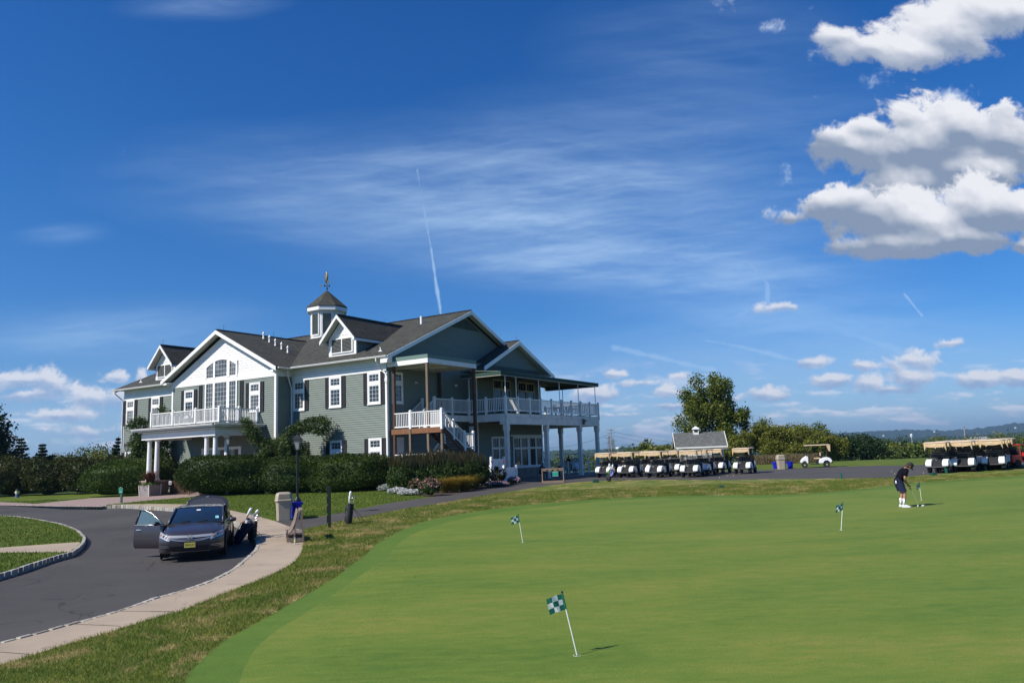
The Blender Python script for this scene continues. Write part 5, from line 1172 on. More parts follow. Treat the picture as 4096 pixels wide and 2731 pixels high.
# ---------- grass blades ----------
def blades(name,key,n,hgt,wd,lab,mat,ymax=30,ymin=4,wfun=None,seed=3):
    rng=np.random.default_rng(seed);fs=regt[key][0];T_=[];A_=[]
    for f in fs:
        p=[cv[i] for i in f];cx=(p[0][0]+p[1][0]+p[2][0])/3;cy=(p[0][1]+p[1][1]+p[2][1])/3
        if cy>ymax or cy<ymin or abs(cx)>cy*.72+2: continue
        ar=abs((p[1][0]-p[0][0])*(p[2][1]-p[0][1])-(p[2][0]-p[0][0])*(p[1][1]-p[0][1]))/2
        T_.append([(q[0],q[1]) for q in p]);A_.append(ar*(1/max(6,cy))**1.15)
    T_=np.array(T_);A_=np.array(A_);ix=rng.choice(len(A_),n,p=A_/A_.sum());u_=rng.random(n);v_=rng.random(n);sw=u_+v_>1;u_[sw]=1-u_[sw];v_[sw]=1-v_[sw]
    t=T_[ix];P=t[:,0]+(t[:,1]-t[:,0])*u_[:,None]+(t[:,2]-t[:,0])*v_[:,None]
    Z=np.array([h(a,b) for a,b in P]);sc_=(P[:,1]/9).clip(.8,2.2)
    a=rng.uniform(0,2*PI,n);hh=hgt*(.5+rng.random(n))*sc_**.35;w_=wd*sc_;ln=rng.normal(size=(n,2))*hh[:,None]*.55
    V=np.empty((n,3,3));V[:,0,0]=P[:,0]-np.cos(a)*w_;V[:,0,1]=P[:,1]-np.sin(a)*w_;V[:,1,0]=P[:,0]+np.cos(a)*w_;V[:,1,1]=P[:,1]+np.sin(a)*w_;V[:,0,2]=V[:,1,2]=Z-.003;V[:,2,0]=P[:,0]+ln[:,0];V[:,2,1]=P[:,1]+ln[:,1];V[:,2,2]=Z+hh
    return tag(npmesh(name,V.reshape(-1,3),np.arange(3*n).reshape(-1,3),mat),lab,'grass',kind='stuff')
def blademat(nm,cols,dry,th):
    m,n,b,o=nt_new(nm);g=n.nodes.new('ShaderNodeNewGeometry')
    c=ramp(n,mth(n,'ADD',mth(n,'MULTIPLY',g.outputs['Random Per Island'],.5),mth(n,'MULTIPLY',noise(n,coord(n),.5,4,.6),.6)),[(.2+.65*i/(len(cols)-1),q) for i,q in enumerate(cols)])
    s1=noise(n,coord(n),.9,5,.65,.6);c=mix(n,mth(n,'MULTIPLY',sstepn(n,s1,th-.06,th+.1),.85),c,ramp(n,g.outputs['Random Per Island'],[(.2,tuple(q*.6 for q in dry)),(.8,dry)]))
    n.links.new(c,b.inputs[0]);b.inputs['Roughness'].default_value=.6;b.inputs['Specular IOR Level'].default_value=.2
    t=n.nodes.new('ShaderNodeBsdfTranslucent');n.links.new(c,t.inputs[0]);x=n.nodes.new('ShaderNodeMixShader');x.inputs[0].default_value=.3;n.links.new(b.outputs[0],x.inputs[1]);n.links.new(t.outputs[0],x.inputs[2]);n.links.new(x.outputs[0],o.inputs[0]);return m
m_bl=blademat('blade_rough',[(.055,.105,.012),(.095,.15,.018),(.18,.21,.035),(.26,.24,.06)],(.52,.40,.17),.55)
blades('grass_blades','rough',230000,.045,.0035,'patchy green and straw coloured rough between the sidewalk and the putting green',m_bl,45)
blades('grass_blades','lawn',60000,.04,.006,'short bright lawn on the traffic island and by the hedges',blademat('blade_lawn',[(.05,.095,.010),(.08,.13,.014),(.12,.16,.025)],(.26,.21,.08),.64),58,20,seed=9)

blades('turf_nap','green',90000,.007,.0022,'close mown nap of the putting green',blademat('blade_green',[(.09,.15,.022),(.12,.18,.027),(.16,.20,.033)],(.18,.20,.045),.62),22,seed=5)
# ---------- shared ----------
m_blk=M('black_plastic',(.018,.018,.02),.5,.15,6);m_rub=M('rubber',(.022,.022,.023),.85,.2,8);m_chr=M('chrome',(.66,.64,.60),.3,.03,3,metal=.7)
m_alu=M('alloy',(.42,.43,.45),.3,.06,6,metal=.9)
def text(name,s,size,mtx,mat,parent,ext=.002,align='CENTER',sx=1.):
    c=bpy.data.curves.new(name,'FONT');c.body=s;c.size=size;c.extrude=ext;c.align_x=align;c.align_y='CENTER'
    o=bpy.data.objects.new('tmp',c);COL.objects.link(o);bpy.context.view_layer.update();me=bpy.data.meshes.new_from_object(o);bpy.data.objects.remove(o)
    me.name=name;me.materials.clear();me.materials.append(mat);me.transform(mtx@Matrix.Diagonal((sx,1,1,1)))
    o=bpy.data.objects.new(name,me);COL.objects.link(o);o.parent=parent;return o
def basis(x,y,z,o): return Matrix(((x[0],y[0],z[0],o[0]),(x[1],y[1],z[1],o[1]),(x[2],y[2],z[2],o[2]),(0,0,0,1)))
def face(dx,dy): return math.atan2(dy,dx)
# ---------- the dark sedan ----------
def sedan():
    Hx,Hy=.27,-.963;c=Vector((-10.35,25.85));zr=h(c.x,c.y)-.134
    r=empty('parked_car',(c.x,c.y,zr),face(Hx,Hy),'dark grey sedan with its front passenger door and boot lid open','car')
    pt=M('dark_metallic_paint',(.058,.050,.058),.34,.06,3,metal=.45,coat=.7)
    gl=M('car_glass',(.012,.018,.02),.04,.1,1,spec=1.,coat=1.)
    b=MB()
    S=[(2.30,.62,.26,.52,.62),(2.16,.80,.22,.62,.735),(1.9,.885,.20,.72,.83),(1.39,.915,.20,.80,.92),(.98,.925,.20,.87,.985),(0,.925,.2,.91,.99),(-1.1,.925,.2,.94,1.03),(-1.45,.925,.20,.96,1.05),(-1.9,.905,.22,.96,1.075),(-2.28,.86,.28,.93,1.065),(-2.43,.76,.40,.85,.95)]
    rings=[]
    for x,w_,zb,zs,zt in S:
        hf=[(0,zb),(.8*w_,zb),(w_-.02,zb+.12),(w_+.005,.50 if zb<.4 else .6),(w_-.012,zs-.06),(w_-.045,zs+.0),(w_-.14,zt-.03),(w_*.55,zt),(0,zt+.015)]
        rings.append([(x,y,z) for y,z in hf]+[(x,-y,z) for y,z in hf[-2:0:-1]])
    b.loft(rings);b.build('body',pt,r,smooth=32,sub=1)
    # front bumper cover
    xf=lambda y:2.42-.09*(abs(y)/.9)**2-.34*(max(0,abs(y)-.58)/.34)**2.2
    gz=lambda z:np.interp(z,[.18,.26,.40,.55,.66,.76,.84],[-.16,-.05,.0,.01,-.03,-.12,-.26])
    def patch(nm,mat,ys,lo,hi,off,nz=8,par=r,smooth=True):
        m=MB();V=[];k=len(ys)
        for j in range(nz+1):
            for y in ys:
                z=lo(y)+(hi(y)-lo(y))*j/nz;V.append((xf(y)+float(gz(z))+off,y,z))
        m.add(V,[(j*k+i,j*k+i+1,(j+1)*k+i+1,(j+1)*k+i) for j in range(nz) for i in range(k-1)]);return m.build(nm,mat,par,smooth='all' if smooth else False)
    ln=lambda a,b,n_:[a+(b-a)*i/n_ for i in range(n_+1)]
    patch('front_bumper',pt,ln(-.91,.91,40),lambda y:.20,lambda y:.80-.06*abs(y),.012,14)
    patch('grille',m_blk,ln(-.56,.56,20),lambda y:.515+.09*(abs(y)/.56)**2,lambda y:.715,.022)
    patch('grille_bar',m_chr,ln(-.62,.62,24),lambda y:.64+.02*(abs(y)/.6)**2,lambda y:.705+.02*(abs(y)/.6),.036,4)
    patch('grille_bar',m_chr,ln(-.56,.56,24),lambda y:.535+.075*(abs(y)/.56)**2,lambda y:.548+.078*(abs(y)/.56)**2,.034,2)
    patch('grille_bar',m_chr,ln(-.54,.54,24),lambda y:.578+.05*(abs(y)/.56)**2,lambda y:.588+.052*(abs(y)/.56)**2,.034,2)
    patch('lower_intake',m_blk,ln(-.50,.50,16),lambda y:.245,lambda y:.40,.022)
    patch('bumper_lip',m_chr,ln(-.55,.55,16),lambda y:.232,lambda y:.25,.034,2)
    lens=M('headlight_lens',(.50,.49,.46),.2,.3,14,metal=.35,coat=.6);amb=M('amber_lens',(.55,.13,.03),.25,.1)
    for s_ in(-1,1):
        ys=ln(s_*.56,s_*.885,12);u_=lambda y:(abs(y)-.56)/.325
        hl=patch('headlight',lens,ys,lambda y:.575+.11*u_(y),lambda y:.665+.155*u_(y)**.8,.03)
        patch('headlight_trim',m_chr,ys,lambda y:.56+.11*u_(y),lambda y:.58+.11*u_(y),.04,2,hl)
        for yy,mt,rr in((.66,amb,.028),(.74,m_blk,.034),(.83,amb,.03)):
            m=MB();zc=.635+.115*(yy-.56)/.325;m.lathe([(rr,-.01),(rr,.012),(rr*.6,.02)],(xf(yy)+float(gz(zc))+.03,s_*yy,zc),14,axis='x');m.build('lamp',mt,hl)
        ys=ln(s_*.57,s_*.84,8);patch('fog_recess',m_blk,ys,lambda y:.33,lambda y:.46+.03*u_(y),.02)
        for zz in(.365,.41): patch('fog_trim',m_alu,ys,lambda y:zz,lambda y:zz+.014,.03,2)
        patch('bumper_blade',pt,ln(s_*.55,s_*.9,8),lambda y:.235,lambda y:.30+.03*u_(y),.035,4)
    m=MB();m.box(2.455,2.462,-.152,.152,.365,.515);pl=m.build('licence_plate',M('plate_yellow',(.62,.52,.10),.4,.08,9),r)
    # letters read from the front, so their x axis points to the car's left
    text('plate_text','Y64\u00b7LSY',.098,basis((0,1,0),(0,0,1),(1,0,0),(2.463,0,.435)),m_blk,pl,.0015,sx=.86)
    m=MB();m.box(2.452,2.466,-.165,.165,.515,.528);m.box(2.452,2.466,-.165,.165,.352,.365);m.box(2.45,2.454,-.165,.165,.365,.515);m.build('plate_frame',m_blk,pl)
    m=MB()
    for s_ in(-1,1): m.prism([(s_*.055,.71),(s_*.028,.71),(s_*.02,.67),(s_*.024,.62),(s_*.05,.62),(s_*.042,.665)],2.447,2.46,'x')
    m.box(2.447,2.458,-.024,.024,.655,.675)
    for a in range(12):
        t0=2*PI*a/12;t1=2*PI*(a+1)/12;f=lambda t:(2.452,.078*math.copysign(abs(math.cos(t))**.7,math.cos(t)),.666+.06*math.copysign(abs(math.sin(t))**.7,math.sin(t)))
        m.bar(f(t0),f(t1),.01,.01)
    m.build('badge',m_chr,r)
    # glasshouse: dark cabin glass, then painted roof and pillars
    g=MB();C=[(1.02,.80,.95,.985),(.22,.70,1.36,1.40),(-.1,.69,1.40,1.435),(-.95,.68,1.385,1.42),(-1.35,.70,1.28,1.31),(-1.86,.70,1.03,1.06)]
    rg_=[]
    for x,w_,zs,zt in C:
        hf=[(0,.9),(.84,.9),(.84 if zs<1.0 else .83,.96),(w_-.0,zs),(w_*.8,zt-.005),(0,zt)];rg_.append([(x,y,z) for y,z in hf]+[(x,-y,z) for y,z in hf[-2:0:-1]])
    g.loft(rg_);g.build('glasshouse',gl,r,smooth=30)
    p=MB()
    R_=[(.20,.70,1.385,1.418),(-.1,.70,1.415,1.452),(-.5,.69,1.42,1.462),(-.95,.68,1.40,1.44),(-1.02,.67,1.385,1.42)]
    p.loft([[(x,y,z) for y,z in ((-w_,zs-.03),(w_,zs-.03),(w_+.01,zs),(w_*.85,zt-.006),(0,zt+.006),(-w_*.85,zt-.006),(-w_-.01,zs))] for x,w_,zs,zt in R_]);p.build('roof_panel',pt,r,smooth=40)
    p=MB()
    for s_ in(-1,1):
        p.tube([(1.06,s_*.80,.96),(.62,s_*.755,1.19),(.22,s_*.70,1.395)],[.034,.03,.03],6);p.tube([(-.9,s_*.69,1.40),(-1.4,s_*.715,1.26),(-1.86,s_*.73,1.05)],[.04,.05,.06],6);p.bar((-.28,s_*.845,.95),(-.22,s_*.70,1.41),.07,.02)
    p.build('pillar',pt,r,smooth='all')
    p=MB()
    for s_ in (1,-1): p.tube([(1.02,s_*.83,.955),(0,s_*.85,.985),(-1.2,s_*.84,1.02)],.012,5);p.tube([(.95,s_*.79,1.0),(.2,s_*.72,1.405),(-.9,s_*.70,1.41),(-1.5,s_*.73,1.2)],.010,5)
    p.build('window_trim',m_chr,r)
    p=MB()
    for y in(-.45,.05): p.tube([(1.0,y,.995),(.93,y+.28,1.04)],.012,5);
    p.build('wiper',m_blk,r)
    p=MB();p.box(.75,.754,.56,.65,1.03,1.10);p.box(.78,.784,.56,.66,1.115,1.13);st=p.build('windscreen_sticker',M('sticker_teal',(.25,.55,.58),.5,.2,20),r)
    st.rotation_euler=(0,math.radians(-62),0);st.location=(.46,.0,.64) if False else (0,0,0);bpy.data.objects.remove(st)
    p=MB();q=[Vector((.86,.55,1.062)),Vector((.86,.65,1.058)),Vector((.74,.64,1.125)),Vector((.74,.54,1.129))];p.add([tuple(v_+Vector((.012,0,.012))) for v_ in q],[(0,1,2,3)]);p.build('windscreen_sticker',M('sticker_teal',(.25,.55,.58),.5,.2,20),r)
    p=MB();q=[Vector((.42,-.06,1.30)),Vector((.42,.06,1.30)),Vector((.36,.06,1.33)),Vector((.36,-.06,1.33))];p.add([tuple(v_+Vector((.012,0,.014))) for v_ in q],[(0,1,2,3)]);p.build('mirror_tag',m_white,r)
    # left side: door seams, handle, mirror
    p=MB()
    for x in(.9,-.25,-1.25): p.box(x-.006,x+.006,.922,.93,.3,.93)
    p.build('door_seam',m_blk,r)
    for x in(-.1,-1.1):
        p=MB();p.tube([(x,.93,.82),(x+.02,.955,.825),(x+.16,.955,.83),(x+.18,.93,.83)],.014,6);p.build('door_handle',m_chr,r)
    def mirror(par,o,s_):
        p=MB();p.loft([[(o[0]+dx*q,o[1]+s_*(.06+dy),o[2]+dz*q) for dx,dz in((.06,0),(.045,.05),(0,.065),(-.04,.05),(-.05,0),(-.04,-.05),(0,-.06),(.045,-.045))] for dy,q in((0,.5),(.05,.95),(.14,1.05),(.19,.85),(.21,.4))]);p.tube([(o[0]-.02,o[1]-s_*.02,o[2]-.03),(o[0],o[1]+s_*.08,o[2]-.02)],.025,6);return p.build('side_mirror',m_blk if s_<0 else pt,par,smooth='all')
    mirror(r,(.78,.90,1.0),1)
    # open front passenger door, hinged at the front edge
    dr=empty('passenger_door',(.92,-.90,0),math.radians(-62) if False else 0,parent=r);dr.rotation_euler=(0,0,math.radians(57))
    p=MB();yb=-.03
    prof=[(.24,-.0),(.32,-.055),(.50,-.07),(.66,-.055),(.80,-.06),(.93,-.03)]
    p.loft([[(x,-.035+yy_,z) for z,yy_ in prof]+[(x,.045,z) for z,yy_ in prof[::-1]] for x in(-.02,-.3,-.7,-1.0,-1.12)]);p.build('door_panel',pt,dr,smooth=35)
    wn_=[(-.06,.95),(-.30,1.12),(-.58,1.29),(-.86,1.385),(-1.06,1.405)]
    p=MB();p.tube([(x,-.02+.12*(z-.93)/.45,z) for x,z in wn_],.022,6);p.tube([(-1.06,.10,1.40),(-1.13,-.02,.94)],.03,6);p.build('window_frame',m_blk,dr,smooth='all')
    p=MB();p.tube([(x,-.045+.12*(z-.93)/.45,z+.015) for x,z in wn_],.010,5);p.tube([(-.06,-.05,.95),(-1.13,-.05,.955)],.012,5);p.build('window_trim',m_chr,dr,smooth='all')
    p=MB();q=[(x,-.02+.12*(z-.93)/.45,z) for x,z in wn_]+[(-1.12,-.02,.94)];n_=len(q);p.add(q+[(x,y+.006,z) for x,y,z in q],[tuple(range(n_)),tuple(range(2*n_-1,n_-1,-1))]+[(i,(i+1)%n_,n_+(i+1)%n_,n_+i) for i in range(n_)]);p.build('door_window',M('tinted_glass',(.10,.15,.15),.05,.1,1,spec=1.,coat=1.,alpha=.82),dr)
    p=MB();p.tube([(-.82,-.08,.80),(-.85,-.115,.805),(-1.0,-.115,.81),(-1.03,-.08,.81)],.017,6);p.build('door_handle',m_chr,dr)
    mirror(dr,(-.16,-.03,1.0),-1)
    p=MB();p.box(-.2,.88,-.934,-.926,.30,.93);p.build('door_shade_panel',m_dark,r)  # black panel on the closed body, painted shade of the cabin
    # boot lid, raised
    p=MB();hw=.66;sh=[(-hw-.04,1.0),(hw+.04,1.0),(hw+.05,1.32),(hw,1.50),(hw-.13,1.60),(hw-.38,1.655),(0,1.675),(-hw+.38,1.655),(-hw+.13,1.60),(-hw,1.50),(-hw-.05,1.32)]
    n_=len(sh);bow=lambda z:-1.90-.42*((z-1.0)/.68)**1.0
    fr=[(bow(z),y,z) for y,z in sh];bk=[(bow(z)-.05,y,z) for y,z in sh];p.add(fr+bk,[tuple(range(n_)),tuple(range(2*n_-1,n_-1,-1))]+[(i,(i+1)%n_,n_+(i+1)%n_,n_+i) for i in range(n_)]);bl=p.build('boot_lid',pt,r,bevel=.012)
    p=MB();sh2=[(y*.86,1.02+(z-1.0)*.86) for y,z in sh];p.add([(bow(z)+.015,y,z) for y,z in sh2],[tuple(range(n_))]);p.build('boot_lining',M('boot_felt',(.035,.04,.055),.8,.1),bl)
    p=MB();z=1.635;p.box(bow(z)-.0,bow(z)+.03,-.05,.05,z-.02,z+.012);p.build('boot_latch',m_chr,bl)
    p=MB()
    for s_ in(-1,1): p.tube([(-1.72,s_*.6,1.03),(-1.88,s_*.6,1.08),(-1.93,s_*.6,1.2)],.02,6)
    p.build('lid_hinge',m_blk,bl)
    # wheels
    for x,s_ in((1.39,1),(1.39,-1),(-1.39,1),(-1.39,-1)):
        w_=empty('wheel',(x,s_*.80,.335),0,parent=r)
        if x>0: w_.rotation_euler=(0,0,math.radians(2))
        p=MB();p.lathe([(.20,-.10),(.31,-.112),(.335,-.08),(.338,0),(.335,.08),(.31,.112),(.20,.10)],(0,0,0),28,axis='y');p.build('tyre',m_rub,w_,smooth=40)
        p=MB();p.lathe([(.21,.085),(.20,.10),(.04,.075),(.03,.06)],(0,0,0),20,axis='y',sy=1) if s_>0 else p.lathe([(.21,-.085),(.20,-.10),(.04,-.075),(.03,-.06)],(0,0,0),20,axis='y')
        for k in range(10): a=2*PI*k/10;p.bar((.05*math.cos(a),s_*.095,.05*math.sin(a)),(.2*math.cos(a),s_*.105,.2*math.sin(a)),.02,.035)
        p.build('rim',M('dark_alloy',(.12,.12,.13),.3,.1,6,metal=.9),w_)
        p=MB();p.lathe([(.375,s_*.10),(.385,s_*.128),(.30,s_*.129)],(0,0,0),28,axis='y');p.build('wheel_arch_shade',m_dark,w_)  # black ring paints in the shaded gap around the tyre
    return r
sedan()
# ---------- golf carts ----------
m_cw=M('cart_white',(.80,.80,.79),.3,.04,2,coat=.5);m_tan=M('tan_canvas',(.55,.40,.23),.75,.1,4,.1);m_can=M('canopy_tan',(.58,.45,.30),.45,.08,2);m_smk=M('smoky_screen',(.05,.055,.06),.08,.1,2,coat=.8,alpha=.55);m_ch=M('charcoal_plastic',(.022,.022,.024),.55,.15,5)
def cart_proto(name,label,x,y,ang,group,curtain=True,z=None):
    r=empty(name,(x,y,h(x,y) if z is None else z),ang,label,'golf cart',group)
    p=MB()
    for s_ in(-1,1):
        q=[(-1.18,.40),(-1.20,.50),(-1.14,.66),(-1.0,.77),(-.80,.83),(-.55,.80),(-.30,.70),(-.20,.60),(-.17,.34),(-.52,.34),(-.58,.48),(-.70,.55),(-.86,.55),(-.98,.47),(-1.04,.38)]
        y0,y1=(s_*.29,s_*.62);p.prism(q,min(y0,y1),max(y0,y1),'y')
    bd=p.build('rear_body',m_cw,r,bevel=.035)
    p=MB();p.prism([(.62,.34),(.60,.90),(.66,.97),(.78,.96),(1.05,.80),(1.22,.60),(1.25,.42),(1.08,.40),(1.02,.50),(.9,.56),(.78,.50),(.72,.36)],-.56,.56,'y');p.build('front_cowl',m_cw,r,bevel=.045)
    p=MB();p.prism([(.40,.26),(.40,.31),(.60,.33),(.62,.95),(.585,.95),(.54,.36),(.3,.31),(-.2,.31),(-.2,.26)],-.55,.55,'y');p.box(-.3,.0,-.58,.58,.31,.60);p.build('floor_pan',m_ch,r,bevel=.01)
    p=MB();p.box(-1.16,-.45,-.30,.30,.36,.44);p.box(-.50,-.45,-.36,.36,.44,.74);p.prism([(-1.16,.44),(-1.12,.44),(-.72,.70),(-.50,.72),(-.50,.44)],-.26,.26,'y');p.build('bag_well',m_ch,r)
    p=MB();p.tube([(-1.10,-.6,.40),(-1.25,-.5,.37),(-1.27,0,.36),(-1.25,.5,.37),(-1.10,.6,.40)],.045,8);p.build('rear_bumper',m_blk,r,smooth=True)
    p=MB();p.box(-.34,.16,-.52,.52,.68,.80);p.build('seat_cushion',m_tan,r,bevel=.04)
    p=MB()
    for s_ in(-1,1): p.box(-.40,-.30,min(s_*.04,s_*.50),max(s_*.04,s_*.50),.92,1.22)
    p.build('seat_back',m_tan,r,bevel=.04)
    p=MB();p.box(-.46,-.41,-.50,.50,.90,1.20);p.tube([(-.43,-.52,.74),(-.45,-.52,1.16),(-.45,.52,1.16),(-.43,.52,.74)],.022,6);p.tube([(-.47,-.45,1.10),(-.75,-.42,1.12),(-.75,.42,1.12),(-.47,.45,1.10)],.02,6)
    for s_ in(-1,1): p.tube([(-.72,s_*.3,1.12),(-.66,s_*.3,.70)],.018,5);p.tube([(-.30,s_*.56,.80),(-.22,s_*.56,1.0),(.05,s_*.56,.98),(.1,s_*.56,.82)],.018,6)
    p.build('bag_rack',m_blk,r)
    for s_ in(-1,1):
        p=MB();p.tube([(.72,s_*.56,.90),(.66,s_*.58,1.15),(.50,s_*.57,1.70),(.40,s_*.55,1.80)],.02,6);p.build('front_strut',m_blk,r)
        p=MB();p.tube([(-.50,s_*.55,.78),(-.60,s_*.56,1.2),(-.72,s_*.56,1.72),(-.66,s_*.54,1.80)],.02,6);p.build('rear_strut',m_blk,r)
    p=MB()
    def rr(x0,x1,w_,z,k=.12): return [(x0+k,-w_,z),(x1-k,-w_,z),(x1,-w_+k,z),(x1,w_-k,z),(x1-k,w_,z),(x0+k,w_,z),(x0,w_-k,z),(x0,-w_+k,z)]
    p.loft([rr(-1.16,.84,.60,1.775),rr(-1.19,.87,.63,1.80),rr(-1.17,.85,.61,1.835),rr(-1.05,.72,.48,1.865)]);p.build('canopy',m_can,r,smooth=30)
    p=MB();q=[Vector((.70,0,.95)),Vector((.575,0,1.40))];p.add([(.70,-.54,.95),(.70,.54,.95),(.575,.54,1.42),(.575,-.54,1.42),(.695,-.54,.95),(.695,.54,.95),(.57,.54,1.42),(.57,-.54,1.42)],[(0,1,2,3),(7,6,5,4),(0,1,5,4),(2,3,7,6)]);p.build('windscreen',m_smk,r)
    p=MB();p.box(.565,.585,-.55,.55,1.41,1.44);p.tube([(.55,-.28,.92),(.36,-.28,1.02)],.02,5);p.lathe([(.17,0),(.185,.012),(.17,.024),(.155,.012)],(0,0,0),16);
    o=p.build('screen_bar',m_blk,r) if False else None
    p=MB();p.box(.565,.585,-.55,.55,1.41,1.44);p.build('screen_bar',m_blk,r)
    p=MB();N_=16;c=Vector((.36,.27,1.0));ax=Vector((-.55,0,.83));xx=Vector((0,1,0));yy_=ax.cross(xx);p.tube([c+(xx*math.cos(2*PI*i/N_)+yy_*math.sin(2*PI*i/N_))*.17 for i in range(N_+1)],.014,5,cap=False);p.tube([c,c-ax*.35],.02,5);p.bar(c-xx*.17,c+xx*.17,.02,.02);p.build('steering_wheel',m_blk,r)
    if curtain:
        p=MB();ys=[-.56+1.12*i/12 for i in range(13)];V=[(-1.155,y,1.785) for y in ys]+[(-1.165,y,1.53+.10*(abs(y)/.56)**4) for y in ys];p.add(V,[(i,i+1,14+i,13+i) for i in range(12)])
        for s_ in(-1,1): p.add([(-1.15,s_*.60,1.785),(-1.0,s_*.60,1.785),(-.84,s_*.57,1.785),(-1.02,s_*.60,1.28),(-1.12,s_*.60,1.30),(-1.17,s_*.44,1.785),(-1.165,s_*.50,1.58)],[(0,1,3,4),(1,2,3),(0,5,6,4)])
        p.build('rain_curtain',m_tan,r,norm=False);p=MB();p.box(-1.172,-1.168,-.06,.06,1.68,1.71);p.build('curtain_label',m_white,r)
    for x,s_ in((.92,1),(.92,-1),(-.78,1),(-.78,-1)):
        w_=empty('wheel',(x,s_*.50,.225),0,parent=r)
        p=MB();p.lathe([(.12,-.09),(.20,-.10),(.225,-.06),(.225,.06),(.20,.10),(.12,.09)],(0,0,0),20,axis='y');p.build('tyre',m_rub,w_,smooth=40)
        p=MB();p.lathe([(.125,s_*.085),(.11,s_*.075),(.05,s_*.095),(.01,s_*.095)],(0,0,0),14,axis='y');p.build('rim',M('cream_rim',(.50,.46,.36),.35,.08,6,metal=.3),w_)
    return r
a1=face(.5,.866);a2=face(.62,.785)
cg='golf carts parked in rows behind the green'
front=[(2420,1909),(2507.5,1909),(2623.5,1909),(2760,1908)]
P_f=[gnd(*q) for q in front];hd=Vector((.5,.866));hd2=Vector((.62,.785))
labs=['leftmost golf cart of the front row, right behind the green and white stand bag','second golf cart in the front row of the left group','third golf cart in the front row of the left group','fourth golf cart in the front row, right end of the left group']
spots=[(p[0]+hd.x*.78,p[1]+hd.y*.78,a1,l) for p,l in zip(P_f,labs)]
bl_=['golf cart standing behind the first front-row cart','golf cart standing behind the second front-row cart','golf cart standing behind the third front-row cart','golf cart standing behind the fourth front-row cart']
for i,d in enumerate((2.9,3.7,3.6,2.6)): spots.append((spots[i][0]+hd.x*d,spots[i][1]+hd.y*d,a1,bl_[i]))
q=gnd(2868,1893);spots.append((q[0]+.39,q[1]+.68,a1,'golf cart before the shed door, at the right end of the left group'))
q=gnd(2972,1894);spots.append((q[0]+.39,q[1]+.68,a1,'single golf cart seen from behind, standing clear to the right of the left group'))
rl_=[['leftmost golf cart, front row of the right group','golf cart behind the leftmost one of the right group','deepest golf cart of the left column in the right group'],['middle golf cart, front row of the right group','golf cart behind the middle one of the right group','deepest golf cart of the middle column in the right group'],['right golf cart, front row of the right group','golf cart behind the right one of the right group','deepest golf cart beside the red utility vehicle']]
for i,qq in enumerate(((3760,1891),(3857,1887),(3978,1880))):
    p=gnd(*qq)
    for j in range(3): spots.append((p[0]+hd2.x*(.78+2.65*j),p[1]+hd2.y*(.78+2.65*j),a2+(.0 if j==0 else .02*j),rl_[i][j]))
proto=None
for x,y,a,l in spots:
    if proto is None: proto=cart_proto('golf_cart',l,x,y,a,cg)
    else:
        c=copy_tree(proto);c.location=(x,y,h(x,y));c.rotation_euler=(0,0,a+random.uniform(-.055,.055));c['label']=l
q=gnd(3276,1869);c=copy_tree(proto);c.location=(q[0],q[1]+.5,h(*q));c.rotation_euler=(0,0,face(-.93,.30));c['label']='lone golf cart seen from its side on the far edge of the car park';c['group']=cg
dc=cart_proto('golf_cart','golf cart with a driver in the shade under the deck',0,0,0,cg,False)
q=gnd(2286,1893);dc.location=(q[0],q[1]+.4,0);dc.rotation_euler=(0,0,face(.72,-.69));DCP=(q[0],q[1]+.4)
# red utility vehicle
q=gnd(4062,1873);r=empty('utility_vehicle',(q[0]+1.0,q[1]+1.4,h(*q)),face(.9,.43),'red utility vehicle with a frame cab, cut by the right picture edge','utility vehicle');m_red=M('red_paint',(.42,.025,.02),.4,.1,3,coat=.3)
p=MB();p.prism([(-1.3,.35),(-1.3,.80),(-.3,.80),(-.3,.45),(.5,.45),(.55,.95),(1.1,.80),(1.25,.5),(1.2,.35)],-.6,.6,'y');p.build('body',m_red,r,bevel=.03)
p=MB()
for y in(-.55,.55): p.tube([(-.35,y,.8),(-.4,y,1.45),(.3,y,1.45),(.6,y,.95)],.03,6)
p.bar((-.4,-.55,1.45),(-.4,.55,1.45),.06,.06);p.bar((.3,-.55,1.45),(.3,.55,1.45),.06,.06);p.build('roll_frame',m_red,r)
p=MB();p.box(-.3,-.1,-.5,.5,.7,1.15);p.box(-.1,.35,-.5,.5,.6,.72);p.build('seat',m_blk,r,bevel=.03)
for x,s_ in((.85,1),(.85,-1),(-.8,1),(-.8,-1)):
    w_=empty('wheel',(x,s_*.55,.27),0,parent=r);p=MB();p.lathe([(.12,-.1),(.24,-.11),(.27,-.06),(.27,.06),(.24,.11),(.12,.1)],(0,0,0),18,axis='y');p.build('tyre',m_rub,w_,smooth=40);p=MB();p.lathe([(.13,s_*.08),(.02,s_*.1)],(0,0,0),12,axis='y');p.build('rim',m_cw,w_)
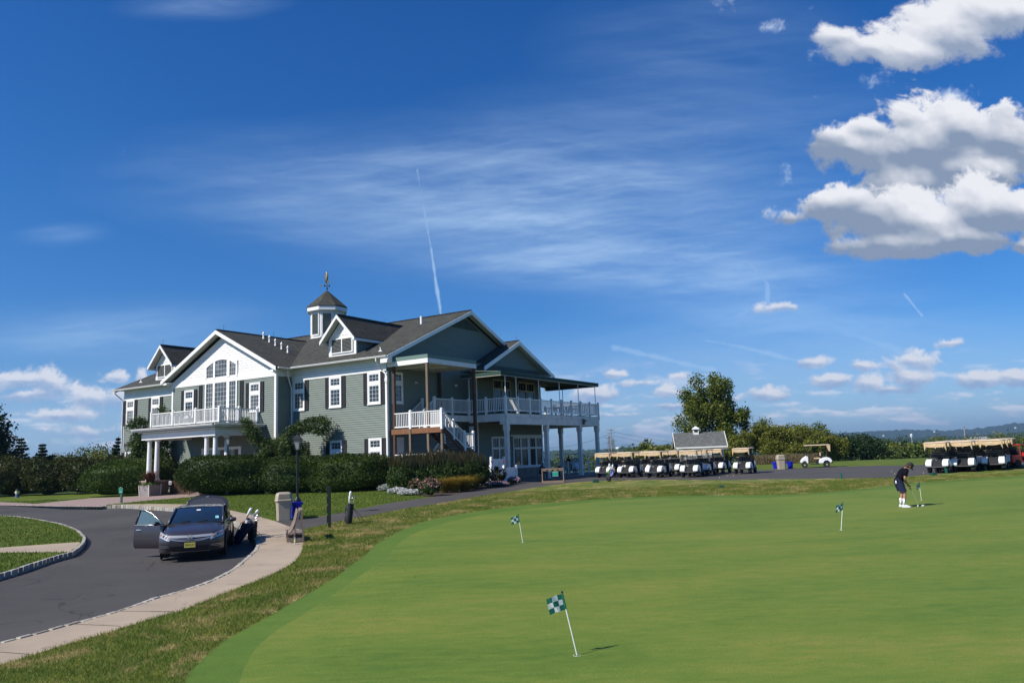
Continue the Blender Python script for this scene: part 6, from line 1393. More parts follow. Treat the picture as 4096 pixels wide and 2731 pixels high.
# ---------- lamp posts ----------
m_lamp=M('lamp_black',(.012,.014,.013),.4,.2,6);m_lg=M('lamp_glass',(.45,.47,.45),.15,.1,2,alpha=.55)
def lamp(label,x,y,H):
    r=empty('street_lamp',(x,y,h(x,y)),0,label,'lamp post','black lantern posts')
    p=MB();p.lathe([(.17,0),(.17,.12),(.145,.16),(.14,.62),(.16,.66),(.16,.72),(.10,.80),(.06,.86),(.052,1.2),(.048,H-1.0),(.04,H-.72),(.07,H-.68),(.05,H-.62)],(0,0,0),14)
    for k in range(14): a=2*PI*(k+.5)/14;p.bar((.143*math.cos(a),.143*math.sin(a),.17),(.14*math.cos(a),.14*math.sin(a),.61),.012,.012)
    p.build('pole',m_lamp,r,smooth=30)
    p=MB();a0,a1=.10,.225;z0,z1=H-.68,H-.24
    p.lathe([(a0+.02,z0-.02),(a0+.02,z0)],(0,0,0),4,off=.5)
    for sx in(-1,1):
        for sy in(-1,1): p.bar((sx*a0*.72,sy*a0*.72,z0),(sx*a1*.72,sy*a1*.72,z1),.02,.02)
    p.lathe([(a1+.05,z1),(a1+.045,z1+.03),(.07,z1+.20),(.05,z1+.22),(.02,z1+.24),(.035,z1+.28),(.01,z1+.34)],(0,0,0),4,off=.5);p.build('lantern',m_lamp,r)
    p=MB();p.loft([[(s1_*a*.70,s2_*a*.70,z) for s1_,s2_ in((-1,-1),(1,-1),(1,1),(-1,1))] for a,z in((a0,z0),(a1,z1))]);p.build('lantern_glass',m_lg,r)
g=G(683*s7,1186*s7);lamp('nearest black lantern post, beside the beige litter bin and blue tub',g.x,g.y,3.6)
p_=wx(524,998,53.6);lamp('black lantern post half hidden behind the yew, under the portico',p_.x,53.6,p_.z-h(p_.x,53.6));p_=wx(292,1016,64.5);lamp('black lantern post at the far left corner of the clubhouse',p_.x,64.5,p_.z)
# ---------- litter bins, tubs ----------
m_bin=M('beige_bin',(.36,.31,.23),.55,.06,3,.1);m_blue=M('blue_plastic',(.008,.012,.42),.4,.08,3)
def rsq(w_,z,k=.25): 
    e=w_*(1-k);return [(-e,-w_,z),(e,-w_,z),(w_,-e,z),(w_,e,z),(e,w_,z),(-e,w_,z),(-w_,e,z),(-w_,-e,z)]
def binn(label,x,y,a,sc_=1.):
    r=empty('litter_bin',(x,y,h(x,y)),a,label,'litter bin','beige litter bins');r.scale=(1.14,1.14,1.1)
    p=MB();p.loft([rsq(.25,0),rsq(.262,.4),rsq(.285,.74)]);p.build('bin_body',m_bin,r,smooth=30)
    p=MB();p.loft([rsq(.315,.72),rsq(.32,.76),rsq(.30,.80)]);p.build('rim',m_bin,r,smooth=30)
    p=MB();p.loft([rsq(.30,.79),rsq(.292,.92),rsq(.26,1.02,.3),rsq(.17,1.06,.4)]);p.build('lid',m_bin,r,smooth=35)
    p=MB();p.box(-.2,.2,-.305,-.28,.82,.99);p.build('swing_flap',M('flap_beige',(.30,.255,.19),.5,.06),r,bevel=.01)
    return r
g=G(1127,2082);binn('beige litter bin with a hooded lid where the cart path meets the sidewalk',g.x,g.y+.28,.35)
g=G(3131,1876);binn('beige litter bin standing between two blue tubs across the car park',g.x,g.y+.3,-.1)
def tub(label,x,y,H_=.65):
    r=empty('blue_tub',(x,y,h(x,y)),0,label,'recycling tub','blue recycling tubs')
    p=MB();p.lathe([(.20,0),(.235,H_*.8),(.26,H_*.82),(.265,H_)],(0,0,0),22);p.lathe([(.24,H_-.03),(.01,H_-.035)],(0,0,0),22);p.build('tub_body',m_blue,r,smooth=35)
    p=MB()
    for s_ in(-1,1): p.tube([(s_*.25,-.08,H_-.05),(s_*.31,-.06,H_-.12),(s_*.31,.06,H_-.12),(s_*.25,.08,H_-.05)],.012,5)
    p.build('handle',m_blue,r)
g=G(1181,2072);tub('blue recycling tub beside the lamp post',g.x,g.y+.15,.68);g=G(3107,1875);tub('blue recycling tub left of the far litter bin',g.x,g.y+.2,.58);g=G(3165,1873);tub('blue recycling tub right of the far litter bin',g.x,g.y+.2,.56)
# ---------- bag racks ----------
def rack(label,x,y,ang,L,sign=False,mat=None):
    mat=mat or m_gwood;r=empty('bag_rack',(x,y,h(x,y)),ang,label,'bag rack','wooden golf bag racks')
    n_=5
    for i,xx in enumerate((-L/2,L/2)):
        p=MB();p.bar((xx,-.34,.02),(xx,-.02,.98),.035,.09);p.bar((xx,.30,.02),(xx,.02,.98),.035,.09);p.bar((xx,-.38,.12),(xx,.34,.12),.04,.11);p.build('end_frame',mat,r)
    p=MB();p.box(-L/2,L/2,-.06,-.02,.90,.98);p.box(-L/2,L/2,.02,.06,.90,.98);p.build('top_rail',mat,r)
    p=MB()
    for i in range(n_-1):
        xa=-L/2+L*(i+.18)/(n_-1);xb=-L/2+L*(i+.82)/(n_-1);p.box(xa,xb,-.10,-.03,.80,.88)
    p.build('notched_rest',mat,r)
    p=MB();p.box(-L/2,L/2,-.42,-.38,.0,.16);p.box(-L/2,L/2,-.38,.30,.05,.09);p.build('base_tray',mat,r)
    if sign:
        p=MB();p.box(-.02,.38,-.10,-.085,.46,.74);o=p.build('notice',M('teal_sign',(.03,.36,.26),.5,.06),r)
        p=MB();p.box(-.035,.395,-.098,-.09,.445,.46);p.box(-.035,.395,-.098,-.09,.74,.755);p.build('notice_frame',m_white,o)
    return r
g=G(2212,1931);rack('weathered bag rack with a teal notice, on the path by the terrace',g.x+.02,g.y+.4,.02,1.45,True,M('rack_wood',(.30,.21,.14),.8,.25,5,.2))
# nearer rack seen from its end, with arms
g=G(1172,2170)
r=empty('bag_rack',(g.x+.02,g.y+.62,g.z),math.radians(107),'grey weathered bag rack seen end-on at the edge of the sidewalk','bag rack','wooden golf bag racks')
m_rk=M('grey_wood',(.21,.165,.135),.85,.2,6,.3)
for i,xx in enumerate((-.55,-.2,.25,.75)):
    p=MB();p.tube([(xx,.36,.28),(xx,.26,.36),(xx,.14,.62),(xx,.05,1.02)],[.032,.034,.032,.03],4);p.build('curved_arm',m_rk,r)
for xx in(-.6,.8):
    p=MB();p.bar((xx,-.13,.0),(xx,-.06,1.02),.05,.10);p.bar((xx,.20,.0),(xx,.0,1.0),.04,.07);p.box(xx-.02,xx+.02,-.15,.4,.03,.15);p.build('end_frame',m_rk,r)
p=MB();p.box(-.6,.8,-.11,-.01,1.0,1.04);p.box(-.6,.8,-.02,.06,.94,1.0);p.build('top_rail',m_rk,r)
p=MB()
for k in range(4): p.box(-.6,.8,-.12+.13*k,-.01+.13*k,.26,.30)
p.box(-.6,.8,.38,.42,.16,.34);p.build('slatted_shelf',m_rk,r)
g2=G(1180,2177);r=empty('water_bottle',(g2.x,g2.y,g2.z),0,'clear water bottle with a yellow label at the foot of the grey rack','bottle')
p=MB();p.lathe([(.03,0),(.034,.02),(.034,.13),(.03,.16),(.012,.195),(.012,.21)],(0,0,0),12);p.build('bottle_body',M('clear_plastic',(.6,.65,.66),.1,.05,alpha=.5),r,smooth=40);p=MB();p.lathe([(.0355,.085),(.0355,.135)],(0,0,0),12);p.build('bottle_label',M('label_yellow',(.75,.6,.03),.5),r);p=MB();p.lathe([(.014,.205),(.014,.225)],(0,0,0),10);p.build('bottle_cap',m_cw,r)
# tall black notched post
g=G(1318,2111);r=empty('notched_post',(g.x,g.y,g.z),.2,'tall black notched marker post beside the cart path','post')
p=MB();p.box(-.055,.055,-.05,.05,-.05,1.56);p.build('post_body',M('black_post',(.015,.018,.016),.55,.15,4),r,bevel=.01)
p=MB()
for z in(.20,.55,.90,1.25): p.box(-.10,-.055,-.045,.045,z,z+.29)
p.build('post_block',M('black_post',(.01,.01,.01)),r,bevel=.01)
# ---------- golf bags ----------
def bag(label,x,y,ang,body,trim,lean=28,towel=None,legs=True,clubs=6,H_=.86,hood=None,z=None,cart=False):
    r=empty('golf_bag',(x,y,h(x,y) if z is None else z),ang,label,'golf bag','golf bags');t=math.radians(lean);ax=Vector((math.sin(t),0,math.cos(t)));X_=Vector((math.cos(t),0,-math.sin(t)));Y_=Vector((0,1,0))
    def ring(s_,rx,ry,n=12): return [tuple(ax*s_+X_*(rx*math.cos(2*PI*k/n))+Y_*(ry*math.sin(2*PI*k/n))) for k in range(n)]
    p=MB();p.loft([ring(.0,.11,.12),ring(.04,.125,.14),ring(.35,.12,.14),ring(.7,.115,.125),ring(H_-.05,.12,.135),ring(H_,.125,.14),ring(H_,.10,.11),ring(H_-.08,.09,.1)]);p.build('bag_body',body,r,smooth=50)
    p=MB();p.loft([ring(s_,.5*0+w_,w_,10) for s_,w_ in((.06,.04),(.1,.09),(.34,.10),(.42,.05))]);o=p.build('side_pocket',body,r,smooth='all');o.location=tuple(-X_*.10+Y_*.03)
    p=MB();p.loft([ring(s_,w_,w_,10) for s_,w_ in((.48,.03),(.52,.07),(.66,.075),(.72,.03))]);o=p.build('top_pocket',trim,r,smooth='all');o.location=tuple(-X_*.09)
    p=MB();p.tube([ax*.3-X_*.13,ax*.42-X_*.2,ax*.62-X_*.2,ax*.74-X_*.12],.014,6);p.build('strap',trim,r)
    if legs:
        for s_ in(-1,1):
            p=MB();a=ax*(H_-.14)+X_*.10;e=Vector((a.x+.42,s_*.24,0));p.tube([a,a.lerp(e,.5)+Vector((.02,0,.02)),e],.009,5);p.build('stand_leg',m_blk,r)
    rg2=random.Random(label)
    for k in range(clubs):
        u_,v_=rg2.uniform(-.07,.07),rg2.uniform(-.08,.08);L=rg2.uniform(.14,.30);a=ax*(H_-.1)+X_*u_+Y_*v_;b=ax*(H_+L)+X_*u_*1.9+Y_*v_*1.9;p=MB();p.tube([a,b],.006,5)
        d=Vector((rg2.uniform(-.3,1),rg2.uniform(-1,1),0)).normalized()
        if hood and k<2:
            p.build('club_shaft',m_chr,r);p=MB();p.loft([[tuple(b+ax*s2+X_*(w_*math.cos(q_))+Y_*(w_*math.sin(q_))) for q_ in [2*PI*j/10 for j in range(10)]] for s2,w_ in((-.18,.02),(-.08,.035),(.04,.05),(.12,.055),(.18,.03))]);p.build('head_cover',hood,r,smooth='all')
        else:
            p.loft([[tuple(b+d*s2+Vector((0,0,1))*(w_*math.sin(q_)*.8)+d.cross(Vector((0,0,1)))*(w_*math.cos(q_))) for q_ in [2*PI*j/8 for j in range(8)]] for s2,w_ in((-.015,.012),(.0,.026),(.05,.03),(.085,.018))]);p.build('golf_club',m_chr,r,smooth=40)
    if towel:
        p=MB();nx,nz=5,7;V=[]
        for j in range(nz):
            for i in range(nx): V.append(tuple(ax*(H_-.02-.0)+Vector((-.02,-.16-.015*math.sin(j+i),0))+Vector(((i-2)*(.035+.008*j*(1 if j<4 else .6)),.012*math.sin(i*2.1+j),-.07*j+(.02*i if j==nz-1 else 0)))))
        p.add(V,[(j*nx+i,j*nx+i+1,(j+1)*nx+i+1,(j+1)*nx+i) for j in range(nz-1) for i in range(nx-1)]);p.build('towel',towel,r,smooth='all',norm=False)
    return r
navy=M('navy_nylon',(.008,.016,.045),.6,.15,8,.1);redt=M('red_nylon',(.28,.02,.02),.6,.1);tw=M('white_towel',(.85,.82,.85),.9,.12,7,.3);blkn=M('black_nylon',(.014,.015,.018),.65,.15,8,.1);wl=M('white_leather',(.75,.75,.73),.45,.08)
g=G(962,2154,-.13);bag('navy stand bag with a white towel and white head covers, next to the car',g.x-.25,g.y+.35,.05,navy,redt,30,tw,False,6,.88,wl,g.z)
g=G(975,2155,-.13);bag('dark navy stand bag on thin legs at the kerb, leaning over the sidewalk',g.x-.25,g.y-.05,.0,navy,blkn,38,None,True,8,.9,None,g.z)
g=G(985,2158);bag('slim dark bag behind the leaning stand bag at the kerb',g.x+.05,g.y+.5,.1,blkn,navy,4,None,False,0,.55,None,g.z-.13)
g=G(1398,2096);bag('black golf bag with a white head cover on a stand beside the notched post',g.x-.05,g.y+.05,-.15,blkn,navy,8,None,True,4,.80,wl)
grn=M('green_strap',(.03,.22,.03),.6,.1);g=G(2432,1925);bag('green and white stand bag with a colourful towel at the edge of the car park',g.x+.05,g.y,.2,blkn,grn,14,M('rainbow_towel',(.35,.30,.75),.8,.5,12),True,7,.80,wl)
g=G(2236,1905);bag('dark red golf bag standing in the shade under the deck',g.x,g.y+.6,.1,M('maroon_nylon',(.10,.01,.012),.6),redt,6,None,False,5,.9)
# ---------- flags on the green ----------
def flag(label,xv,yv,tx,ty,sc_=1.,fold=0):
    g=G(xv*s7,yv*s7);r=empty('golf_flag',(g.x,g.y,g.z+.012),0,label,'practice flag','practice green flagsticks')
    top=atY(tx*s7,ty*s7,g.y);d=Vector((top.x-g.x,-.05 if fold else .0,top.z-g.z));L=d.length;u_=d.normalized()
    p=MB();p.tube([u_*-.05,u_*(L-.03)],.0085,8);p.build('flagstick',m_white,r);p=MB();p.lathe([(.012,0),(.016,.01),(.012,.03),(.002,.035)],tuple(u_*(L-.03)),8);p.build('finial',m_blk,r)
    p=MB();p.tube([u_*(L*.72),u_*(L-.035)],.013,8);p.build('flag_sleeve',M('flag_green',(.01,.13,.085),.6,.1,9),r)
    W_,Hh=.235,L*.25;side=Vector((-.93,-.30,-.10)).normalized() if not fold else Vector((-.75,-.5,-.35)).normalized();nx,nz=12,9;m=MB()
    def P3(i,j):
        s_=i/nx;t=j/nz;w=.018*math.sin(s_*7+t*2.2)*s_+.008*math.sin(s_*15+t*5)*s_
        q=u_*(L-.035-Hh*t)+side*(W_*s_)+Vector((.1,1,0))*w+Vector((0,0,-.03*s_*s_))
        return tuple(q)
    for i in range(nx):
        for j in range(nz):
            a=i//4;b=j//3;mi=0 if (i<1 or (a+b)%2==0) else 1
            m.add([P3(i,j),P3(i+1,j),P3(i+1,j+1),P3(i,j+1)],[(0,1,2,3)],mi)
    m.build('flag_cloth',[M('flag_green',(.01,.1,.07)),M('flag_white',(.62,.66,.64),.7,.08,9)],r,smooth='all',norm=False)
    p=MB();p.lathe([(.054,-.10),(.054,.001),(.050,.001),(.050,-.09),(.001,-.09)],(0,0,-.012),22);p.build('hole_cup',m_white,r)
    p=MB();p.lathe([(.0495,-.001),(.001,-.001)],(0,0,-.04),20);p.build('cup_shadow_base',M('cup_grey',(.5,.5,.5),.8),r)
flag('nearest practice flag, leaning left in the foreground with a green and white checked cloth',1325,1504,1290,1359)
flag('second practice flag, left centre of the green, in front of the clubhouse terrace',1200.5,1245,1190,1181.5)
flag('practice flag right of centre with its cloth flying left',1932,1217,1936,1154)
flag('farthest practice flag, half furled, beside the golfer',2116.5,1149,2109.5,1106,1,1)
# white cup lips as seen
for l,x,y in (('white golf ball on the green, nearest the putter',2108.6,1163.2),('left of the two touching golf balls on the green',2118.6,1162.8),('right of the two touching golf balls on the green',2121.4,1162.3)):
    g=G(x*s7,y*s7);p=MB();p.lathe([(.003,0)]+[(.027*math.sin(PI*k/8),.027-.027*math.cos(PI*k/8)) for k in range(1,8)]+[(.003,.054)],(0,0,0),14);o=p.build('golf_ball',m_cw,None,smooth='all',loc=(g.x,g.y,g.z));tag(o,l,'golf ball','golf balls by the golfer')
lb=[('stray ball on the car park, left one',2878,1911),('stray ball on the car park below the lone rear-facing cart',2911,1903),('stray ball on the car park right of the others',2934,1904),('stray ball on the tarmac behind the golfer',3566,1886),('stray ball on the tarmac, lower right of the other',3579,1895),('stray ball on the tarmac near the right cart group',3694,1892)]
for l,x,y in lb:
    g=G(x,y);p=MB();p.lathe([(.003,0)]+[(.022*math.sin(PI*k/6),.022-.022*math.cos(PI*k/6)) for k in range(1,6)]+[(.003,.044)],(0,0,0),10);o=p.build('golf_ball',m_cw,None,smooth='all',loc=(g.x,g.y,g.z));tag(o,l,'golf ball','stray balls on the tarmac')
# ---------- green boxes, stakes, signs, hydrant ----------
m_gb=M('green_box',(.012,.06,.04),.5,.1,4)
for l,x,y,w_,H_ in(('low dark box at the grass edge by the green stand bag',2384,1929,.40,.22),('dark green box in the grass beyond the putting green',2888,1951,.26,.14),('low green box in front of the right cart group',3737,1900,.30,.14)):
    g=G(x,y);p=MB();p.loft([rsq(w_/2,0,.12),rsq(w_/2,H_*.85,.12),rsq(w_/2*.9,H_,.15)]);o=p.build('ground_box',m_gb,None,loc=(g.x,g.y+.1,g.z-.01));tag(o,l,'box','green boxes along the grass edge')
m_gp=M('green_stake',(.015,.13,.075),.5,.1,4)
for l,x,y,H_,t in(('green stake at the car park edge, left of the golfer',3366,1914,.34,.0),('leaning green stake before the first cart of the right group',3787,1893,.32,-.12),('upright green stake before the middle cart of the right group',3943,1881,.28,0)):
    g=G(x,y);p=MB();p.loft([[(-.05,-.04,0),(.05,-.04,0),(.05,.04,0),(-.05,.04,0)],[(-.05+t*H_,-.04,H_*.93),(.05+t*H_,-.04,H_*.93),(.05+t*H_,.04,H_*.93),(-.05+t*H_,.04,H_*.93)],[(-.03+t*H_,-.02,H_),(.03+t*H_,-.02,H_),(.03+t*H_,.02,H_),(-.03+t*H_,.02,H_)]]);o=p.build('edge_stake',m_gp,None,loc=tuple(g));tag(o,l,'stake','green stakes along the tarmac')
g=G(485,2010);r=empty('arrow_sign',tuple(g),math.radians(-12),'small teal sign with a white arrow on a post by the brick paving','sign')
m_ts=M('teal_board',(.02,.22,.15),.5,.08,4);p=MB();p.box(-.06,.06,-.05,.05,-.05,.62);p.build('post',M('sage_post',(.07,.12,.10),.6,.1,4),r,bevel=.01);p=MB();p.box(-.15,.15,-.09,-.05,.58,.92);o=p.build('board',m_ts,r,bevel=.015);p=MB();p.lathe([(.05,.92),(.06,.94),(.03,.97)],(0,-.07,0),10);p.build('finial',m_bin,r)
p=MB();p.box(-.06,.02,-.098,-.09,.665,.685);p.prism([(.02,.645),(.07,.675),(.02,.705)],-.098,-.09,'y');p.build('arrow',m_white,o)
p=MB();p.box(-.1,.06,-.096,-.09,.80,.812);p.box(-.1,.02,-.096,-.09,.76,.77);p.build('lettering',M('sign_letter',(.10,.35,.27),.5),o)
g=G(68,1989);r=empty('fire_hydrant',tuple(g),0,'small yellow and white hydrant on the lawn at far left','hydrant');p=MB();p.lathe([(.17,0),(.17,.06),(.13,.08),(.13,.30)],(0,0,0),14);p.build('lower_barrel',M('hydrant_blue',(.10,.14,.30),.5,.1),r,smooth=35);p=MB();p.lathe([(.13,.30),(.13,.52),(.15,.53),(.15,.56)],(0,0,0),14);p.build('barrel',M('hydrant_yellow',(.65,.60,.28),.5,.1),r,smooth=35);p=MB();p.lathe([(.14,.56),(.11,.66),(.04,.70),(.03,.75)],(0,0,0),14);p.build('bonnet',m_blk,r,smooth=35)
p=MB();p.lathe([(.05,-.2),(.05,.2)],(0,0,.42),10,axis='x');p.build('nozzle',m_white,r)
g=wx(398,1081.5,52);r=empty('reserved_sign',tuple(AB(13.6,-5.75,0)),HR,'small maroon sign with white letters above the yew, by the portico','sign');p=MB();p.box(-.025,.025,.0,.05,0,1.75);p.build('post',m_gwood,r);p=MB();p.box(-.22,.22,-.02,0,1.55,1.86);o=p.build('board',M('maroon_board',(.14,.008,.012),.5,.06),r);text('lettering','DOC',.16,basis((1,0,0),(0,0,1),(0,-1,0),(0,-.022,1.71)),m_white,o)
r=empty('notice_sign',tuple(AB(13.2,-1.75,0)),HR,'small white notice with red print behind the end of the yew hedge','sign');q=AB(17.4,-4.6);r.location=(q.x,q.y,0);p=MB();p.box(-.02,.02,.0,.04,0,.9);p.build('post',m_gwood,r);p=MB();p.box(-.16,.16,-.02,0,.72,1.0);o=p.build('board',m_white,r);p=MB();p.box(-.07,-.03,-.025,-.02,.78,.94);p.box(.0,.09,-.025,-.02,.82,.9);p.build('print',redt,o)
# dark fence between the pier and the yew
r=empty('dark_picket_fence',tuple(AB(16.4,-4.4)),HR,'low dark wooden picket fence between the brick pier and the yew mass','fence');p=MB();p.box(-1.3,1.25,-.03,.03,.15,.22);p.box(-1.3,1.25,-.03,.03,.82,.9);p.build('rail',m_dwood,r);p=MB()
for k in range(18): p.box(-1.28+k*.145,-1.19+k*.145,-.05,-.03,.05,1.0)
p.build('pickets',m_dwood,r)
# planter with bronze grass
q=G(588,1984);r=empty('wooden_planter',(q.x,q.y+.45,q.z),HR+.1,'square weathered planter with bronze grass beside the portico pier','planter');p=MB();p.loft([rsq(.47,.0,.06),rsq(.52,.78,.06)]);p.loft([rsq(.47,.78,.06),rsq(.46,.74,.06)]);p.build('box',M('planter_grey',(.26,.23,.22),.8,.15,4,.2),r)
p=MB()
for sx in(-1,1):
    for sy in(-1,1): p.bar((sx*.48,sy*.48,0),(sx*.53,sy*.53,.82),.07,.07)
p.build('corner_post',M('planter_post',(.55,.53,.48),.7,.1),r)
o=tuft('bronze_grass','',0,0,.75,1.15,700,leafmat('bronze_blade',[(.05,.012,.012),(.10,.03,.02),(.16,.09,.05)],.3),131,'',.014,None,r,.72)
rng=np.random.default_rng(8);d=rng.normal(size=(900,3))*np.array([.28,.28,.08]);d[:,2]=np.abs(d[:,2])+.78;V,Q=leaves(d,.08,.2,.7,rng=rng);npmesh('trailing_leaves',V,Q,leafmat('lime_leaf',[(.05,.10,.03),(.12,.22,.03),(.25,.30,.16)],.3),r)
# ---------- white vinyl fence by the canna ----------
def vfence(a0,b0,a1,b1,nm,lab,Hh=1.15):
    r=empty(nm,tuple(AB(0,0)),HR,lab,'fence','white vinyl fence panels by the terrace');p0=Vector((a0,b0));p1=Vector((a1,b1));n_=max(1,round((p1-p0).length/1.9));m=MB(T)
    m.bar((a0,b0,Hh-.08),(a1,b1,Hh-.08),.06,.12);m.bar((a0,b0,.12),(a1,b1,.12),.06,.12);m.bar((a0,b0,Hh/2),(a1,b1,Hh/2),.03,Hh-.2);m.build('panel',m_rail,r)
    for i in range(n_+1):
        q=p0.lerp(p1,i/n_);m=MB(T);m.box(q.x-.07,q.x+.07,q.y-.07,q.y+.07,-.1,Hh+.08);m.lathe([(.11,0),(.11,.03),(.01,.08)],(q.x,q.y,Hh+.08),4,off=.5);m.build('post',m_rail,r)
vfence(-6.62,5.9,-6.62,2.7,'vinyl_fence','white vinyl fence panel facing the path, behind the cannas');vfence(-6.5,2.75,-4.2,2.75,'vinyl_fence','short white vinyl fence return running back to the stairs',1.2);vfence(-4.6,5.8,-4.6,7.5,'vinyl_fence','short white vinyl panel beside the corner deck column',1.75)
# white rail fence beyond the deck
rf=empty('rail_fence',(0,0,0),0,'white balustrade fence beyond the deck columns and first carts','fence');I_=lambda a,b,z:(a,b,z)
for i in range(8):
    x0=1.0+i*1.9;y0=73.5-.0*i;railing(rf,(x0,y0),(x0+1.9,y0),0,0,[0] if i<7 else [0,1],'fence_section',I_,.17,posth=1.12)
# terrace things in the shade
def chair(par_label,x,y,ang,z,mat,grp):
    r=empty('patio_chair',(x,y,z),ang,par_label,'chair',grp)
    p=MB();p.box(-.23,.23,-.22,.22,.40,.43);p.build('seat',mat,r);p=MB();p.bar((-.22,.22,.42),(-.24,.30,.95),.03,.03);p.bar((.22,.22,.42),(.24,.30,.95),.03,.03)
    for k in range(6): p.bar((-.22,.235+.012*k,.50+.08*k),(.22,.235+.012*k,.50+.08*k),.02,.045)
    p.build('backrest',mat,r)
    for sx in(-1,1):
        for sy in(-1,1): p=MB();p.tube([(sx*.21,sy*.2,.42),(sx*.23,sy*.23,0)],.014,5);p.build('leg',mat,r)
    return r
def table(label,x,y,z,R_,mat,grp):
    r=empty('patio_table',(x,y,z),0,label,'table',grp);p=MB();p.lathe([(R_,.70),(R_,.73)],(0,0,0),20);p.build('tabletop',mat,r);p=MB();p.tube([(0,0,.7),(0,0,.03)],.03,8);p.lathe([(.25,0),(.23,.03)],(0,0,0),14);p.build('pedestal',mat,r);return r
m_pc=M('patio_metal',(.10,.10,.10),.5,.1)
for i,(a,b,t) in enumerate(((-3.9,13.9,2.2),(-3.9,19.1,-.6),(-3.3,20.6,1.9),(-3.9,16.6,.4),(-3.2,12.6,2.9))):
    q=AB(a,b);chair(['slatted chair on the deck behind the fourth railing bay','chair on the deck near its far end','chair on the deck in the last but one bay','chair on the deck in the middle bays','chair on the deck near the deck doors'][i],q.x,q.y,HR+t,DZ,m_pc,'chairs on the deck')
for i,(a,b) in enumerate(((-3.1,14.8),(-3.2,18.2),(-3.1,21.6))): q=AB(a,b);table(['table on the deck near the deck doors','table in the middle of the deck','table at the far end of the deck'][i],q.x,q.y,DZ,.5,m_pc,'tables on the deck')
q=AB(-1.75,11.9);q=AB(-2.0,12.4);r=empty('terrace_planter',(q.x,q.y,0),HR,'low brown planter with a dark shrub against the terrace wall','planter');p=MB();p.loft([rsq(.42,0,.1),rsq(.48,.42,.1)]);p.build('box',M('terracotta',(.12,.05,.03),.8,.1),r);rng=np.random.default_rng(3);d=rng.normal(size=(2200,3));d/=np.linalg.norm(d,axis=1)[:,None];d=d*np.array([.6,.5,.38])*(.75+.3*rng.random((2200,1)))+np.array([0,0,.72]);V,Q=leaves(d,.09,.1,.7,rng=rng);npmesh('shrub',V,Q,LM['dark'],r)
# ---------- shed ----------
SX=wx(1612,1000,88).x;r=empty('shed',(SX,89.5,h(SX,88)),math.radians(-7),'small white trimmed shed with a grey shingle roof and tiny cupola','shed')
p=MB();clap=[(-2.4,0),(2.4,0),(2.4,2.3),(-2.4,2.3)];p.box(-2.4,2.4,-1.6,1.6,0,2.3);p.prism([(-1.6,2.3),(1.6,2.3),(0,3.55)],-2.4,2.4,'x');p.build('wall',M('shed_siding',(.20,.24,.22),.6,.08,3),r)
m_sr=brickm('shed_shingles',(.085,.09,.085),(.125,.13,.12),(.05,.05,.05),2.2,.6,.22)
p=MB();
for sy in(-1,1): slab(p,[(-2.85,sy*2.05,2.12),(2.85,sy*2.05,2.12),(2.85,0,3.78),(-2.85,0,3.78)],.08)
p.build('roof',m_sr,r)
p=MB();p.box(-2.85,2.85,-2.12,-2.04,2.0,2.16);p.box(-2.42,-2.2,-1.64,-1.6,0,2.3);p.box(2.2,2.42,-1.64,-1.6,0,2.3)
for sx in(-2.9,2.84):
    for sy in(-1,1): p.bar((sx,sy*2.08,2.1),(sx,0,3.76),.05,.18)
p.prism([(-1.6,2.3),(1.6,2.3),(0,3.55)],2.4,2.44,'x');p.build('trim',m_white,r)
p=MB();p.box(-1.5,1.1,-1.68,-1.6,0,2.0);dd=p.build('double_door',m_white,r);p=MB()
for x0 in(-1.35,-.75,.0,.5): p.box(x0,x0+.45,-1.7,-1.68,1.5,1.85)
p.build('door_glass',m_glass,dd)
p=MB();p.box(2.44,2.47,-.3,.3,1.1,1.8);w_=p.build('window',m_white,r);p=MB();p.box(2.47,2.475,-.22,.22,1.18,1.72);p.build('glass',m_glass,w_)
p=MB();p.lathe([(.42,3.4),(.42,4.05),(.56,4.1),(.56,4.15)],(-.3,0,0),4,off=.5);o=p.build('cupola',m_white,r);p=MB();p.lathe([(.60,4.15),(.1,4.45),(.02,4.5)],(-.3,0,0),4,off=.5);p.build('cupola_roof',m_white,o);p=MB()
p.box(-.5,-.1,-.306,-.30,3.78,4.05)
for k in range(4): p.box(-.5,-.1,-.31,-.306,3.8+.07*k,3.83+.07*k)
p.build('louver',m_blk,o)
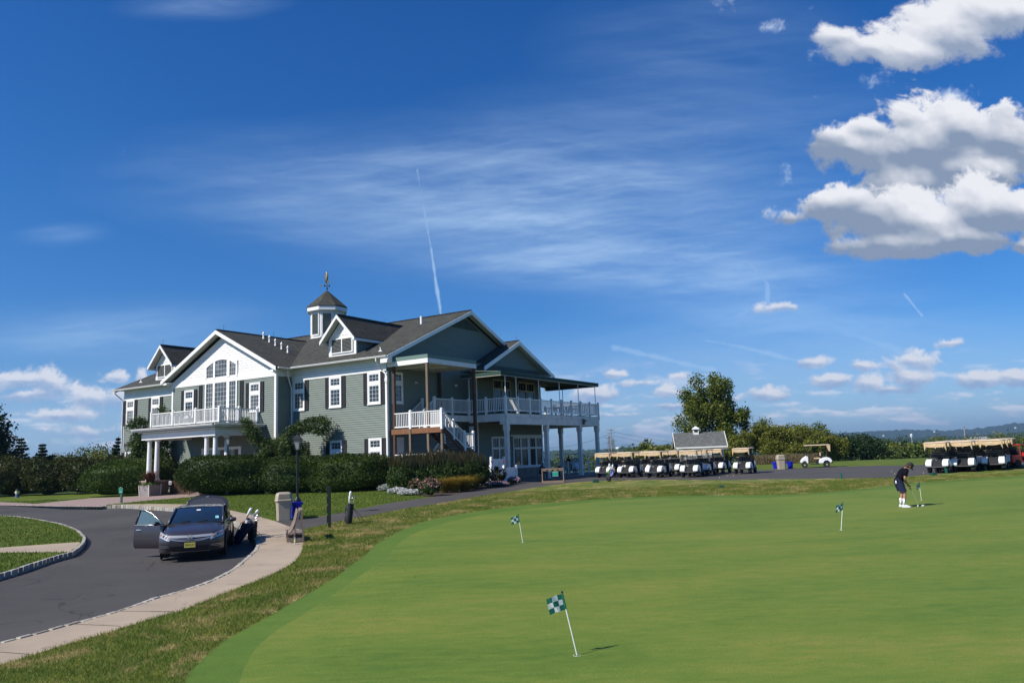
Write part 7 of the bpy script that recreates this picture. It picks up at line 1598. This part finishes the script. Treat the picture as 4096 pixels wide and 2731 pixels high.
# ---------- poles and pylons ----------
def pole(label,xv,yt,Y,w_,lat,dx=0,zb=None,arms=0):
    p1=wx(xv,yt,Y);zb=hfar(p1.x,Y) if zb is None else zb;H_=p1.z-zb
    r=empty('pylon' if lat else 'utility_pole',(p1.x,Y,zb),.3,label,'pylon' if lat else 'utility pole');p=MB();m_p=M('pylon_steel',(.16,.16,.17),.6,.1) if lat else M('pole_wood',(.30,.27,.23),.8,.15)
    if not lat:
        p.tube([(0,0,0),(dx,0,H_)],[w_,w_*.7],8);p.build('pole',m_p,r)
        p=MB()
        for k in range(arms): z=H_-.35-k*.9;p.box(-1.1,1.1,-.06,.06,z-.06,z+.06)
        if arms:p.build('cross_arm',m_p,r)
    else:
        f=lambda t:w_*(1-t)**1.0+.5
        for sx,sy in((-1,-1),(1,-1),(1,1),(-1,1)): p.tube([(sx*f(0),sy*f(0),0),(sx*f(.6),sy*f(.6),H_*.6),(sx*.4,sy*.4,H_)],.10,4)
        for k in range(12):
            t0,t1=k/12,(k+1)/12;a,b=f(t0) if t0<.6 else .8,f(t1) if t1<.6 else .6
            for (x0,y0,x1,y1) in((-1,-1,1,-1),(1,-1,1,1),(1,1,-1,1),(-1,1,-1,-1)): p.bar((x0*a,y0*a,H_*t0),(x1*b,y1*b,H_*t1),.09,.09);p.bar((x1*a,y1*a,H_*t0),(x0*b,y0*b,H_*t1),.09,.09)
        p.build('lattice',m_p,r);p=MB()
        for z in(.72,.84,.96): p.bar((-3.4,0,H_*z),(3.4,0,H_*z),.25,.25)
        p.build('cross_arm',m_p,r)
    return p1
pole('pale utility pole rising from the trees left of the carts',1402,984,210,.22,False,arms=2)
pole('lattice pylon just left of the pale utility pole',1399,1001,520,2.3,True);pole('farther lattice pylon right of the pale utility pole',1408,1008,620,2.2,True)
pole('pale utility pole above the valley trees on the right',2214,979,330,.28,False,arms=1);pole('distant rusty lattice mast left of the right utility pole',2197,992,900,1.8,True)
for k,(x0,y0,x1,y1) in enumerate(((1402,990,1700,1030),(1402,999,1700,1045),(1250,1028,1402,996))):
    a=wx(x0,y0,350);b=wx(x1,y1,520 if k<2 else 300);p=MB();p.tube([a.lerp(b,t)+Vector((0,0,-6*t*(1-t))) for t in[i/10 for i in range(11)]],.05,4);o=p.build('power_line',m_blk,None);tag(o,['upper power line running right from the pylons','lower power line running right from the pylons','power line running left from the pylons'][k],'cable','power lines')
def farb(nm,label,xv,yv,Y,w_,d_,H_,cat,tank=False):
    p0=wx(xv,yv,Y);r=empty(nm,(p0.x,Y,p0.z-H_),.2,label,cat);p=MB()
    if tank: p.lathe([(w_*.2,-20),(w_*.2,H_*.2),(w_,H_*.45),(w_,H_*.8),(w_*.3,H_)],(0,0,0),16);p.build('tank',m_white,r,smooth=40);return
    p.box(-w_,w_,-d_,d_,-6,H_*.55);p.build('wall',m_white,r);p=MB();p.prism([(-d_*1.1,H_*.55),(d_*1.1,H_*.55),(0,H_)],-w_*1.08,w_*1.08,'x');p.build('roof',M('grey_roof',(.25,.25,.26),.8),r)
farb('water_tower','white water tower peeping over the valley trees',2093,996,1500,2.4,2.4,9,'water tower',True);farb('water_tower','tiny white water tank on the horizon behind the first carts',1419,1026,1400,4,4,6,'water tower',True)
farb('farmhouse','pale farmhouse among the trees right of the utility pole',2247,1003,420,5,4,4.5,'house')
for l,xv,yv in (('white house on the wooded ridge, left of the water tower',2029,998),('white house on the wooded ridge, between the utility pole and the water tower',2146,989),('pale house high on the ridge at the right edge',2332,980)):
    farb('hillside_house',l,xv,yv,4100,3.,3,2.6,'house')
# ---------- people ----------
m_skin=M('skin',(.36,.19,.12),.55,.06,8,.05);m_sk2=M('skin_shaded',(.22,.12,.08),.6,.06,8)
def body(parent,J,skin,hands=True):
    """one continuous skinned figure. J: joints in metres"""
    vs=[];es=[];rs=[]
    def add(p,r,par=None):
        vs.append(tuple(p));rs.append(r if isinstance(r,tuple) else (r,r));i=len(vs)-1
        if par is not None: es.append((par,i))
        return i
    L=lambda a,b,t:Vector(a).lerp(Vector(b),t)
    pel=add(J['pelvis'],(.13,.10));ab=add(L(J['pelvis'],J['chest'],.5),(.125,.095),pel);ch=add(J['chest'],(.145,.10),ab);nk0=add(L(J['chest'],J['neck'],.75),(.10,.08),ch);nk=add(J['neck'],.055,nk0)
    hd=Vector(J['head']);fwd=Vector(J['face']).normalized();up=(hd-Vector(J['neck'])).normalized()
    j0=add(Vector(J['neck']).lerp(hd,.45),.06,nk);h0=add(hd-up*.01,(.076,.088),j0);h1=add(hd+up*.06,(.074,.085),h0);add(hd+up*.105,.045,h1)
    c1=add(hd+fwd*.06-up*.06,(.04,.035),j0)
    for s_ in('L','R'):
        sh=add(J['sh'+s_],.058,nk0);el=add(J['el'+s_],.042,sh);m_=add(L(J['el'+s_],J['wr'+s_],.4),.038,el);wr=add(J['wr'+s_],.025,m_);pa=add(J['pa'+s_],(.036,.018),wr)
        d=(Vector(J['pa'+s_])-Vector(J['wr'+s_])).normalized();g=Vector(J.get('grip',(0,0,-1)));sd=d.cross(fwd)
        sd=sd.normalized() if sd.length>.1 else Vector((0,1,0));cu=d.cross(sd).normalized()
        pc=Vector(J['pa'+s_])
        for k,(o,l) in enumerate(((-.027,.062),(-.009,.072),(.009,.068),(.026,.054))):
            a=add(pc+sd*o+d*.03,.0105,pa);b=add(pc+sd*o+d*(.03+l*.45)+cu*.012,.0095,a);c=add(pc+sd*o+d*(.03+l*.75)+cu*.035,.0085,b)
        a=add(pc+sd*-.038-d*.01,.012,pa);add(pc+sd*-.05+d*.03+cu*.02,.010,a)
        hp=add(J['hip'+s_],.088,pel);kn=add(J['kn'+s_],.056,hp);cf=add(L(J['kn'+s_],J['an'+s_],.35),.054,kn);an=add(J['an'+s_],.036,cf);tf=Vector(J['toe'+s_]);add(Vector(J['an'+s_]).lerp(tf,.5)-Vector((0,0,.03)),.036,an);add(tf,.03,len(vs)-1)
    me=bpy.data.meshes.new('body');me.from_pydata(vs,es,[]);me.materials.append(skin);o=bpy.data.objects.new('body',me);COL.objects.link(o);o.parent=parent
    md=o.modifiers.new('skin','SKIN');md.use_smooth_shade=True
    for v_,r_ in zip(me.skin_vertices[0].data,rs): v_.radius=r_
    me.skin_vertices[0].data[0].use_root=True
    sb=o.modifiers.new('sub','SUBSURF');sb.levels=1;sb.render_levels=2
    # face
    rt=fwd.cross(up).normalized();p=MB()
    p.loft([[tuple(hd+fwd*x+up*z+rt*y) for x,y,z in q] for q in ([(.07,-.012,.02),(.07,.012,.02),(.07,.012,.0),(.07,-.012,.0)],[(.105,-.012,-.022),(.105,.012,-.022),(.08,.016,-.034),(.08,-.016,-.034)])]);p.build('nose',skin,parent,smooth='all')
    p=MB()
    for s_ in(-1,1): p.loft([[tuple(hd+rt*(s_*.078+s_*q)+fwd*(-.005+.02*w_*math.cos(a))+up*(-.005+.032*w_*math.sin(a))) for a in [2*PI*i/8 for i in range(8)]] for q,w_ in((-.01,.8),(.008,1.),(.014,.6))])
    p.build('ear',skin,parent,smooth='all')
    p=MB()
    for s_ in(-1,1): p.obox(hd+fwd*.078+rt*s_*.032+up*.008,(.022,.022,.009))
    p.build('eye',m_blk,parent);p=MB();p.obox(hd+fwd*.082-up*.05,(.035,.035,.008));p.build('mouth',M('lips',(.28,.10,.08),.5),parent)
    return o
def clothtube(name,pts,r,mat,par,n=12,flat=1.):
    p=MB();p.tube(pts,r,n);return p.build(name,mat,par,smooth='all')
def torso(name,J,mat,par,hemoff=-.06,wx_=.19,dx_=.125):
    """shirt: elliptical rings from hem to collar with two sleeves"""
    pe,ch,nk=Vector(J['pelvis']),Vector(J['chest']),Vector(J['neck']);ax=(nk-pe).normalized();sd=(Vector(J['shL'])-Vector(J['shR'])).normalized();ft=sd.cross(ax).normalized();p=MB()
    L=(nk-pe).length
    def ring(c,a,b): return [tuple(c+sd*(a*math.cos(2*PI*k/18))+ft*(b*math.sin(2*PI*k/18))) for k in range(18)]
    cp=lambda t:(pe.lerp(ch,min(1,t*2)) if t<.5 else ch.lerp(nk,(t-.5)*2))
    p.loft([ring(cp(0)+ax*hemoff,wx_*.93,dx_*1.12),ring(cp(.15),wx_*.90,dx_*1.1),ring(cp(.35),wx_*.92,dx_*1.06),ring(cp(.55),wx_*1.02,dx_*1.05),ring(cp(.74),wx_*1.05,dx_*.98),ring(cp(.88),wx_*.80,dx_*.8),ring(cp(.97),wx_*.42,dx_*.6),ring(cp(1.04),.062,.062)])
    for s_ in('L','R'):
        sh=Vector(J['sh'+s_]);el=Vector(J['el'+s_]);p.tube([ch.lerp(sh,.72)+ax*.05,sh,sh.lerp(el,.35),sh.lerp(el,.72)],[.085,.086,.078,.072],12)
    return p.build(name,mat,par,smooth='all')
def hat(J,mat,par,brim=.10):
    hd=Vector(J['head']);fwd=Vector(J['face']).normalized();up=(hd-Vector(J['neck'])).normalized();up=(up-fwd*up.dot(fwd)*.6).normalized();rt=fwd.cross(up).normalized();p=MB();c=hd+up*.045-fwd*.01
    p.loft([[tuple(c+rt*(a*math.cos(q))+fwd*(b*math.sin(q))+up*z) for q in [2*PI*k/18 for k in range(18)]] for a,b,z in((.094,.108,-.01),(.095,.109,.02),(.088,.10,.06),(.065,.075,.095),(.03,.035,.112))])
    o=p.build('cap',mat,par,smooth='all');p=MB();V=[]
    for j in range(2):
        for i in range(9): q=PI*(.15+.7*i/8);rr_=(.10,.10+brim)[j];V.append(tuple(c+rt*(.092*math.cos(q)*(1-.08*j))+fwd*(.095*math.sin(q)+(brim*math.sin(q)**.7 if j else 0))+up*(-.002-.03*j-.012*abs(math.cos(q)))))
    p.add(V+[(v_[0],v_[1],v_[2]-.004) for v_ in V],[(i,i+1,10+i,9+i) for i in range(8)]+[(18+i,27+i,28+i,19+i) for i in range(8)]);p.build('peak',mat,o,smooth='all')
    return o
# golfer addressing a putt, facing picture right
gx,gy=G(3617,2027).x,G(3617,2027).y
r=empty('person',(gx,gy,h(gx,gy)),math.radians(-6),'person in a black cap, dark top, navy shorts and white socks bending over a putt','person')
J=dict(pelvis=(-.10,0,.93),chest=(.035,0,1.19),neck=(.18,0,1.355),head=(.325,0,1.425),face=(.62,0,-.78),
 shL=(.14,.165,1.285),shR=(.14,-.165,1.285),elL=(.07,.20,1.02),elR=(.04,-.22,1.02),wrL=(.20,.045,.80),wrR=(.19,-.03,.75),paL=(.235,.015,.745),paR=(.23,-.01,.685),
 hipL=(-.09,.10,.88),hipR=(-.09,-.10,.88),knL=(.02,.14,.49),knR=(.02,-.14,.49),anL=(-.05,.15,.09),anR=(-.05,-.15,.09),toeL=(.12,.16,.035),toeR=(.12,-.16,.035))
body(r,J,m_skin)
m_top=M('black_shirt',(.006,.006,.010),.95,.15,6,.1,spec=.1);torso('shirt',J,m_top,r)
m_sh=M('navy_shorts',(.008,.012,.045),.9,.12,6,.1);p=MB()
pe=Vector(J['pelvis'])
def er(c,a,b,tl=0): return [(c[0]+b*math.cos(2*PI*k/18),c[1]+a*math.sin(2*PI*k/18),c[2]+tl*math.cos(2*PI*k/18)) for k in range(18)]
p.loft([er((-.085,0,1.0),.165,.125,-.03),er((-.10,0,.93),.18,.145,-.02),er((-.095,0,.84),.19,.145),er((-.08,0,.78),.185,.13)])
for s_ in(-1,1): p.loft([er((-.09,s_*.085,.86),.10,.135),er((-.07,s_*.10,.74),.105,.13),er((-.03,s_*.12,.60),.105,.118),er((-.015,s_*.13,.555),.106,.118)])
p.build('shorts',m_sh,r,smooth=60)
m_so=M('white_sock',(.78,.78,.78),.9,.05,12,.1)
for s_ in(-1,1):
    clothtube('sock',[(-.035,s_*.146,.31),(-.04,s_*.148,.2),(-.05,s_*.15,.09)],[.047,.044,.038],m_so,r)
    p=MB();p.loft([[(x,s_*.155+y*w_,z0+(z1-z0)*t) for y,t in((-1,0),(1,0),(1,.5),(.75,1),(-.75,1),(-1,.5))] for x,w_,z0,z1 in((-.11,.028,.012,.075),(-.08,.036,.0,.095),(-.01,.038,.0,.10),(.06,.042,.0,.072),(.11,.042,.0,.055),(.155,.03,.01,.04))]);o=p.build('shoe',m_cw,r,smooth=50)
    p=MB();p.loft([[(x,s_*.155+y*w_,z) for y,z in((-1,-.003),(1,-.003),(1,.018),(-1,.018))] for x,w_ in((-.115,.03),(-.06,.038),(.06,.045),(.13,.042),(.16,.03))]);p.build('sole',M('sole_white',(.7,.7,.7),.6),o)
hat(J,m_blk,r)
hd=Vector(J['head']);p=MB();fw=Vector(J['face']).normalized();up=(hd-Vector(J['neck'])).normalized();c=hd-fw*.035+up*.0
p.loft([[tuple(c+Vector((0,1,0))*(a*math.cos(q))+fw*(b*math.sin(q))+up*z) for q in [2*PI*k/14 for k in range(14)]] for a,b,z in((.055,.045,-.12),(.085,.07,-.09),(.092,.085,-.03),(.09,.09,.04))]);p.build('hair',M('dark_brown_hair',(.035,.018,.010),.6,.2,20,.4),r,smooth='all')
p=MB();p.loft([[( -.235+x,y,z) for y,z in((-.16,.93),(-.09,.95),(-.08,.85),(-.14,.83))] for x in(-.015,.02)]);o=p.build('glove',m_so,r,bevel=.012)
p=MB();a=Vector((.225,0,.80));b=Vector((.50,-.0,.03));p.tube([a,a.lerp(b,.3)],[.014,.011],8);p2=MB();p2.tube([a.lerp(b,.3),b],.006,6);p3=MB();p3.box(b.x-.02,b.x+.03,-.06,.06,.002,.03)
pr=empty('putter',(gx,gy,h(gx,gy)),math.radians(-6),'putter held by the golfer, its head just behind the first ball','golf club');p.build('grip',m_blk,pr);p2.build('shaft',m_chr,pr);p3.build('club_head',m_blk,pr,bevel=.004)
# seated figure in the shade, white cap
q=AB(-2.6,13.0);q=Vector((wx(1245,1090,61).x,61,0));r=empty('person',(q.x,q.y,0),0,'person in a dark polo and white cap seated by the terrace table in the shade','person')
J=dict(pelvis=(-.1,0,.60),chest=(-.03,0,.90),neck=(.05,0,1.12),head=(.09,0,1.24),face=(.9,0,-.35),shL=(.03,.18,1.06),shR=(.03,-.18,1.06),elL=(.15,.21,.82),elR=(.17,-.21,.80),wrL=(.38,.12,.80),wrR=(.40,-.12,.79),paL=(.46,.09,.80),paR=(.48,-.09,.79),
 hipL=(-.08,.10,.56),hipR=(-.08,-.10,.56),knL=(.36,.13,.56),knR=(.36,-.13,.56),anL=(.34,.14,.10),anR=(.34,-.14,.10),toeL=(.50,.15,.04),toeR=(.50,-.15,.04))
body(r,J,m_sk2);torso('polo',J,M('slate_polo',(.05,.065,.085),.8,.1),r);hat(J,m_cw,r)
clothtube('trousers',[(-.10,0,.66),(-.09,0,.58),(-.02,0,.55)],[.15,.17,.15],m_blk,r)
for s_ in(-1,1): clothtube('trouser_leg',[(-.06,s_*.09,.56),(.2,s_*.12,.58),(.37,s_*.13,.56),(.36,s_*.135,.3),(.345,s_*.14,.10)],[.10,.09,.078,.062,.055],m_blk,r)
chair('dark chair under the seated person on the terrace',q.x-.12,q.y,PI/2,.0,m_pc,'terrace chairs')
table('round terrace table in front of the seated person',q.x+.75,q.y+.1,0,.42,m_pc,'terrace tables')
# cart driver
ca=face(.72,-.69);q=Vector((DCP[0],DCP[1],0));r=empty('person',(q.x,q.y,0),ca,'person in dark clothes driving the golf cart in the shade under the deck','person')
J=dict(pelvis=(-.12,-.27,.88),chest=(-.10,-.27,1.16),neck=(-.06,-.27,1.38),head=(-.03,-.27,1.50),face=(1,.1,-.05),shL=(-.08,-.10,1.32),shR=(-.08,-.44,1.32),elL=(.06,-.06,1.10),elR=(.08,-.48,1.10),wrL=(.26,-.16,1.08),wrR=(.28,-.38,1.08),paL=(.33,-.19,1.09),paR=(.33,-.36,1.09),
 hipL=(-.1,-.18,.85),hipR=(-.1,-.36,.85),knL=(.34,-.16,.84),knR=(.34,-.38,.84),anL=(.48,-.16,.44),anR=(.48,-.38,.44),toeL=(.6,-.16,.38),toeR=(.6,-.38,.38))
body(r,J,m_sk2);torso('shirt',J,m_top,r);hat(J,m_blk,r)
for s_,y in((0,-.18),(1,-.36)): clothtube('trouser_leg',[(-.08,y,.86),(.16,y,.87),(.34,y+(.02 if s_==0 else -.02),.84),(.42,y,.62),(.47,y,.44)],[.10,.09,.075,.062,.055],m_blk,r)
# ---------- the air ----------
hz=MB();hz.box(-7000,7000,-70,9100,-60,150)
m_,n_,b_,o_=nt_new('air');n_.nodes.remove(b_)
pv=n_.nodes.new('ShaderNodeVolumePrincipled');pv.inputs['Color'].default_value=(.50,.72,1,1);pv.inputs['Density'].default_value=.00012;pv.inputs['Anisotropy'].default_value=.3;n_.links.new(pv.outputs[0],o_.inputs['Volume'])
hz.build('haze',m_,None,label='thin blue air over the valley and hills',cat='haze',kind='stuff')
